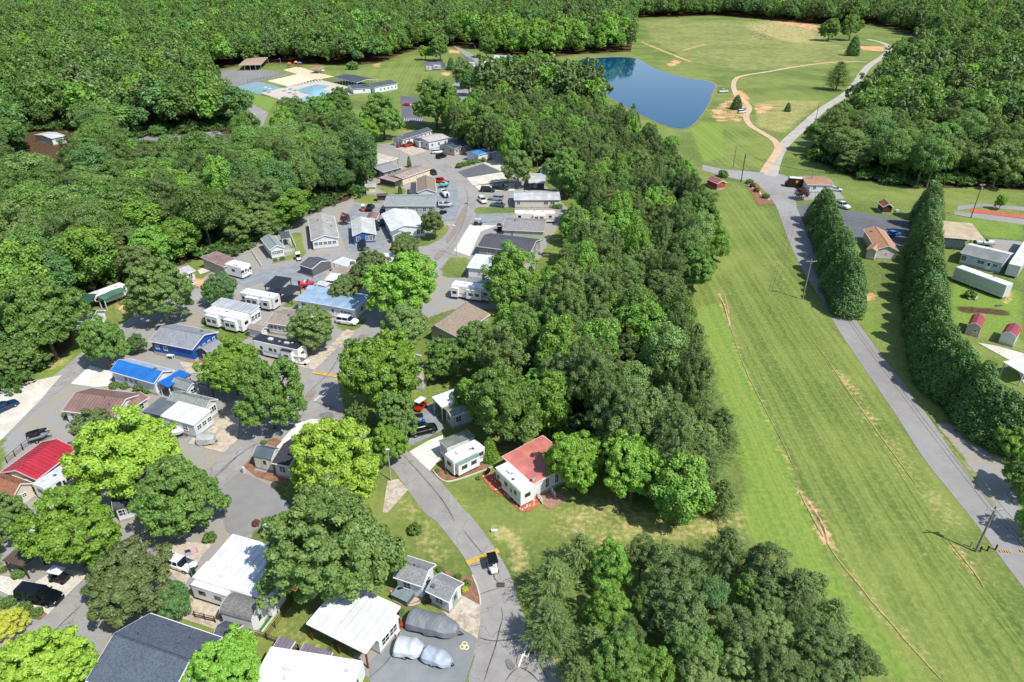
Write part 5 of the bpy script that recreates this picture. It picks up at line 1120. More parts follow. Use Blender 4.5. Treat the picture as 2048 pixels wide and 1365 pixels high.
def golf_cart(c, p, q, body, top, label, seats=2):
    if (body, top, seats) not in _cart:
        L = 2.5+.7*(seats > 2); k = MB(); P = []; pm = plain(body, .3)
        st = [(-L/2, .5, .35, .85), (-L/2+.5, .58, .3, .9), (-L*.1, .58, .28, .42), (L*.22, .56, .28, .42), (L*.3, .55, .3, .85), (L/2-.05, .45, .35, .62), (L/2, .3, .4, .5)]
        r = lambda x, h, a, b: [(x, -h, a), (x, -h*.95, b), (x, h*.95, b), (x, h, a)]
        P.append(('body', k.loft([r(*s) for s in st]).mesh('body', pm), []))
        P.append(('canopy_roof', MB().loft([r(-L*.42, .56, 1.83, 1.88), r(-L*.38, .62, 1.84, 1.93), r(L*.3, .62, 1.84, 1.93), r(L*.36, .55, 1.83, 1.88)]).mesh('canopy_roof', plain(top, .4)), []))
        for x in (-L*.36, L*.28):
            for s in (-1, 1): P.append(('post', MB().tube((x, s*.52, .8), (x, s*.55, 1.85), .03, n=5).mesh('post', plain('#2a2a2a')), []))
        for x in ((-L*.12,) if seats == 2 else (-L*.02, -L*.3)):
            P.append(('seat', MB().box(x-.25, x+.25, -.5, .5, .72, .88).box(x-.33, x-.24, -.5, .5, .88, 1.25).mesh('seat', plain('#d8d0c0' if seats > 2 else '#3a3632')), []))
        ty = MB().tube((0, -.1, 0), (0, .1, 0), .24, n=10).mesh('wheel', plain('#1a1a1a', .8))
        for x in (-L*.33, L*.33):
            for s in (-1, 1): P.append(('wheel', ty, [], (x, s*.52, .24)))
        _cart[(body, top, seats)] = P
    P = G(c, ((p[0]+q[0])/2, (p[1]+q[1])/2), 1.0)
    return assemble(_cart[(body, top, seats)], 'golf_cart', (P.x, P.y, .06), heading(c, p, q, 1.0), label, 'golf cart')
def hull(L, W, H): 
    r = lambda x, h, zb, zt: [(x, 0, zb), (x, -h*.8, zb+.18), (x, -h, zt-.1), (x, -h*.95, zt), (x, h*.95, zt), (x, h, zt-.1), (x, h*.8, zb+.18)]
    return MB().loft([r(-L/2, W/2*.95, .5, H), r(-L*.1, W/2, .48, H), r(L*.2, W/2*.9, .52, H+.05), (r(L*.38, W/2*.55, .65, H+.1)), r(L/2, .08, .95, H+.14)])
def trailer_bits(P, L, W):
    P.append(('trailer_frame', MB().box(-L/2+.3, L*.35, -W*.3, -W*.22, .36, .48).box(-L/2+.3, L*.35, W*.22, W*.3, .36, .48).box(-L/2+.3, -L/2+.42, -W*.22, W*.22, .36, .48).tube((L*.34, W*.25, .42), (L*.62, 0, .42), .05, n=5).tube((L*.34, -W*.25, .42), (L*.62, 0, .42), .05, n=5).mesh('trailer_frame', plain('#3a3a3c', .5, .5)), []))
    t = MB().tube((0, -.1, 0), (0, .1, 0), .3, n=12).mesh('wheel', plain('#1a1a1a', .8)); r = MB().tube((0, -.11, 0), (0, .11, 0), .16, n=8).mesh('rim', plain('#c8c8c8', .3, .6))
    for s in (-1, 1): P.append(('wheel', t, [('rim', r)], (-L*.1, s*(W/2-.05), .32)))
def boat(c, p, q, col, deck, label, L=None, W=2.1):
    a, b = G(c, p, 1), G(c, q, 1); L = L or (b-a).length; H = 1.35
    P = [('hull', hull(L, W, H).mesh('hull', plain(col, .2, spec=.6)), []),
         ('deck', MB().loft([[(-L/2+.2, -W*.38, H+.01), (-L/2+.2, W*.38, H+.01), (-L/2+.2, W*.38, H+.06), (-L/2+.2, -W*.38, H+.06)], [(L*.1, -W*.38, H+.02), (L*.1, W*.38, H+.02), (L*.1, W*.36, H+.1), (L*.1, -W*.36, H+.1)], [(L*.4, -W*.12, H+.1), (L*.4, W*.12, H+.1), (L*.4, W*.1, H+.16), (L*.4, -W*.1, H+.16)]]).mesh('deck', plain(deck, .6)), []),
         ('windshield', MB().box(L*.02, L*.1, -W*.36, W*.36, H+.1, H+.5).mesh('windshield', glass()), []),
         ('outboard_motor', MB().box(-L/2-.45, -L/2-.02, -.2, .2, .7, 1.75).mesh('outboard_motor', plain('#202226', .3)), []),
         ('seat', MB().box(-L*.2, -L*.12, -W*.3, W*.3, H+.05, H+.4).mesh('seat', plain('#e8e4dc')), [])]
    trailer_bits(P, L, W); m = (a+b)/2
    return assemble(P, 'boat_on_trailer', (m.x, m.y, .05), math.atan2((b-a).y, (b-a).x), label, 'boat')
def covered(c, p, q, W, H, col, label, name='covered_boat', cat='boat', bumpy=True):
    """tarpaulin pulled over a boat or car: taut ridge, slack folds, uneven hem, wheels and tongue showing"""
    a, b = G(c, p, H*.7), G(c, q, H*.7); L = (b-a).length; rr = random.Random(label); n = 18; nr = 15; rings = []
    ph = [rr.uniform(0, 6.28) for _ in range(6)]; humps = [rr.uniform(.5, .68)]; base0 = .5 if bumpy else .25
    for i in range(n+1):
        u = i/n; x = -L/2+L*u
        wd = W/2*(1 if u < .62 else 1-((u-.62)/.38)**2*.55)*(1 if u > .04 else .94)
        top = H*(.93+.1*sum(math.exp(-((u-h)/.12)**2) for h in humps)-.12*u) if bumpy else H
        if i in (0, n): top *= .93
        ring = []
        for j in range(nr):
            v = j/(nr-1)*2-1; s = 1 if v > 0 else -1; av = abs(v)
            if av < .55: y = v/.55*.62*wd; z = top-(av/.55)**2*.09*H
            elif av < .72: k = (av-.55)/.17; y = s*wd*(.62+.36*k); z = top-(.09+.16*k)*H
            else: k = (av-.72)/.28; y = s*wd*(.98+.06*k+.04*math.sin(x*3.1+ph[0])*k); z = (top-.25*H)*(1-k)+(base0+.1*math.sin(x*2.3+ph[1])+.06*math.sin(x*6+ph[2]))*k
            z += (.025*math.sin(x*5+j*.9+ph[3])+.03*abs(math.sin(x*3.2+av*2+ph[4])))*H*.6
            ring.append((x, y, z))
        rings.append(ring)
    m = MB(); v = [p_ for r in rings for p_ in r]; f = [(k*nr+j, k*nr+j+1, (k+1)*nr+j+1, (k+1)*nr+j) for k in range(n) for j in range(nr-1)]
    m.add(v, f)
    for e, xo in ((0, -.05), (n, .05)):
        R0 = rings[e]; bs = len(m.v); m.v += [(x+xo, y*1.0, base0) for x, y, z in R0]; m.f += [(e*nr+j, e*nr+j+1, bs+j+1, bs+j) for j in range(nr-1)]
    P = [('tarpaulin', m.mesh('tarpaulin', plain(col, .5, var=.1, scale=1.5, bump=4), False), [])]; trailer_bits(P, L, W*.95); mm = (a+b)/2
    return assemble(P, name, (mm.x, mm.y, .05), math.atan2((b-a).y, (b-a).x), label, cat)
def jetski(c, p, q, col, label):
    a, b = G(c, p, .9), G(c, q, .9); L = 3.0
    P = [('hull', hull(L, 1.1, 1.0).mesh('hull', plain(col, .3)), []), ('seat', MB().loft([[(-1.2, -.18, 1.0), (-1.2, .18, 1.0), (-1.2, .15, 1.3), (-1.2, -.15, 1.3)], [(.3, -.2, 1.0), (.3, .2, 1.0), (.3, .16, 1.35), (.3, -.16, 1.35)]]).mesh('seat', plain('#222')) if False else MB().box(-1.2, .3, -.18, .18, 1.0, 1.3).mesh('seat', plain('#222222')), []),
         ('handlebar', MB().tube((.4, -.4, 1.45), (.4, .4, 1.45), .03, n=5).tube((.4, 0, 1.0), (.4, 0, 1.45), .05, n=5).mesh('handlebar', plain('#1c1c1c')), [])]
    trailer_bits(P, L, 1.3); m = (a+b)/2; return assemble(P, 'jet_ski', (m.x, m.y, .05), math.atan2((b-a).y, (b-a).x), label, 'jet ski')
# ================================================================ THE HOME PARK
def build_houses():
    H = house
    # near, left
    H('slate_roof_house','large house with dark slate shingle roof cut by the bottom edge','d1',(720,1350),(1370,1600),(1245,780),3.2,2.0,roof='#5b6370',wall='#efefec',doors=[('e',.5)],win=[('e',.2),('e',.8),('s',.3),('s',.7)],vents=3)
    H('slate_roof_annex','low dark slate roofed annex between the big slate roof and the barrel shed','d2',(262,1000),(420,1040),(395,850),2.5,.7,roof='#555c66',wall='#d9d8d2',win=[],vents=0,cat='shed')
    H('barrel_roof_shed','white shed with grey rounded shingle roof below the white camper','d2',(330,785),(600,858),(690,680),2.7,.9,kind='barrel',roof='#7d7b78',wall='#f0f0ee',ov=.12,win=[],doors=[('e',.5)],vents=0,cat='shed')
    H('white_awning_roof','large flat white metal awning roof with raised seams behind the near camper','d2',(160,445),(800,640),(385,122),3.5,.35,kind='shed',roof='#f1f3f5',rt='metal',wall=None,posts='#e8e8e6',seams=.9,vents=0,ov=0,cat='carport')
    rv('fifth_wheel_camper','long white camper with slide outs beside the barrel roofed shed','d2',(100,480),(745,682),2.7,3.3,slides=[(.03,.5),(.72,.93)],nose=None,ac=1,stripe='#c9ccd0',win=[(.6,.6)])
    H('white_carport_house','white roofed carport home with brown timber posts beside the covered boats','d2',(1062,868),(1560,1118),(1840,742),3.0,.35,kind='shed',roof='#f3f4f4',rt='metal',wall=None,posts='#7a3c28',vents=0,seams=.9,ov=0,cat='carport')
    H('carport_room','white walled room under the far half of the white carport roof','d2',(1340,850),(1670,1025),(1790,790),2.5,.2,kind='shed',roof='#e8e8e6',rt='flat',wall='#f0f0ee',ov=.1,win=[('e',.3,1.2,1.1),('e',.7,1.2,1.1),('s',.3)],vents=0,gut=False)
    rv('white_roof_mobile_home','white flat roofed home cut by the bottom edge','d2',(600,1365),(1410,1500),4.4,3.0,nose=None,ac=1,wheels=False,cat='mobile home',stripe='#e0e0e0')
    for i,(a,b,q) in enumerate([((775,1075),(905,1118),(800,1060)),((980,1140),(1225,1215),(1010,1100))]):
        canopy('corrugated_awning',['smaller','larger'][i]+' purplish corrugated awning above the bottom white home','d2',a,b,1.5,2.6,'#8d8091','metal','#888888',.1,'awning',True)
    H('grey_shingle_home','grey shingled home beside the hot tub','d3',(195,480),(440,560),(580,385),2.9,1.0,roof='#8e8e90',wall='#eef2f6',win=[('s',.4),('e',.5)],vents=1)
    H('garage_annex','small grey roofed garage annex with green shutters near the street','d3',(468,597),(665,692),(780,530),2.6,.8,roof='#909092',wall='#eef1f6',win=[('s',.5,1.0,.8)],doors=[('e',.5,'#9fb3a4')],vents=1)
    canopy('blue_canopy','dark framed peaked canopy over the orange patch beside the big tree','d2',(830,490),(1030,530),(1000,420),2.6,'#9fb4c8','flat','#222222',.6,'canopy')
    # near, street side
    H('grey_green_shed','cream shed with grey green metal roof on the mulch at the fork','d5',(445,1160),(606,1195),(520,1066),2.6,.9,roof='#6b7680',rt='metal',wall='#e6e0cc',ov=.12,win=[],doors=[('s',.6,'#cfe0d4')],vents=0,cat='shed',seams=True)
    H('black_roof_home','cream home with black shingle roof half hidden by the yellow green maple','d5',(608,1220),(760,1250),(830,985),2.9,.9,roof='#3f3e44',wall='#e8e2d2',ridge='x',win=[('s',.5)],vents=0)
    H('red_metal_roof_home','tan home with bright red metal roof and railed side deck','c8',(310,855),(655,585),(30,770),3.0,1.15,roof='#bf3340',rt='metal',wall='#d8cfac',seams=.6,trim='#e8e0e0',win=[('n',.3),('n',.7),('s',.2),('s',.45),('s',.75),('w',.3),('w',.7)],vents=2)
    H('brown_roof_cottage','cream gabled cottage with rust brown roof at the left edge','c8',(108,1000),(285,882),6.0,2.7,1.2,ridge='y',roof='#9a6a50',wall='#e2dac0',win=[('s',.5,.6,.6),('s',.25,.6,.8)])
    H('small_brown_roof_shed','grey shed with dark brown roof hidden beside the yellow green maple','c8',(603,712),(748,745),(660,612),2.5,.7,roof='#7a5148',wall='#cfd3d8',win=[],vents=0,cat='shed')
    rv('grey_roof_camper','pale grey roofed camper squeezed between the red roof and the tan awning','c8',(370,925),(600,775),2.4,3.0,nose=None,roof='#d3d8dc',ac=1)
    canopy('tan_awning','flat tan awning roof below the pale grey camper','c8',(345,1065),(560,905),(760,985),2.9,'#d9c8b2','flat','#d0c8b8',.15,'awning')
    canopy('white_awning','white metal awning beside the tan awning','c8',(590,905),(700,845),(790,925),3.1,'#f2f2f2','metal','#e8e8e8',.15,'awning')
    H('hidden_white_camper_home','dark roofed white cottage mostly hidden under the yellow green maple','c8',(960,1110),(1150,1060),(1000,980),2.8,.9,roof='#4b5058',wall='#eef0f2',win=[('s',.3),('s',.7)])
    canopy('brown_lattice_canopy','brown slatted flat canopy at the left edge','d1',(18,342),(190,390),(180,212),2.5,'#6e5f52','metal','#4a3c30',.1,'canopy',True)
    canopy('white_blue_awning','white awning dappled by shade under the left edge trees','d1',(120,190),(300,235),(190,65),2.8,'#e8eef4','metal','#dddddd',.1,'awning')
    # left lane homes
    H('mauve_roof_home','long home with mauve brown roof at the left lane','c8',(528,262),(970,318),(665,55),2.9,1.3,roof='#97796f',rt='metal',wall='#e8e6e0',win=[('s',.15),('s',.35),('e',.3),('e',.7)],doors=[('s',.5)],vents=2,seams=.6)
    H('mauve_roof_wing','lower mauve brown wing joined to the right of the mauve roofed home','c8',(1000,200),(1135,238),(1125,108),2.5,.7,roof='#9b7c72',rt='metal',wall='#dcdad2',win=[('e',.5)],vents=0,seams=.6,ridge='y')
    H('slate_green_roof_shed','low grey green flat roofed shed between the mauve roof and the white awning','c8',(1020,352),(1200,412),(1130,275),2.5,.35,kind='shed',roof='#8d948e',wall='#d2d4d0',win=[],vents=0,cat='shed')
    H('grey_roof_long_home','pale blue grey home with long grey green roof and teal porch','c8',(1425,175),(1750,252),(1480,80),3.0,.9,roof='#8d938c',wall='#e4e8ec',win=[('e',.3),('e',.7)],vents=2)
    canopy('dark_flat_carport','dark grey flat carport roof joined to the white awning','c8',(1215,272),(1370,306),(1330,145),2.9,'#74777c','metal','#cccccc',.12,'carport')
    H('white_awning_room','white roofed sun room of the pale blue grey home','c8',(1370,305),(1650,385),(1500,188),2.9,.3,kind='shed',roof='#f3f3f3',rt='metal',wall='#e6ebf0',ov=.1,win=[('s',.3),('s',.7),('e',.25,.8,.8),('e',.55,.8,.8),('e',.85,.8,.8)],vents=0)
    H('electric_blue_roof_home','white home whose near roof slope is electric blue metal and far slope white','c7',(935,1120),(1312,1226),(1060,1000),2.9,1.2,roof='#2f7fd6',rt='metal',roof2='#efeeea',wall='#f0f1f3',seams=.6,win=[('s',.3,.6,.9),('s',.42,.6,.9),('s',.54,.6,.9),('e',.3,.6,.7),('e',.5,.6,.7),('e',.7,.6,.7)],vents=1)
    canopy('electric_blue_awning','electric blue awning at the right end of the electric blue roof','c7',(1342,1218),(1435,1258),(1500,1100),2.8,'#2080e4','metal','#eeeeee',.1,'awning',True)
    H('grey_gable_shed','pale shed with grey shingle gable right of the electric blue awning','c7',(1445,1240),(1592,1290),(1500,1152),2.5,.8,roof='#8b8e90',wall='#e2e8ee',win=[('e',.5)],vents=0,cat='shed')
    canopy('grey_flat_carport','grey flat carport roof beyond the pale gabled shed','c7',(1665,1215),(1800,1250),(1700,1120),2.6,'#83817f','flat','#555555',.1,'carport')
    H('royal_blue_house','royal blue house with white trim and grey shingle roof','c7',(1268,862),(1640,936),(1490,715),3.0,1.3,roof='#8d9096',wall='#1f5fae',win=[('s',.12,.8,.8),('s',.32,.8,.8),('e',.25,.5,1.2),('e',.45,.5,1.2),('e',.65,.5,1.2),('e',.85,.5,1.2)],skirt='#c4c2bc',vents=2)
    H('navy_shed','dark navy shed with grey gambrel roof beside the royal blue house','c7',(1676,938),(1785,984),(1885,905),2.3,1.1,ridge='y',kind='gambrel',roof='#8a8d92',wall='#4d5568',ov=.08,win=[('s',.5,.5,.6)],vents=0,cat='shed')
    rv('white_long_camper','long white camper with front cap in front of the grey awning roof','c6',(100,985),(395,1052),2.7,3.4,slides=[(.1,.42),(.6,.9)],nose='w',stripe='#8f949a')
    H('grey_awning_roof','light grey metal roof over the sun room behind the long white camper','c6',(165,935),(468,1000),(270,893),3.4,.25,kind='shed',roof='#c4c8cc',rt='metal',wall='#f0f0f0',ov=.15,seams=.9,win=[('e',.2,.9,1.1),('e',.5,.9,1.1),('e',.8,.9,1.1)],vents=0,cat='carport')
    H('sun_room','white sun room with tall windows at the right end of the long camper','c6',(405,1055),(548,965),(360,1010),2.7,.15,kind='shed',roof='#dfe2e4',rt='metal',wall='#f2f2f2',ov=.08,win=[('s',.15,.9,1.2),('s',.4,.9,1.2),('s',.65,.9,1.2),('s',.9,.7,1.2)],vents=0,gut=False)
    rv('two_tone_camper','white camper with dark windows beside the black pavilions','c6',(384,842),(640,888),2.6,3.2,slides=[(.22,.6),(.7,.95)],nose='w',stripe='#4a4a4e',col='#dedcd6')
    canopy('black_pavilion','larger black roofed timber pavilion beside the white camper','c6',(575,790),(700,808),(612,716),2.9,'#303236','metal','#8a5a38',.5,'pavilion')
    canopy('black_pavilion','smaller black roofed timber pavilion right of the larger one','c6',(692,842),(785,858),(755,783),2.6,'#303236','metal','#5a4030',.3,'pavilion')
    H('sky_blue_roof_home','white home with sky blue metal roof beside the white car','c6',(822,895),(1284,975),(1060,820),3.0,.5,kind='shed',roof='#a4c0d8',rt='metal',wall='#f0f2f4',seams=.6,win=[('s',.1),('s',.3),('s',.78,.5,.6),('s',.84,.5,.6),('s',.9,.5,.6),('e',.5)],doors=[('s',.62)],vents=0)
    H('sky_blue_roof_wing','sky blue roofed wing behind the left end of the sky blue home','c6',(905,808),(1040,828),(930,788),3.4,.2,kind='shed',roof='#a6c2da',rt='metal',wall='#e8eaec',win=[],vents=0,gut=False)
    H('taupe_roof_home','white home with taupe shingle roof half hidden by the round tree','c6',(592,1074),(880,1118),(650,952),2.8,.9,roof='#978b80',wall='#ece8e2',win=[('s',.08,.6,.9),('s',.2,.6,.9),('s',.32,.6,.9),('s',.44,.6,.9)],vents=2)
    H('small_taupe_shed','small shed with taupe roof between the sun room and the taupe home','c6',(440,1118),(555,1148),(470,1078),2.3,.6,roof='#9a8f85',wall='#e8eaee',win=[],vents=0,cat='shed')
    rv('dark_roof_fifth_wheel','silver and white fifth wheel camper with dark roof and round skylights','d5',(436,168),(830,255),2.6,3.5,slides=[(.68,.9)],nose='w',roof='#34353f',stripe='#9a9ca2',ac=2,win=[(.2,.5),(.4,.7),(.5,.5)])
    # upper left cluster
    H('mauve_shed_roof_home','grey home with mauve single slope roof on the upper street','c6',(262,640),(388,592),(180,540),2.9,.4,kind='shed',roof='#a08583',rt='metal',wall='#b9b6b0',win=[('s',.4,.6,.8)],doors=[('s',.75)],vents=1)
    rv('long_white_camper_back','white camper behind the mauve roofed home','c6',(395,650),(470,615),5.5,3.2,nose=None,ac=1,slides=[])
    H('small_porch_home','little white park home with green grey roof and railed deck','c6',(622,508),(736,486),(660,400),2.9,.9,ridge='y',roof='#8e9a98',wall='#eef0f2',win=[('s',.15,.5,.9),('s',.32,.5,.9),('s',.5,.5,.9),('s',.68,.5,.9),('s',.85,.5,.9)],vents=0)
    canopy('deck_pavilion','small dark roofed pavilion on the deck of the little park home','c6',(712,418),(785,408),(705,378),2.6,'#5f686e','metal','#eeeeee',.3,'pavilion')
    H('big_grey_gable_home','large pale grey gabled home with a glazed front on the upper street','c6',(946,436),(1162,414),(1140,243),2.9,1.2,ridge='y',roof='#c2bfb8',rt='metal',wall='#e2e4e8',win=[('s',.12,.9,.8),('s',.3,.9,.8),('s',.48,.9,.8),('s',.66,.9,.8),('s',.84,.9,.8)],vents=3,seams=.6)
    H('blue_gable_home','white roofed home with blue gable and screened porch','c6',(1268,398),(1452,384),(1425,268),2.9,1.0,ridge='y',rf=.42,roof='#dcdcd6',rt='metal',wall='#3e64a8',win=[('s',.62,.7,1.2),('s',.78,.7,1.2),('s',.93,.7,1.2),('s',.2,.9,1.1)],vents=1,seams=.6)
    H('dark_gable_shed','dark grey gabled shed beside the upper street','c6',(950,655),(1100,590),(1000,560),2.6,.9,ridge='y',roof='#5a5c62',wall='#6e6e72',win=[],vents=0,cat='shed',ov=.12)
    canopy('pale_awning_home','white awning roof left of the grey green tree on the upper street','c6',(1112,605),(1215,635),(1150,556),2.9,'#e4eaee','metal','#eeeeee',.2,'carport')
    H('taupe_low_roof','low taupe roofed home between the dark shed and the olive trees','c6',(1092,682),(1245,700),(1120,640),2.5,.3,kind='shed',roof='#9a8d80',wall='#d6d2ca',win=[('s',.5)],vents=0)
    canopy('white_flat_canopy','white flat canopy below the low taupe roof','c6',(1050,742),(1215,752),(1090,682),2.3,'#efeeea','metal','#dddddd',.1,'canopy')
    H('tiny_white_roof_shed','tiny pale roofed shed behind the sky blue roof','c6',(985,775),(1060,795),(1010,742),2.2,.4,roof='#c8c8c6',wall='#e8e8e8',win=[],vents=0,cat='shed')
    canopy('white_roof_piece','white roof peeping between the trees by the upper corner','c6',(1470,600),(1565,605),(1480,535),2.8,'#eef0f2','metal','#dddddd',.2,'carport')
    H('black_solar_home','white gabled home with black roof and solar panels at the wood edge','c7',(770,700),(905,600),(600,520),2.8,1.3,ridge='y',roof='#35363a',wall='#f0f0ee',win=[('s',.3,.8,1),('s',.55,.8,1)],vents=0)
    rv('green_awning_camper','white camper strip behind the green awning at the wood edge','c7',(790,490),(1075,385),2.6,3.0,nose='w',ac=1)
    canopy('green_awning','sloping dark green awning of the camper at the wood edge','c7',(885,515),(1080,430),(850,488),2.6,'#4f8068','metal','#dddddd',.35,'awning')
    canopy('dark_green_canopy','dark green canopy top hidden in the trees left of the green awning','c7',(590,545),(760,540),(600,480),2.8,'#33604c','flat','#333333',.4,'canopy')
    H('boat_side_home','home with pale grey roof beside the black boat','c7',(1510,325),(1668,262),(1500,245),2.8,.8,roof='#c9c8c4',rt='metal',wall='#d8d6d0',win=[('s',.4),('s',.75)],vents=0)
    # street middle
    H('brown_double_slope_house','grey sided house with weathered brown roof beside the wood','d6',(590,760),(840,835),(770,540),3.0,1.3,ridge='y',rf=.18,roof='#948676',wall='#b9b6a8',win=[('s',.35,.9,1.2),('s',.85,.7,1.2)],vents=0)
    H('taupe_roof_small_home','small taupe roofed home behind the bright maple','d6',(330,975),(432,1030),(400,918),2.8,.8,roof='#9a8c80',wall='#dcd8d0',win=[('e',.5,.6,.8)],vents=0)
    H('taupe_roof_lower_wing','taupe roofed lower wing below the small taupe home','d6',(455,1185),(540,1195),(445,1042),2.6,.7,roof='#a09286',wall='#d8d4cc',win=[],vents=0,ridge='y')
    H('white_flat_roof_home','white home with white flat roof below the dark long roof','d6',(912,235),(1200,262),(970,128),3.2,.3,kind='shed',roof='#e6eaee',rt='metal',wall='#f0f2f4',win=[('s',.35,.6,.6)],vents=0,seams=.9)
    rv('slide_out_camper','white camper with three slide outs beside the grey awning','d6',(778,385),(1110,430),2.6,3.3,slides=[(.02,.2),(.42,.8)],nose=None,ac=1)
    canopy('grey_camper_awning','grey awning roof behind the camper with three slide outs','d6',(905,358),(1110,378),(930,318),3.1,'#8f938f','metal','#dddddd',.15,'awning')
    H('charcoal_long_house','long olive grey house with charcoal roof beside the bright concrete lot','c3',(1157,1150),(1640,1212),(1215,1022),3.0,1.3,roof='#55565c',wall='#9b9c92',win=[('s',.2,.7,1.1),('s',.38,.7,.5,.3),('s',.55,.7,.7,.2),('s',.75,1.3,1.2),('s',.9,1.3,1.2),('e',.3),('e',.7)],vents=1)
    H('pale_green_house','pale green house with grey shingle roof above the charcoal one','c3',(1385,1000),(1768,1018),(1400,886),3.0,1.3,roof='#8d8b8b',wall='#c3cbae',win=[('s',.22,.6,1.0),('s',.7,.5,.5,.3)],vents=1)
    rv('cream_camper','cream camper above the pale green house','c3',(1500,852),(1868,852),2.6,3.1,col='#efe9dc',roof='#f3eee2',nose='w',slides=[(.45,.75)],ac=2)
    H('pale_roof_mobile_home','beige mobile home with pale grey roof behind the clipped hedge','c3',(1493,728),(1915,726),(1500,645),2.9,.8,roof='#c9cacb',rt='metal',wall='#d9d2c4',win=[('s',.08),('s',.7,1.3,1),('s',.85,1.3,1)],vents=2)
    H('dark_wall_home','dark walled home with pale roof half behind the leafy tree','c3',(1625,572),(1775,575),(1680,487),2.9,.6,roof='#d0cfcb',rt='metal',wall='#6a625c',win=[('s',.4)],vents=0)
    H('dark_gable_pavilion','small dark gabled roof at the wood edge above the dark walled home','c3',(1720,440),(1830,450),(1770,395),2.8,1.0,ridge='y',roof='#4a4c52',wall='#8fa8bc',win=[],vents=0,cat='shed')
    # upper street
    H('upper_dark_roof_home','long white home with dark blue grey roof, farthest on the upper street','c3',(480,182),(748,96),5.5,3.0,1.0,roof='#565c66',rt='shingle',wall='#eceae6',vents=0)
    H('light_grey_gable_home','light grey home with two level roof on the upper street','c3',(715,200),(905,160),(750,130),3.4,.7,roof='#b5b1ab',wall='#e2e5ea',vents=0)
    H('grey_porch_wing','dark grey porch roof at the left of the light grey home','c3',(625,200),(735,185),(640,160),2.7,.6,roof='#6f7276',wall='#dde0e4',win=[],vents=0,ridge='y')
    H('navy_metal_roof_home','tan home with dark blue metal roof on the upper street','c3',(950,263),(1126,214),(840,222),3.0,.8,roof='#4b5f70',rt='metal',wall='#d0c4ae',vents=0,seams=.9)
    H('blue_metal_roof_home','white home with bright blue metal roof on the upper street','c3',(1168,322),(1366,264),(1088,286),3.0,.8,roof='#4f96cf',rt='metal',wall='#e4e8ec',win=[],vents=0,seams=.9)
    H('charcoal_gable_home','home with charcoal gable roof right of the bright blue roof','c3',(1400,320),(1560,265),(1350,275),3.0,1.2,roof='#55555c',wall='#8d9096',vents=0)
    H('grey_roof_tan_home','dark porch home with grey shingle roof at the upper left of the curve','c3',(300,478),(470,430),(232,412),2.8,.9,roof='#8d8d90',wall='#5d5a58',vents=0)
    canopy('tan_flat_roof','flat tan metal roof behind the dark porch home','c3',(228,408),(440,350),(235,300),3.0,'#dfd2bb','metal','#777777',.15,'carport')
    H('beige_mobile_home','long beige mobile home with tan roof by the curve','c3',(478,535),(735,445),(405,480),2.9,.6,roof='#bba79a',rt='metal',wall='#e8d8b4',win=[('s',.25,.5,.5),('s',.5,.5,.5),('s',.75,.5,.5)],vents=0,seams=.9)
    H('beige_home_porch','screened porch with tan roof at the left of the beige mobile home','c3',(408,562),(478,535),(318,512),2.5,.3,kind='shed',roof='#b3a094',rt='metal',wall='#4e4c48',win=[],vents=0,gut=False)
    H('taupe_gable_home','home with taupe gable roof and dark lean-to beside the boats','c3',(610,662),(787,655),(735,530),2.8,1.1,ridge='y',roof='#8f8172',wall='#dfe0e2',win=[('s',.7,.9,.8)],vents=0)
    H('dark_lean_to','dark lean-to roof against the taupe gabled home','c3',(545,662),(612,660),(560,580),2.4,.4,kind='shed',roof='#4c4c52',wall='#cfcfcf',win=[],vents=0,cat='shed',gut=False)
    H('long_grey_home','long grey home with grey green roof and white door on the curve','c3',(308,783),(772,783),(312,678),3.0,1.2,roof='#8f9492',wall='#a9aeb4',win=[('s',.58,.7,1.1),('s',.64,.7,1.1),('s',.8,1.0,1.2),('s',.93,1.0,1.2)],doors=[('s',.43)],vents=0)
    H('white_metal_gable_home','white home with wide white metal gable roof below the long grey home','c3',(372,1012),(690,975),(430,840),3.0,1.2,ridge='y',rf=.38,roof='#eff0f0',rt='metal',wall='#e9ecf0',win=[('s',.55,.5,.5),('s',.8,.8,1.2),('s',.92,.8,1.2)],vents=0,seams=.9)
    H('grey_entry_roof','small grey gabled entry in front of the white metal roofed home','c3',(385,1060),(515,1040),2.2,2.5,.8,ridge='y',roof='#7f8488',wall='#eef0f2',win=[],vents=0,cat='shed')
    H('cream_shed','small cream shed with pale roof at the wood edge','c3',(135,612),(236,608),3.5,2.5,.5,roof='#bcbab4',rt='metal',wall='#e6d8b4',win=[],vents=0,cat='shed')
    H('brown_low_shed','low dark brown shed left of the long grey home','c3',(236,692),(350,690),2.6,2.1,.4,roof='#5f5652',wall='#4e4642',win=[],vents=0,cat='shed')
    H('rust_roof_carport','small rust brown roofed carport over a dark car','c3',(135,905),(240,905),(140,848),2.3,.5,ridge='y',roof='#9a766a',rt='metal',wall=None,posts='#888888',vents=0,cat='carport')
    # street right side, lower
    canopy('white_long_awning','long bright white awning roof beside the red golf cart','d4',(532,378),(860,255),(445,312),3.0,'#f4f4f3','metal','#e8e8e8',.2,'carport')
    H('olive_roof_cottage','pale blue grey cottage with olive roof shaded by the wood','d4',(612,458),(800,395),(545,385),2.9,.5,roof='#8b8f7e',wall='#d4dde2',win=[('w',.5),('s',.3)],vents=0)
    H('olive_awning_room','olive green roof over the room beside the camper with the green slide','d4',(575,715),(800,625),(505,650),2.9,.3,kind='shedback',roof='#8b9180',rt='metal',wall='#e8eaea',ov=.1,win=[('w',.3,.7,1.2),('w',.7,.7,1.2)],vents=0)
    rv('green_slide_camper','white camper with green topped slide out beside the bright drive','d4',(630,822),(880,700),2.5,3.1,slides=[(.06,.74)],slidetop='#7f9f90',nose=None,ac=1)
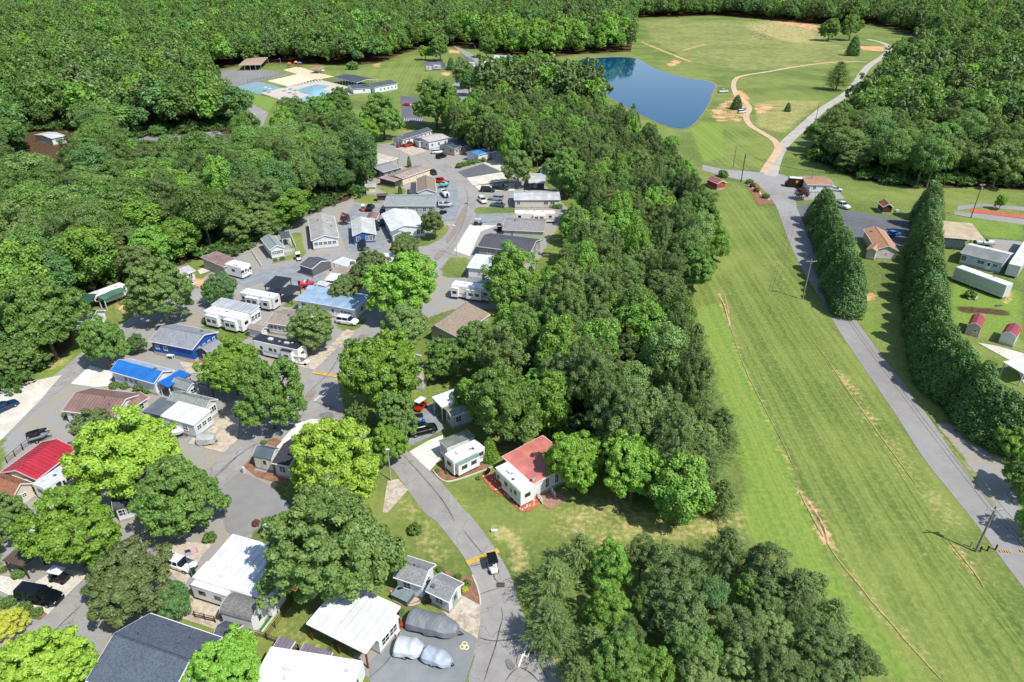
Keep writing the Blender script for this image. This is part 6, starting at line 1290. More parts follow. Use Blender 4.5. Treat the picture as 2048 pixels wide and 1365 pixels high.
    rv('red_roof_side_camper','white camper parked against the coral red roof on red mulch','d4',(958,865),(1170,1062),2.5,3.2,nose='w',win=[(.15,.5),(.45,.6),(.8,.5)],ac=1,stripe='#d4d4d4')
    H('coral_red_roof_home','white room with coral red metal roof and a satellite dish','d4',(1022,775),(1272,1000),(1335,618),3.1,.5,kind='shed',roof='#d8857a',rt='metal',wall='#eef2f2',win=[('w',.3),('w',.7),('e',.35,.6,1.6),('e',.6,.6,1.6)],doors=[],vents=0)
    # right side
    H('tan_roof_shop','white shop with tan brown roof behind the brown truck','c5',(718,212),(885,216),(735,162),2.9,.6,roof='#a98469',wall='#e2e6ea',win=[('s',.3),('s',.7)],vents=0)
    H('tan_roof_gable_house','cream gabled house with tan brown roof between the two cypress rows','c5',(1145,610),(1282,620),(1215,498),2.9,1.2,ridge='y',roof='#b58a6a',wall='#e6dfcf',win=[('s',.5,.4,.6)],vents=1)
    H('tan_roof_garage','lower tan roofed wing left of the gabled house','c5',(1080,610),(1148,625),(1090,535),2.7,.7,ridge='y',roof='#b58c6e',wall='#e2dac8',win=[],vents=0)
    H('little_red_shed','little shed with dusty red roof beside the lane junction','c5',(168,208),(226,200),(200,165),2.3,.8,ridge='y',roof='#99605a',wall='#b5523c',win=[],vents=0,cat='shed')
    H('brown_hut','brown log hut with gabled roof on the grass by the dark lot','c5',(1185,350),(1250,352),(1220,322),2.3,1.0,ridge='y',roof='#8a5a48',wall='#5a3c30',win=[],vents=0,cat='shed')
    canopy('tan_pole_barn','large tan metal roofed pole barn right of the long cypress row','c5',(1560,535),(1812,556),(1590,448),3.6,'#e2cda4','metal','#7a6a58',.4,'barn',True)
    H('storage_room','grey storage room under the tan pole barn','c5',(1565,545),(1700,558),(1580,505),2.6,.1,kind='shed',roof='#aab0b8',wall='#b8c0c8',win=[],vents=0,cat='shed',gut=False)
    H('pale_blue_mobile_home','pale blue mobile home with white and grey roof above the long trailer','e12',(370,300),(765,395),(440,208),3.0,1.0,roof='#8d8d88',rt='metal',roof2='#eef0f2',wall='#c3d4ea',win=[('s',.08,1.0,1.2),('s',.28,.5,.3,.4),('s',.5,1.5,.8),('s',.85,.9,.7)],doors=[('s',.7)],vents=1)
    rv('long_box_trailer','long white box trailer on the grass below the pale blue home','e12',(325,430),(790,600),2.6,3.6,col='#cfd3cf',roof='#f0f0ee',nose=None,ac=0,win=[],stripe='#c4c8c6',cat='trailer')
    rv('upright_box_trailer','white box trailer with ribbed end at the right edge','e12',(920,425),(1090,150),2.6,3.4,col='#dcdcd8',roof='#eef2f4',nose=None,ac=0,win=[],stripe='#c4c8c6',cat='trailer')
    H('red_roof_shed_left','pinkish shed with dark red gambrel roof, left one of the two','e12',(432,955),(560,988),(555,890),2.3,.9,ridge='y',kind='gambrel',roof='#a83a44',rt='metal',wall='#cbb8b2',ov=.06,win=[('s',.6,.7,.5)],vents=0,cat='shed')
    H('red_roof_shed_right','white shed with dark red gambrel roof, right one of the two','e12',(738,1035),(878,1075),(865,975),2.3,.9,ridge='y',kind='gambrel',roof='#a83a44',rt='metal',wall='#d8dcd8',ov=.06,win=[],vents=0,cat='shed')
    canopy('white_roof_barn','white flat roof at the right edge below the red roofed sheds','e12',(760,1290),(946,1400),(870,1170),2.8,'#f2f2f0','metal','#cccccc',.2,'barn')
    # far clubhouse and pool
    H('pool_house','open sided pool house with long dark roof','c2',(1092,388),(1285,432),(1155,345),3.4,1.0,roof='#4c535e',wall=None,posts='#e8e8e8',vents=0)
    H('clubhouse','white clubhouse with dark roof behind the pool house','c2',(1318,452),(1430,470),(1350,395),3.6,1.2,ridge='y',roof='#525963',wall='#eceeee',vents=0)
    H('pump_house','white building with dark roof and brown door beside the pool','c2',(1250,485),(1435,472),(1270,448),3.0,.8,roof='#525963',wall='#eceeee',win=[('s',.5)],doors=[('s',.85,'#6a3030')],vents=0)
    H('bath_house','dark roofed bath house in front of the pool','c2',(965,632),(1045,605),(860,592),3.0,1.0,roof='#4e555f',wall='#cfc0b4',vents=0,ridge='y')
    canopy('picnic_shelter','tan roofed picnic shelter at the far edge of the court','c2',(315,290),(497,286),(312,236),3.6,'#c9ac96','metal','#c8b8a8',.5,'shelter')
    canopy('pink_gazebo','small pink roofed gazebo at the sand court','c2',(905,320),(972,322),(915,303),3.0,'#cf8070','metal','#d8c8b8',.4,'gazebo')
    H('tan_roof_store','tan roofed building beside the far road','d7',(535,465),(632,470),(520,420),3.0,.5,roof='#c9ac90',wall='#e6e6e6',win=[],vents=0)
    rv('far_camper','long white camper at the far park road, left of three','d7',(748,262),(960,268),2.6,3.4,nose=None,slides=[(.3,.6)],stripe='#555555')
    rv('far_camper','white camper at the far park road, middle of three','d7',(960,295),(1035,300),2.6,3.4,nose=None,stripe='#777777')
    rv('far_camper','white camper at the far park road, right of three','d7',(1030,345),(1145,370),3.0,3.4,nose=None,stripe='#777777')
    for i,(x0,y0,x1,y1) in enumerate(((60,375,120,372),(130,360,200,362),(390,300,460,298),(470,330,540,335))):
        rv('stored_camper','%s camper in the far storage yard' % ('leftmost','second','third','rightmost')[i],'d7',(x0,y0),(x1,y1),2.4,2.8,nose=None,ac=0,win=[(.5,.6)],col=('#b8b4b0','#d8d4d0','#c8c8cc','#e6e4e0')[i],roof=('#c4c0bc','#e8e6e2','#d0d0d4','#f0eeea')[i])
    H('clearing_cottage','white cottage alone in a clearing of the left wood','c1',(300,812),(385,795),(270,775),3.0,.6,roof='#dde0e2',rt='metal',wall='#eceef0',win=[('s',.3,.7,1),('s',.7,.7,1)],vents=0)
    H('roadside_white_home','white home beside the far road at the wood corner','c2',(405,700),(455,690),(375,650),2.9,.6,roof='#c8ccd0',rt='metal',wall='#eceef0',vents=0)
    H('lower_corner_post_roof','small white porch roof above the big willow oak','d2',(680,45),(760,70),(720,-10),2.8,.3,kind='shed',roof='#f0f0ee',rt='metal',wall=None,posts='#f4f4f4',vents=0,cat='porch')
def build_vehicles():
    car('d1',(140,600),(520,668),'bigsuv','#10141c','black large SUV on the pale drive at the lower left')
    car('d1',(1385,315),(1625,395),'sedan','#f4f4f2','white car beside the large white awning roof')
    car('c6',(1155,1045),(1300,1068),'suv','#f4f4f2','white SUV on the grass beside the sky blue roof')
    car('d4',(300,575),(468,535),'suv','#0e0e10','black SUV on the lot beside the long white awning')
    car('c8',(-40,255),(90,195),'sedan','#12355e','blue car cut by the left edge on the pale concrete')
    car('c3',(732,448),(785,495),'sedan','#14161a','black car at the end of the beige mobile home')
    car('c3',(772,345),(890,312),'suv','#14161c','black SUV in front of the navy metal roof')
    car('c3',(765,290),(830,285),'suv','#e8e8ea','white car behind the black SUV on the upper street')
    car('c3',(500,232),(585,218),'pickup','#b02418','red pickup in front of the light grey home')
    car('c3',(775,545),(860,560),'pickup','#c8402c','orange red pickup at the top of the gravel lot')
    car('c3',(160,830),(210,765),'suv','#181a1c','black SUV on the lot left of the long grey home')
    car('c3',(285,860),(320,790),'sedan','#1a1a1c','black car against the end of the long grey home')
    car('c3',(290,950),(310,900),'sedan','#1c2226','dark car left of the wide white metal roof')
    car('c3',(215,900),(255,1020),'pickup','#202428','dark pickup beside the rust roofed carport')
    car('c3',(110,1110),(112,1180),'suv','#1a222c','dark blue SUV in front of the blue gable')
    car('c3',(1195,632),(1310,636),'suv','#1c2434','dark blue SUV in the shade under the leafy tree')
    car('c3',(1320,610),(1420,620),'pickup','#2a3440','dark truck deeper under the leafy tree')
    car('c3',(1385,712),(1275,705),'suv','#a8aaa8','silver SUV above the blue car')
    car('c3',(1408,772),(1280,762),'sedan','#49677e','steel blue car left of the pale mobile home')
    car('c3',(1165,690),(1245,765),'suv','#eceae4','white van at the curve beside the silver SUV')
    car('c5',(910,330),(952,345),'pickup','#f0f0f0','white pickup beside the short cypress row')
    car('c5',(780,245),(835,240),'sedan','#20242c','dark car in front of the tan roofed shop')
    car('c5',(860,235),(920,240),'sedan','#c8ccd0','silver car at the end of the tan roofed shop')
    car('c2',(1665,610),(1730,612),'sedan','#b82030','red car on the far dark lot')
    car('c4',(575,442),(615,440),'pickup','#e8e8e4','white utility truck on the pond bank')
    car('c4',(660,542),(712,536),'suv','#eef0f2','white vehicle under the cedar near the pond')
    car('c1',(1340,850),(1375,845),'sedan','#f0f0f0','white car under trees left of the far road')
    car('c1',(880,890),(930,885),'sedan','#e8ecf0','white car in the shaded wood lot')
    car('c1',(1055,850),(1110,890),'pickup','#4a6c98','blue truck in the shaded wood lot')
    car('c1',(730,885),(800,890),'suv','#20242c','dark SUV in the shaded wood lot')
    car('c5',(1215,515),(1280,505),'sedan','#3c78c8','blue car beside the gabled house between the cypress rows')
    car('d7',(690,300),(745,290),'suv','#1c2c5c','dark blue SUV beside the far campers')
    golf_cart('d1',(560,480),(410,450),'#26282c','#f0f0f0','golf cart with pale roof on the drive behind the black SUV')
    golf_cart('d3',(1010,300),(1050,430),'#e0dcd4','#16181a','black roofed golf cart driving down the street past the yellow hump')
    golf_cart('d5',(790,330),(930,345),'#f0eeea','#f4f2ee','long white golf cart with three seat rows beside the dark roofed camper',4)
    golf_cart('d4',(400,330),(325,385),'#c02820','#f2f0ee','red golf cart with white roof at the long white awning')
    golf_cart('d4',(300,490),(390,480),'#2c6cb8','#202224','blue golf cart with dark roof behind the black SUV')
    golf_cart('c6',(840,535),(848,580),'#e8e8ea','#f0eef2','white golf cart in front of the little park home')
    golf_cart('c3',(115,820),(125,780),'#d86a40','#e8e4e0','orange golf cart on the lot at the wood edge')
    golf_cart('c3',(815,840),(880,815),'#26282a','#202224','black golf cart below the white boat on the curve')
    golf_cart('c3',(1355,1010),(1362,950),'#26282a','#1a1a1c','black utility cart beside the pale green house')
    golf_cart('c3',(430,235),(465,225),'#b02418','#3a3a3c','small red cart beside the red pickup')
    golf_cart('c3',(1130,930),(1200,930),'#3a3840','#c8c8cc','grey cart beside the young tree on the curve')
    boat('c3',(805,770),(930,770),'#f2f2f4','#3a4450','white boat with dark seats on the curve lot')
    boat('c3',(885,690),(840,640),'#eef0f2','#dfe6ea','white boat on trailer right of the long grey home')
    boat('c3',(890,580),(815,600),'#58c0b4','#7fd8cc','turquoise boat below the orange red pickup')
    boat('c7',(1520,370),(1672,385),'#f0f0f0','#1c1e24','white boat with black cover deck beside the upper home')
    boat('c6',(860,775),(968,770),'#c83848','#d85868','red and pink boat on the blue grey gravel')
    boat('c8',(1330,430),(1570,450),'#f2f2f2','#f0efec','white boat under the trees beside the white awning room')
    boat('c5',(1750,565),(1865,570),'#f0f2f4','#e0e4e8','white boat behind the tan pole barn')
    boat('d6',(1370,445),(1510,478),'#dfe6f0','#e8ecf2','white boat in deep shade behind the bright upright tree',W=2.0)
    jetski('c8',(250,465),(370,430),'#2c3036','black jet ski on the lane beside the red roof')
    jetski('c8',(250,505),(400,465),'#8f9a98','pale jet ski below the black one')
    covered('d3',(330,800),(735,905),2.6,2.0,'#84888c','large boat under a long grey tarpaulin beside the grey shingle annex')
    covered('d3',(215,1040),(445,1075),2.3,1.6,'#cdd2d8','small boat under a silver tarpaulin beside the white carport')
    covered('d3',(455,1100),(680,1185),1.9,1.5,'#b4bccb','small vehicle under a pale blue grey cover on the lot','covered_trailer','trailer')
    covered('d5',(-20,1000),(125,1005),2.0,1.6,'#b9babb','small trailer under a grey cover on the tan concrete','covered_trailer','trailer',False)
    # brown delivery truck
    ctr, rz, L, W = rect('c5', (590,172), (712,182), 2.4, 3.2); o = empty('delivery_truck', (ctr.x, ctr.y, .06), rz, 'dark brown delivery truck with white roof parked at the tan roofed shop', 'truck')
    bm_ = plain('#3a241a', .4); MB().loft([[(x, -W/2*k, .5), (x, -W/2*k, zt), (x, W/2*k, zt), (x, W/2*k, .5)] for x, zt, k in ((-L/2, 1.4, .85), (-L/2+.6, 1.7, .95), (-L/2+1.0, 3.0, 1), (L/2, 3.1, 1))]).obj('body', bm_, o)
    MB().box(-L/2+1.1, L/2-.05, -W/2+.05, W/2-.05, 3.11, 3.2).obj('roof', plain('#f2f2f0'), o)
    MB().box(-L/2+.68, -L/2+.95, -W/2*.8, W/2*.8, 1.85, 2.7).obj('windshield', glass(), o)
    em = MB().add([(x, -W/2-.012, z) for x, z in ((.1, 2.5), (.9, 2.5), (.9, 1.9), (.5, 1.5), (.1, 1.9))]+[(x, -W/2-.002, z) for x, z in ((.1, 2.5), (.9, 2.5), (.9, 1.9), (.5, 1.5), (.1, 1.9))], [(4,3,2,1,0),(5,6,7,8,9),(0,1,6,5),(1,2,7,6),(2,3,8,7),(3,4,9,8),(4,0,5,9)])
    em.obj('yellow_emblem', plain('#e8b830'), o)
    for s in (-1, 1):
        for x in (-L/2+1.1, L/2-1.2): MB().tube((x, s*(W/2-.3), .42), (x, s*(W/2+.01), .42), .42, n=12).obj('wheel', plain('#181818'), o)
def build_props():
    # utility poles: base, head
    def pole(c, b, top, label, arm=2.4, lean=0, transf=False, col='#9a938a', xarm=None):
        B = G(c, b); lo, hi = 3.0, 18.0
        ty = full(c, top)[1]
        for _ in range(30):
            m = (lo+hi)/2
            if proj(Vector((B.x, B.y, m)))[1] > ty: lo = m
            else: hi = m
        h = lo; o = empty('utility_pole', (B.x, B.y, 0), 0, label, 'utility pole', None); dk = plain(col, .9)
        MB().tube((0, 0, -.3), (0, 0, h), .17, .11, 9).obj('post', dk, o)
        if arm:
            a = MB().box(-arm/2, arm/2, -.2, -.1, h-.55, h-.42).obj('crossarm', plain('#b8b2a6', .8), o)
            for x in (-arm/2+.15, -arm/4, arm/4, arm/2-.15): MB().tube((x, -.15, h-.42), (x, -.15, h-.22), .06, n=6).obj('insulator', plain('#d8dcde', .2), a)
            MB().tube((-arm*.3, -.12, h-.5), (0, -.12, h-1.2), .025, n=4).tube((arm*.3, -.12, h-.5), (0, -.12, h-1.2), .025, n=4).obj('arm_brace', dk, o)
        if transf: MB().tube((.32, 0, h-2.2), (.32, 0, h-1.2), .24, n=10).obj('transformer', plain('#a8acb0', .4), o)
        return Vector((B.x, B.y, h-.22)), h
    hC, _ = pole('f',(1605,599),(1621,519),'utility pole with crossarm halfway down the lane')
    hD, _ = pole('f',(1951,1104),(1990,1013),'utility pole with crossarm beside the bollards at the lower lane',transf=True)
    hB, _ = pole('c5',(733,238),(760,128),'utility pole with crossarm in front of the tan roofed shop')
    hA, _ = pole('c5',(312,200),(332,18),'dark utility pole with transformer at the lane junction',1.6,transf=True,col='#3c3632')
    hE, _ = pole('c5',(1722,418),(1792,205),'brown utility pole beside the road right of the long cypress row',1.6,transf=True,col='#8a6a4c')
    hF, _ = pole('c4',(1040,590),(1050,495),'thin pole beside the gravel road at the pond field',0)
    hG, _ = pole('c5',(265,108),(278,-25),'thin grey pole on the mown grass near the junction',0,col='#8a8a88')
    hN = Vector((hD.x+5, hD.y-60, 8.2)); hR = hE+Vector((150, -8, 0))
    def wire(a, b, off, sag=.9, label=None):
        n = 14; pts = [a.lerp(b, i/n)+Vector((off, 0, -sag*4*(i/n)*(1-i/n))) for i in range(n+1)]; m = MB()
        for p, q in zip(pts, pts[1:]): m.tube(p, q, .022, n=4, cap=False)
        o = m.obj('power_line', plain('#2a2a2a', .5)); tag(o, label, 'power line', 'overhead wires along the lane')
    for a, b, t_ in ((hB, hC, 'from the shop pole to the halfway pole'), (hC, hD, 'from the halfway pole to the bollard pole'), (hD, hN, 'leaving the bollard pole out of the picture'), (hB, hE, 'from the shop pole to the brown pole'), (hE, hR, 'leaving the brown pole to the right'), (hA, hB, 'from the dark junction pole to the shop pole')):
        for k, off in enumerate((-1.0, -.3, .9)): wire(a, b, off, .8+.1*k, 'thin black overhead wires strung '+t_)
    # lamps
    def lamp(c, b, t_, label, arm=1.6, dirx=-1):
        B = G(c, b); lo, hi = 2.0, 16.0; ty = full(c, t_)[1]
        for _ in range(30):
            m = (lo+hi)/2
            if proj(Vector((B.x, B.y, m)))[1] > ty: lo = m
            else: hi = m
        o = empty('street_lamp', (B.x, B.y, 0), 0, label, 'street lamp'); g_ = plain('#c9ccce', .4, .3)
        MB().tube((0, 0, 0), (0, 0, lo-.35), .1, .06, 8).obj('post', g_, o)
        if arm: MB().tube((0, 0, lo-.4), (dirx*arm*.5, 0, lo-.02), .05, n=6).tube((dirx*arm*.5, 0, lo-.02), (dirx*arm, 0, lo), .05, n=6).obj('arm', g_, o)
        MB().box(*( (dirx*arm-.3, dirx*arm+.3) if arm else (-.3, .3)), -.14, .14, lo-.08, lo+.06).obj('lamp_head', plain('#e2e4e6', .3), o)
    lamp('c3',(972,1242),(900,955),'street lamp with curved arm at the bright concrete lot')
    lamp('c3',(455,365),(460,145),'street lamp at the upper street beside the dark porch home',dirx=1)
    lamp('d4',(130,972),(112,720),'street lamp on the curve beside the planted triangle',arm=0)
    lamp('c2',(235,462),(225,368),'court light pole, leftmost by the pool',arm=0); lamp('c2',(352,500),(336,395),'court light pole, second by the pool',arm=0)
    lamp('c2',(500,405),(490,322),'court light pole at the picnic shelter',arm=0); lamp('c2',(605,420),(603,345),'court light pole beside the sand court',arm=0); lamp('c2',(666,310),(660,235),'tall light pole right of the picnic shelter',arm=.5)
    lamp('d7',(252,290),(240,140),'light pole at the storage yard',arm=.6); lamp('d7',(562,290),(555,165),'light pole beside the far road',arm=.6); lamp('d7',(38,325),(35,240),'light pole on the upper lawn',arm=.6)
    lamp('c2',(460,530),(455,440),'court light pole at the near corner of the blue courts',arm=0)
    # fences
    def fence(c, pts, label, h=1.1, col='#5c4232', gap=1.8, rails=3, white=False):
        g_ = [G(c, p).to_2d() for p in pts]; o = empty('rail_fence', (g_[0].x, g_[0].y, 0), 0, label, 'fence'); m = plain(col, .8); o0 = g_[0]
        for a, b in zip(g_, g_[1:]):
            n = max(1, round((b-a).length/gap))
            for i in range(n+1):
                p = a.lerp(b, i/n)-o0; MB().box(p.x-.05, p.x+.05, p.y-.05, p.y+.05, 0, h+.06).obj('post', m, o)
            for k in range(rails):
                z = h*(k+1)/rails-.04; d = (b-a).normalized()*.055; MB().tube((*(a-o0+d), z), (*(b-o0-d), z), .035, n=4).obj('rail', m, o)
    fence('d2',[(130,822),(300,868)],'dark rail fence between the slate roof and the near camper')
    fence('d2',[(605,968),(730,1005),(1005,640)],'dark rail fence beside the strip of green turf')
    fence('d2',[(735,1008),(1000,1105),(1235,1165)],'brown rail fence above the bottom white roof',rails=4)
    fence('d2',[(1235,1165),(1330,1045)],'short brown fence joining the white carport')
    fence('c8',[(65,715),(200,600),(330,505)],'brown deck railing along the left side of the red roof',1.2)
    fence('c6',[(785,400),(830,500),(828,520),(640,560)],'white deck railing round the little park home',1.0,'#f2f0ee',1.2,4)
    fence('c6',[(485,525),(560,640)],'white rail fence beside the drive on the upper street',.8,'#e8e6e0',1.2,3)
    fence('c7',[(1690,525),(1790,530)],'short white fence behind the long white camper',.8,'#f0f0ee',.8,3)
    fence('d4',[(1295,1090),(1345,1160)],'white step railing left of the brick patio',1.0,'#f4f4f2',.8,4)
    fence('d4',[(1400,1040),(1445,1105)],'white step railing right of the brick patio',1.0,'#f4f4f2',.8,4)
    fence('c2',[(250,470),(480,535),(640,575)],'low dark fence along the near edge of the blue courts',1.2,'#4c4c4c',3,2)
    fence('c2',[(390,435),(700,365)],'dark fence between the far court and the sand court',1.5,'#3c4448',3,3)
    fence('d7',[(200,305),(270,410),(350,420)],'dark fence of the storage yard',1.6,'#2c2c2c',3,3); fence('d7',[(510,300),(610,400)],'dark fence at the right of the storage yard',1.6,'#2c2c2c',3,3)
    fence('e12',[(715,1115),(946,1180)],'low pale rail below the red roofed sheds',.3,'#e0ddd4',2,1)
    # bollards by the barrier
    for i, (x, y) in enumerate(((928,1110),(975,1130),(1010,1128),(1050,1122))):
        P = G('d8', (x, y)); o = empty('bollard', (P.x, P.y, 0), 0, ('leftmost bollard at the foot of the lower pole','second bollard right of the lower pole','third bollard right of the lower pole','bollard nearest the lane and the striped bar')[i], 'bollard', 'bollards by the lower pole')
        MB().tube((0, 0, 0), (0, 0, 1.0), .11, n=10).obj('post', plain('#3c3a38' if i else '#b8b8b4'), o); MB().tube((0, 0, 1.0), (0, 0, 1.06), .13, n=10).obj('cap', plain('#b8a040' if i else '#888888'), o)
    # flag
    P = G('d1', (1625,500)); o = empty('flag_pole', (P.x, P.y, 0), .5, 'thin pole with a small striped flag beside the white car', 'flag')
    MB().tube((0, 0, 0), (0, 0, 5.2), .04, n=6).obj('post', plain('#c8c8c8', .3, .5), o)
    q = N('flag_cloth'); sx = q.n('SeparateXYZ'); q.t.links.new(q.co('Generated'), sx.inputs[0])
    st = q.math('LESS_THAN', q.math('FRACT', q.math('MULTIPLY', sx.outputs[2], 6.5)), .5); col = q.mix(st, lin('#f2f2f0'), lin('#b02838'))
    ct = q.math('MULTIPLY', q.math('LESS_THAN', sx.outputs[0], .42), q.math('GREATER_THAN', sx.outputs[2], .46)); fm = q.base(q.mix(ct, col, lin('#2a3c78')), .8)
    rings = [[(.05+i*.13, math.sin(i*.9)*.07-.01, 4.1), (.05+i*.13, math.sin(i*.9)*.07+.01, 4.1), (.05+i*.13, math.sin(i*.9)*.07+.01, 5.05), (.05+i*.13, math.sin(i*.9)*.07-.01, 5.05)] for i in range(12)]
    MB().loft(rings).obj('flag', fm, o)
    # satellite dish on red roof
    P = G('d4', (1265,965), 3.4); o = empty('satellite_dish', (P.x, P.y, 3.35), .8, 'grey satellite dish near the corner of the coral red roof', 'satellite dish')
    v = [(0, -.1, .5)]; f = []
    for r_, k in ((.25, .04), (.42, .14)):
        for i in range(14): t_ = 2*math.pi*i/14; v.append((math.cos(t_)*r_, -.1-k, .5+math.sin(t_)*r_))
    f += [(0, 1+i, 1+(i+1) % 14) for i in range(14)]+[(1+i, 15+i, 15+(i+1) % 14, 1+(i+1) % 14) for i in range(14)]
    MB().add(v, f).obj('dish', plain('#b0b2b4', .4), o, True); MB().tube((0, 0, 0), (0, -.08, .5), .04, n=6).obj('mast', plain('#777777'), o)
    # hot tub
    P = G('d3', (285,632), .5); o = empty('hot_tub', (P.x, P.y, .05), heading('d3', (220,600), (350,660)), 'grey covered hot tub on the oval stone patio', 'hot tub')
    MB().box(-1.15, 1.15, -1.0, 1.0, 0, .85).obj('cabinet', plain('#5c666a'), o); MB().box(-1.2, -.02, -1.05, 1.05, .86, 1.0).box(.02, 1.2, -1.05, 1.05, .86, 1.0).obj('cover', plain('#8a9a9e', .6), o)
    for i, (c, x, y, lb) in enumerate((('d3',490,690,'black grill against the grey shingle annex'),('d3',258,600,'small black grill beside the hot tub'),('c8',550,715,'dark grill beside the red roofed home'),('d4',905,905,'small grill at the corner of the red mulch'))):
        P = G(c, (x, y), .5); o = empty('grill', (P.x, P.y, .05), .4*i, lb, 'grill')
        MB().box(-.4, .4, -.28, .28, .55, .8).obj('firebox', plain('#1c1c1c', .4), o); MB().loft([[(-.4, y_, .8), (-.4, y_*.6, 1.05), (.4, y_*.6, 1.05), (.4, y_, .8)] for y_ in (-.28, .28)]).obj('lid', plain('#242424', .3), o)
        for sx_ in (-1, 1):
            for sy_ in (-1, 1): MB().tube((sx_*.35, sy_*.22, 0), (sx_*.35, sy_*.22, .55), .03, n=5).obj('leg', plain('#333333'), o)
    # planters, tables, bins and other small things
    def crate(c, x, y, w_, d, h, col, name, label, cat, legs=False):
        P = G(c, (x, y), h*.5); o = empty(name, (P.x, P.y, .05), random.uniform(-.5, .5), label, cat)
        if legs:
            MB().box(-w_/2, w_/2, -d/2, d/2, h-.06, h).obj('top', plain(col), o)
            for a in (-1, 1):
                for b in (-1, 1): MB().box(a*(w_/2-.1)-.04, a*(w_/2-.1)+.04, b*(d/2-.1)-.04, b*(d/2-.1)+.04, 0, h-.061).obj('leg', plain(col), o)
        else:
            MB().loft([[(x_*w_/2*k, y_*d/2*k, z) for x_, y_ in ((-1, -1), (1, -1), (1, 1), (-1, 1))] for z, k in ((0, .88), (h*.85, 1), (h*.86, 1.06), (h, 1.06))]).obj('bin_body', plain(col), o)
    crate('d2',1795,945,1.5,.8,.75,'#d8d4cc','patio_table','pale table on the brick patch beside the white carport','table',True)
    crate('d2',1845,890,1.2,.6,.5,'#b04838','bench','red bench beside the white carport wall','bench',True)
    crate('c7',1455,1000,1.4,.8,.75,'#e6e8ea','patio_table','white table on the red patio beside the royal blue house','table',True)
    crate('c7',1700,1090,1.8,.8,.5,'#2c3c5c','bench','dark blue bench on the pale patio','bench',True)
    crate('c7',1950,862,.7,.7,.5,'#c8b48c','planter','round pale planter on the lawn by the navy shed','planter')
    crate('d1',1622,440,.6,.6,1.0,'#1f4a34','waste_bin','green bin at the end of the white camper','bin')
    crate('c6',850,812,1.3,1.3,.9,'#c88468','umbrella_table','orange umbrella table beside the smaller black pavilion','table',True)
    crate('d5',372,1285,.4,.4,1.1,'#e8d8dc','sign_post','small white signboard at the mulch beside the lower street','sign')
    crate('c3',930,425,.4,.4,1.0,'#e8e8e4','mailbox','white box beside the planted strip','box')
    crate('d3',1045,95,.9,.35,.35,'#e2e2de','utility_box','small white box lying on the lawn right of the street','box')
    crate('e12',720,780,1.8,.5,.3,'#8a7868','scrap_pile','scrap boards on the grass below the long trailer','scrap',True)
    crate('d5',1285,900,1.0,.4,.4,'#c8a080','log_bench','log bench in the planted triangle','bench',True)
    crate('d5',770,415,1.2,.5,.8,'#eceae6','yard_sign','white frame standing beside the tall shade tree','sign',True)
    crate('c5',1270,375,.9,.7,.6,'#e8e8e8','white_bin','white box beside the brown hut','box')
    crate('c5',1355,385,.9,.7,.7,'#eef0f4','white_bin','white box in the shade of the long cypress row','box')
    crate('d5',668,305,1.6,1.2,.5,'#9a7048','wooden_step','brown wooden steps of the dark roofed camper','steps',True)
    crate('d4',575,870,.5,.5,.9,'#f2f2f0','arbor','small white lawn ornament at the camper corner','ornament',True)
    P = G('c5', (1735,905), .4); o = MB(); rr = random.Random(5)
    def rock(x, y, r, z=0):
        b = bmesh.new(); bmesh.ops.create_icosphere(b, subdivisions=1, radius=r)
        for v_ in b.verts: v_.co = v_.co*rr.uniform(.75, 1.15); v_.co.z = v_.co.z*.6+z
        vs = [(v_.co.x+x, v_.co.y+y, v_.co.z) for v_ in b.verts]; fs = [tuple(l.index for l in f_.verts) for f_ in b.faces]; b.free(); return vs, fs
    for _ in range(14): o.add(*rock(P.x+rr.uniform(-1.1, 1.1), P.y+rr.uniform(-.6, .6), rr.uniform(.3, .6), .3))
    tag(o.obj('rock_pile', plain('#b9b2a6', .9)), 'pale rock pile on the grass below the long trailer', 'rocks')
    # white stones scattered in the red mulch
    o = MB(); poly = GL('d4', [(850,930),(960,905),(1180,1130),(1290,1090),(1330,1150),(1250,1215),(1170,1222),(1050,1110),(930,1040)])
    xs = [p.x for p in poly]; ys = [p.y for p in poly]
    for _ in range(160):
        x, y = rr.uniform(min(xs), max(xs)), rr.uniform(min(ys), max(ys))
        if inpoly(np.array([x]), np.array([y]), poly)[0]: o.add(*rock(x, y, rr.uniform(.08, .22), .1))
    o = o.obj('white_stones', plain('#e4e0d8', .8)); tag(o, 'white ornamental stones scattered on the red mulch', None, None, 'stuff')
    o = MB(); A_, B_ = G('c5', (345,205)), G('c5', (490,315))
    for i in range(26):
        p = A_.lerp(B_, (i+.5)/26); o.add(*rock(p.x+rr.uniform(-.5, .5), p.y+rr.uniform(-.3, .3), rr.uniform(.25, .5), .15))
    tag(o.obj('edging_stones', plain('#cfc8ba', .9)), 'pale boulders edging the shrub row at the junction', None, None, 'stuff')
    # patio for hot tub
    pts = [G('d3', (300+130*math.cos(t_), 645+70*math.sin(t_))).to_2d() for t_ in np.linspace(0, 2*math.pi, 25)[:-1]]
    sheet('patio', pts, .06, ground_like('stone_patio', ['#b8a896', '#c9bca8'], 1, 5))
    # brush pile at the far field
    q_ = MB(); P0 = G('c4', (850,140))
    for _ in range(500):
        p = G('c4', (rr.uniform(730,1050), rr.uniform(115,190))); a = rr.uniform(0, 6.28); L = rr.uniform(1, 3.5)
        q_.tube((p.x, p.y, rr.uniform(0, .8)), (p.x+math.cos(a)*L, p.y+math.sin(a)*L, rr.uniform(.1, 1.2)), .12, .06, 4, False)
    tag(q_.obj('brush_pile', plain('#a89a8c', .95)), 'grey brush and cut branches heaped on the far field', None, None, 'stuff')
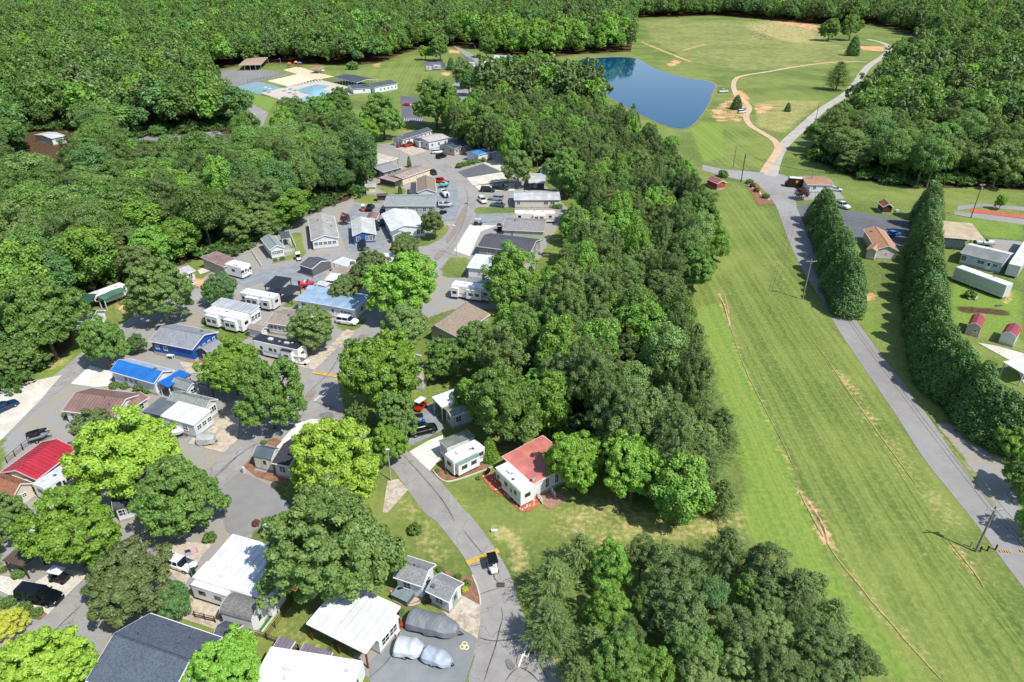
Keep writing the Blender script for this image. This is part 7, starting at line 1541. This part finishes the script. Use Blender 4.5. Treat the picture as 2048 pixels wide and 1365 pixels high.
    # sun loungers by the pool, play gear
    Lm = MB().box(-.3, .3, -.9, .4, .28, .36).add([(-.3, .4, .3), (.3, .4, .3), (.3, .95, .75), (-.3, .95, .75), (-.3, .4, .36), (.3, .4, .36), (.3, .95, .81), (-.3, .95, .81)], [(0,3,2,1),(4,5,6,7),(0,1,5,4),(1,2,6,5),(2,3,7,6),(3,0,4,7)]).mesh('lounger', plain('#dedcd8'))
    for i in range(12):
        P = G('c2', (720+i*25, 468-i*4.2)); o = link('sun_lounger', Lm, None, (P.x, P.y, .1), .2); tag(o, 'pale sun lounger in the row along the far side of the pool', 'sun lounger', 'sun loungers along the pool')
    for i, (x, y, col) in enumerate(((1195,440,'#b83848'),(1225,445,'#d8d8d8'),(540,505,'#c8ccd0'),(575,515,'#c8ccd0'),(700,505,'#7a8084'),(745,520,'#7a8084'),(785,530,'#7a8084'),(1010,360,'#e8e8e8'))):
        P = G('c2', (x, y)); o = empty('parasol', (P.x, P.y, .1), 0, ('red parasol under the pool house','white parasol beside the red one','left pale parasol by the courts','right pale parasol by the courts','first grey parasol on the deck','second grey parasol on the deck','third grey parasol on the deck','white parasol at the sand court')[i], 'parasol')
        MB().tube((0, 0, 0), (0, 0, 2.3), .04, n=5).obj('pole', plain('#cccccc'), o); MB().tube((0, 0, 2.0), (0, 0, 2.5), 1.4, .05, 8).obj('shade', plain(col), o)
    for i, (x, y, col) in enumerate(((735,310,'#d87840'),(790,300,'#e0a040'),(820,305,'#5878a8'))):
        P = G('c2', (x, y)); o = empty('play_tower', (P.x, P.y, .05), .3*i, ('orange climbing tower on the far sand','yellow climbing tower on the far sand','blue climbing tower on the far sand')[i], 'playground')
        for a in (-1, 1):
            for b in (-1, 1): MB().box(a*1.2-.1, a*1.2+.1, b*1-.1, b*1+.1, 0, 2.6).obj('leg', plain('#a87850'), o)
        MB().box(-1.3, 1.3, -1.1, 1.1, 1.2, 1.35).obj('platform', plain('#a87850'), o); MB().tube((0, 0, 2.6), (0, 0, 3.6), 1.9, .1, 4).obj('roof', plain(col), o)
        MB().add([(1.3, -.3, 1.3), (1.3, .3, 1.3), (3.6, .3, .15), (3.6, -.3, .15), (1.3, -.3, 1.4), (1.3, .3, 1.4), (3.6, .3, .25), (3.6, -.3, .25)], [(0,3,2,1),(4,5,6,7),(0,1,5,4),(1,2,6,5),(2,3,7,6),(3,0,4,7)]).obj('slide', plain(col), o)
    # solar panels on the black roof
    P = G('c7', (770,620), 3.4)

build_paving()
build_protos(); proto_under()
build_houses(); build_vehicles(); build_props()
build_trees(); 
FOREST_GROUND = [to_ground(F_LEFT), to_ground(F_CENT, 5)]
build_forest(); build_undergrowth(); build_ground()
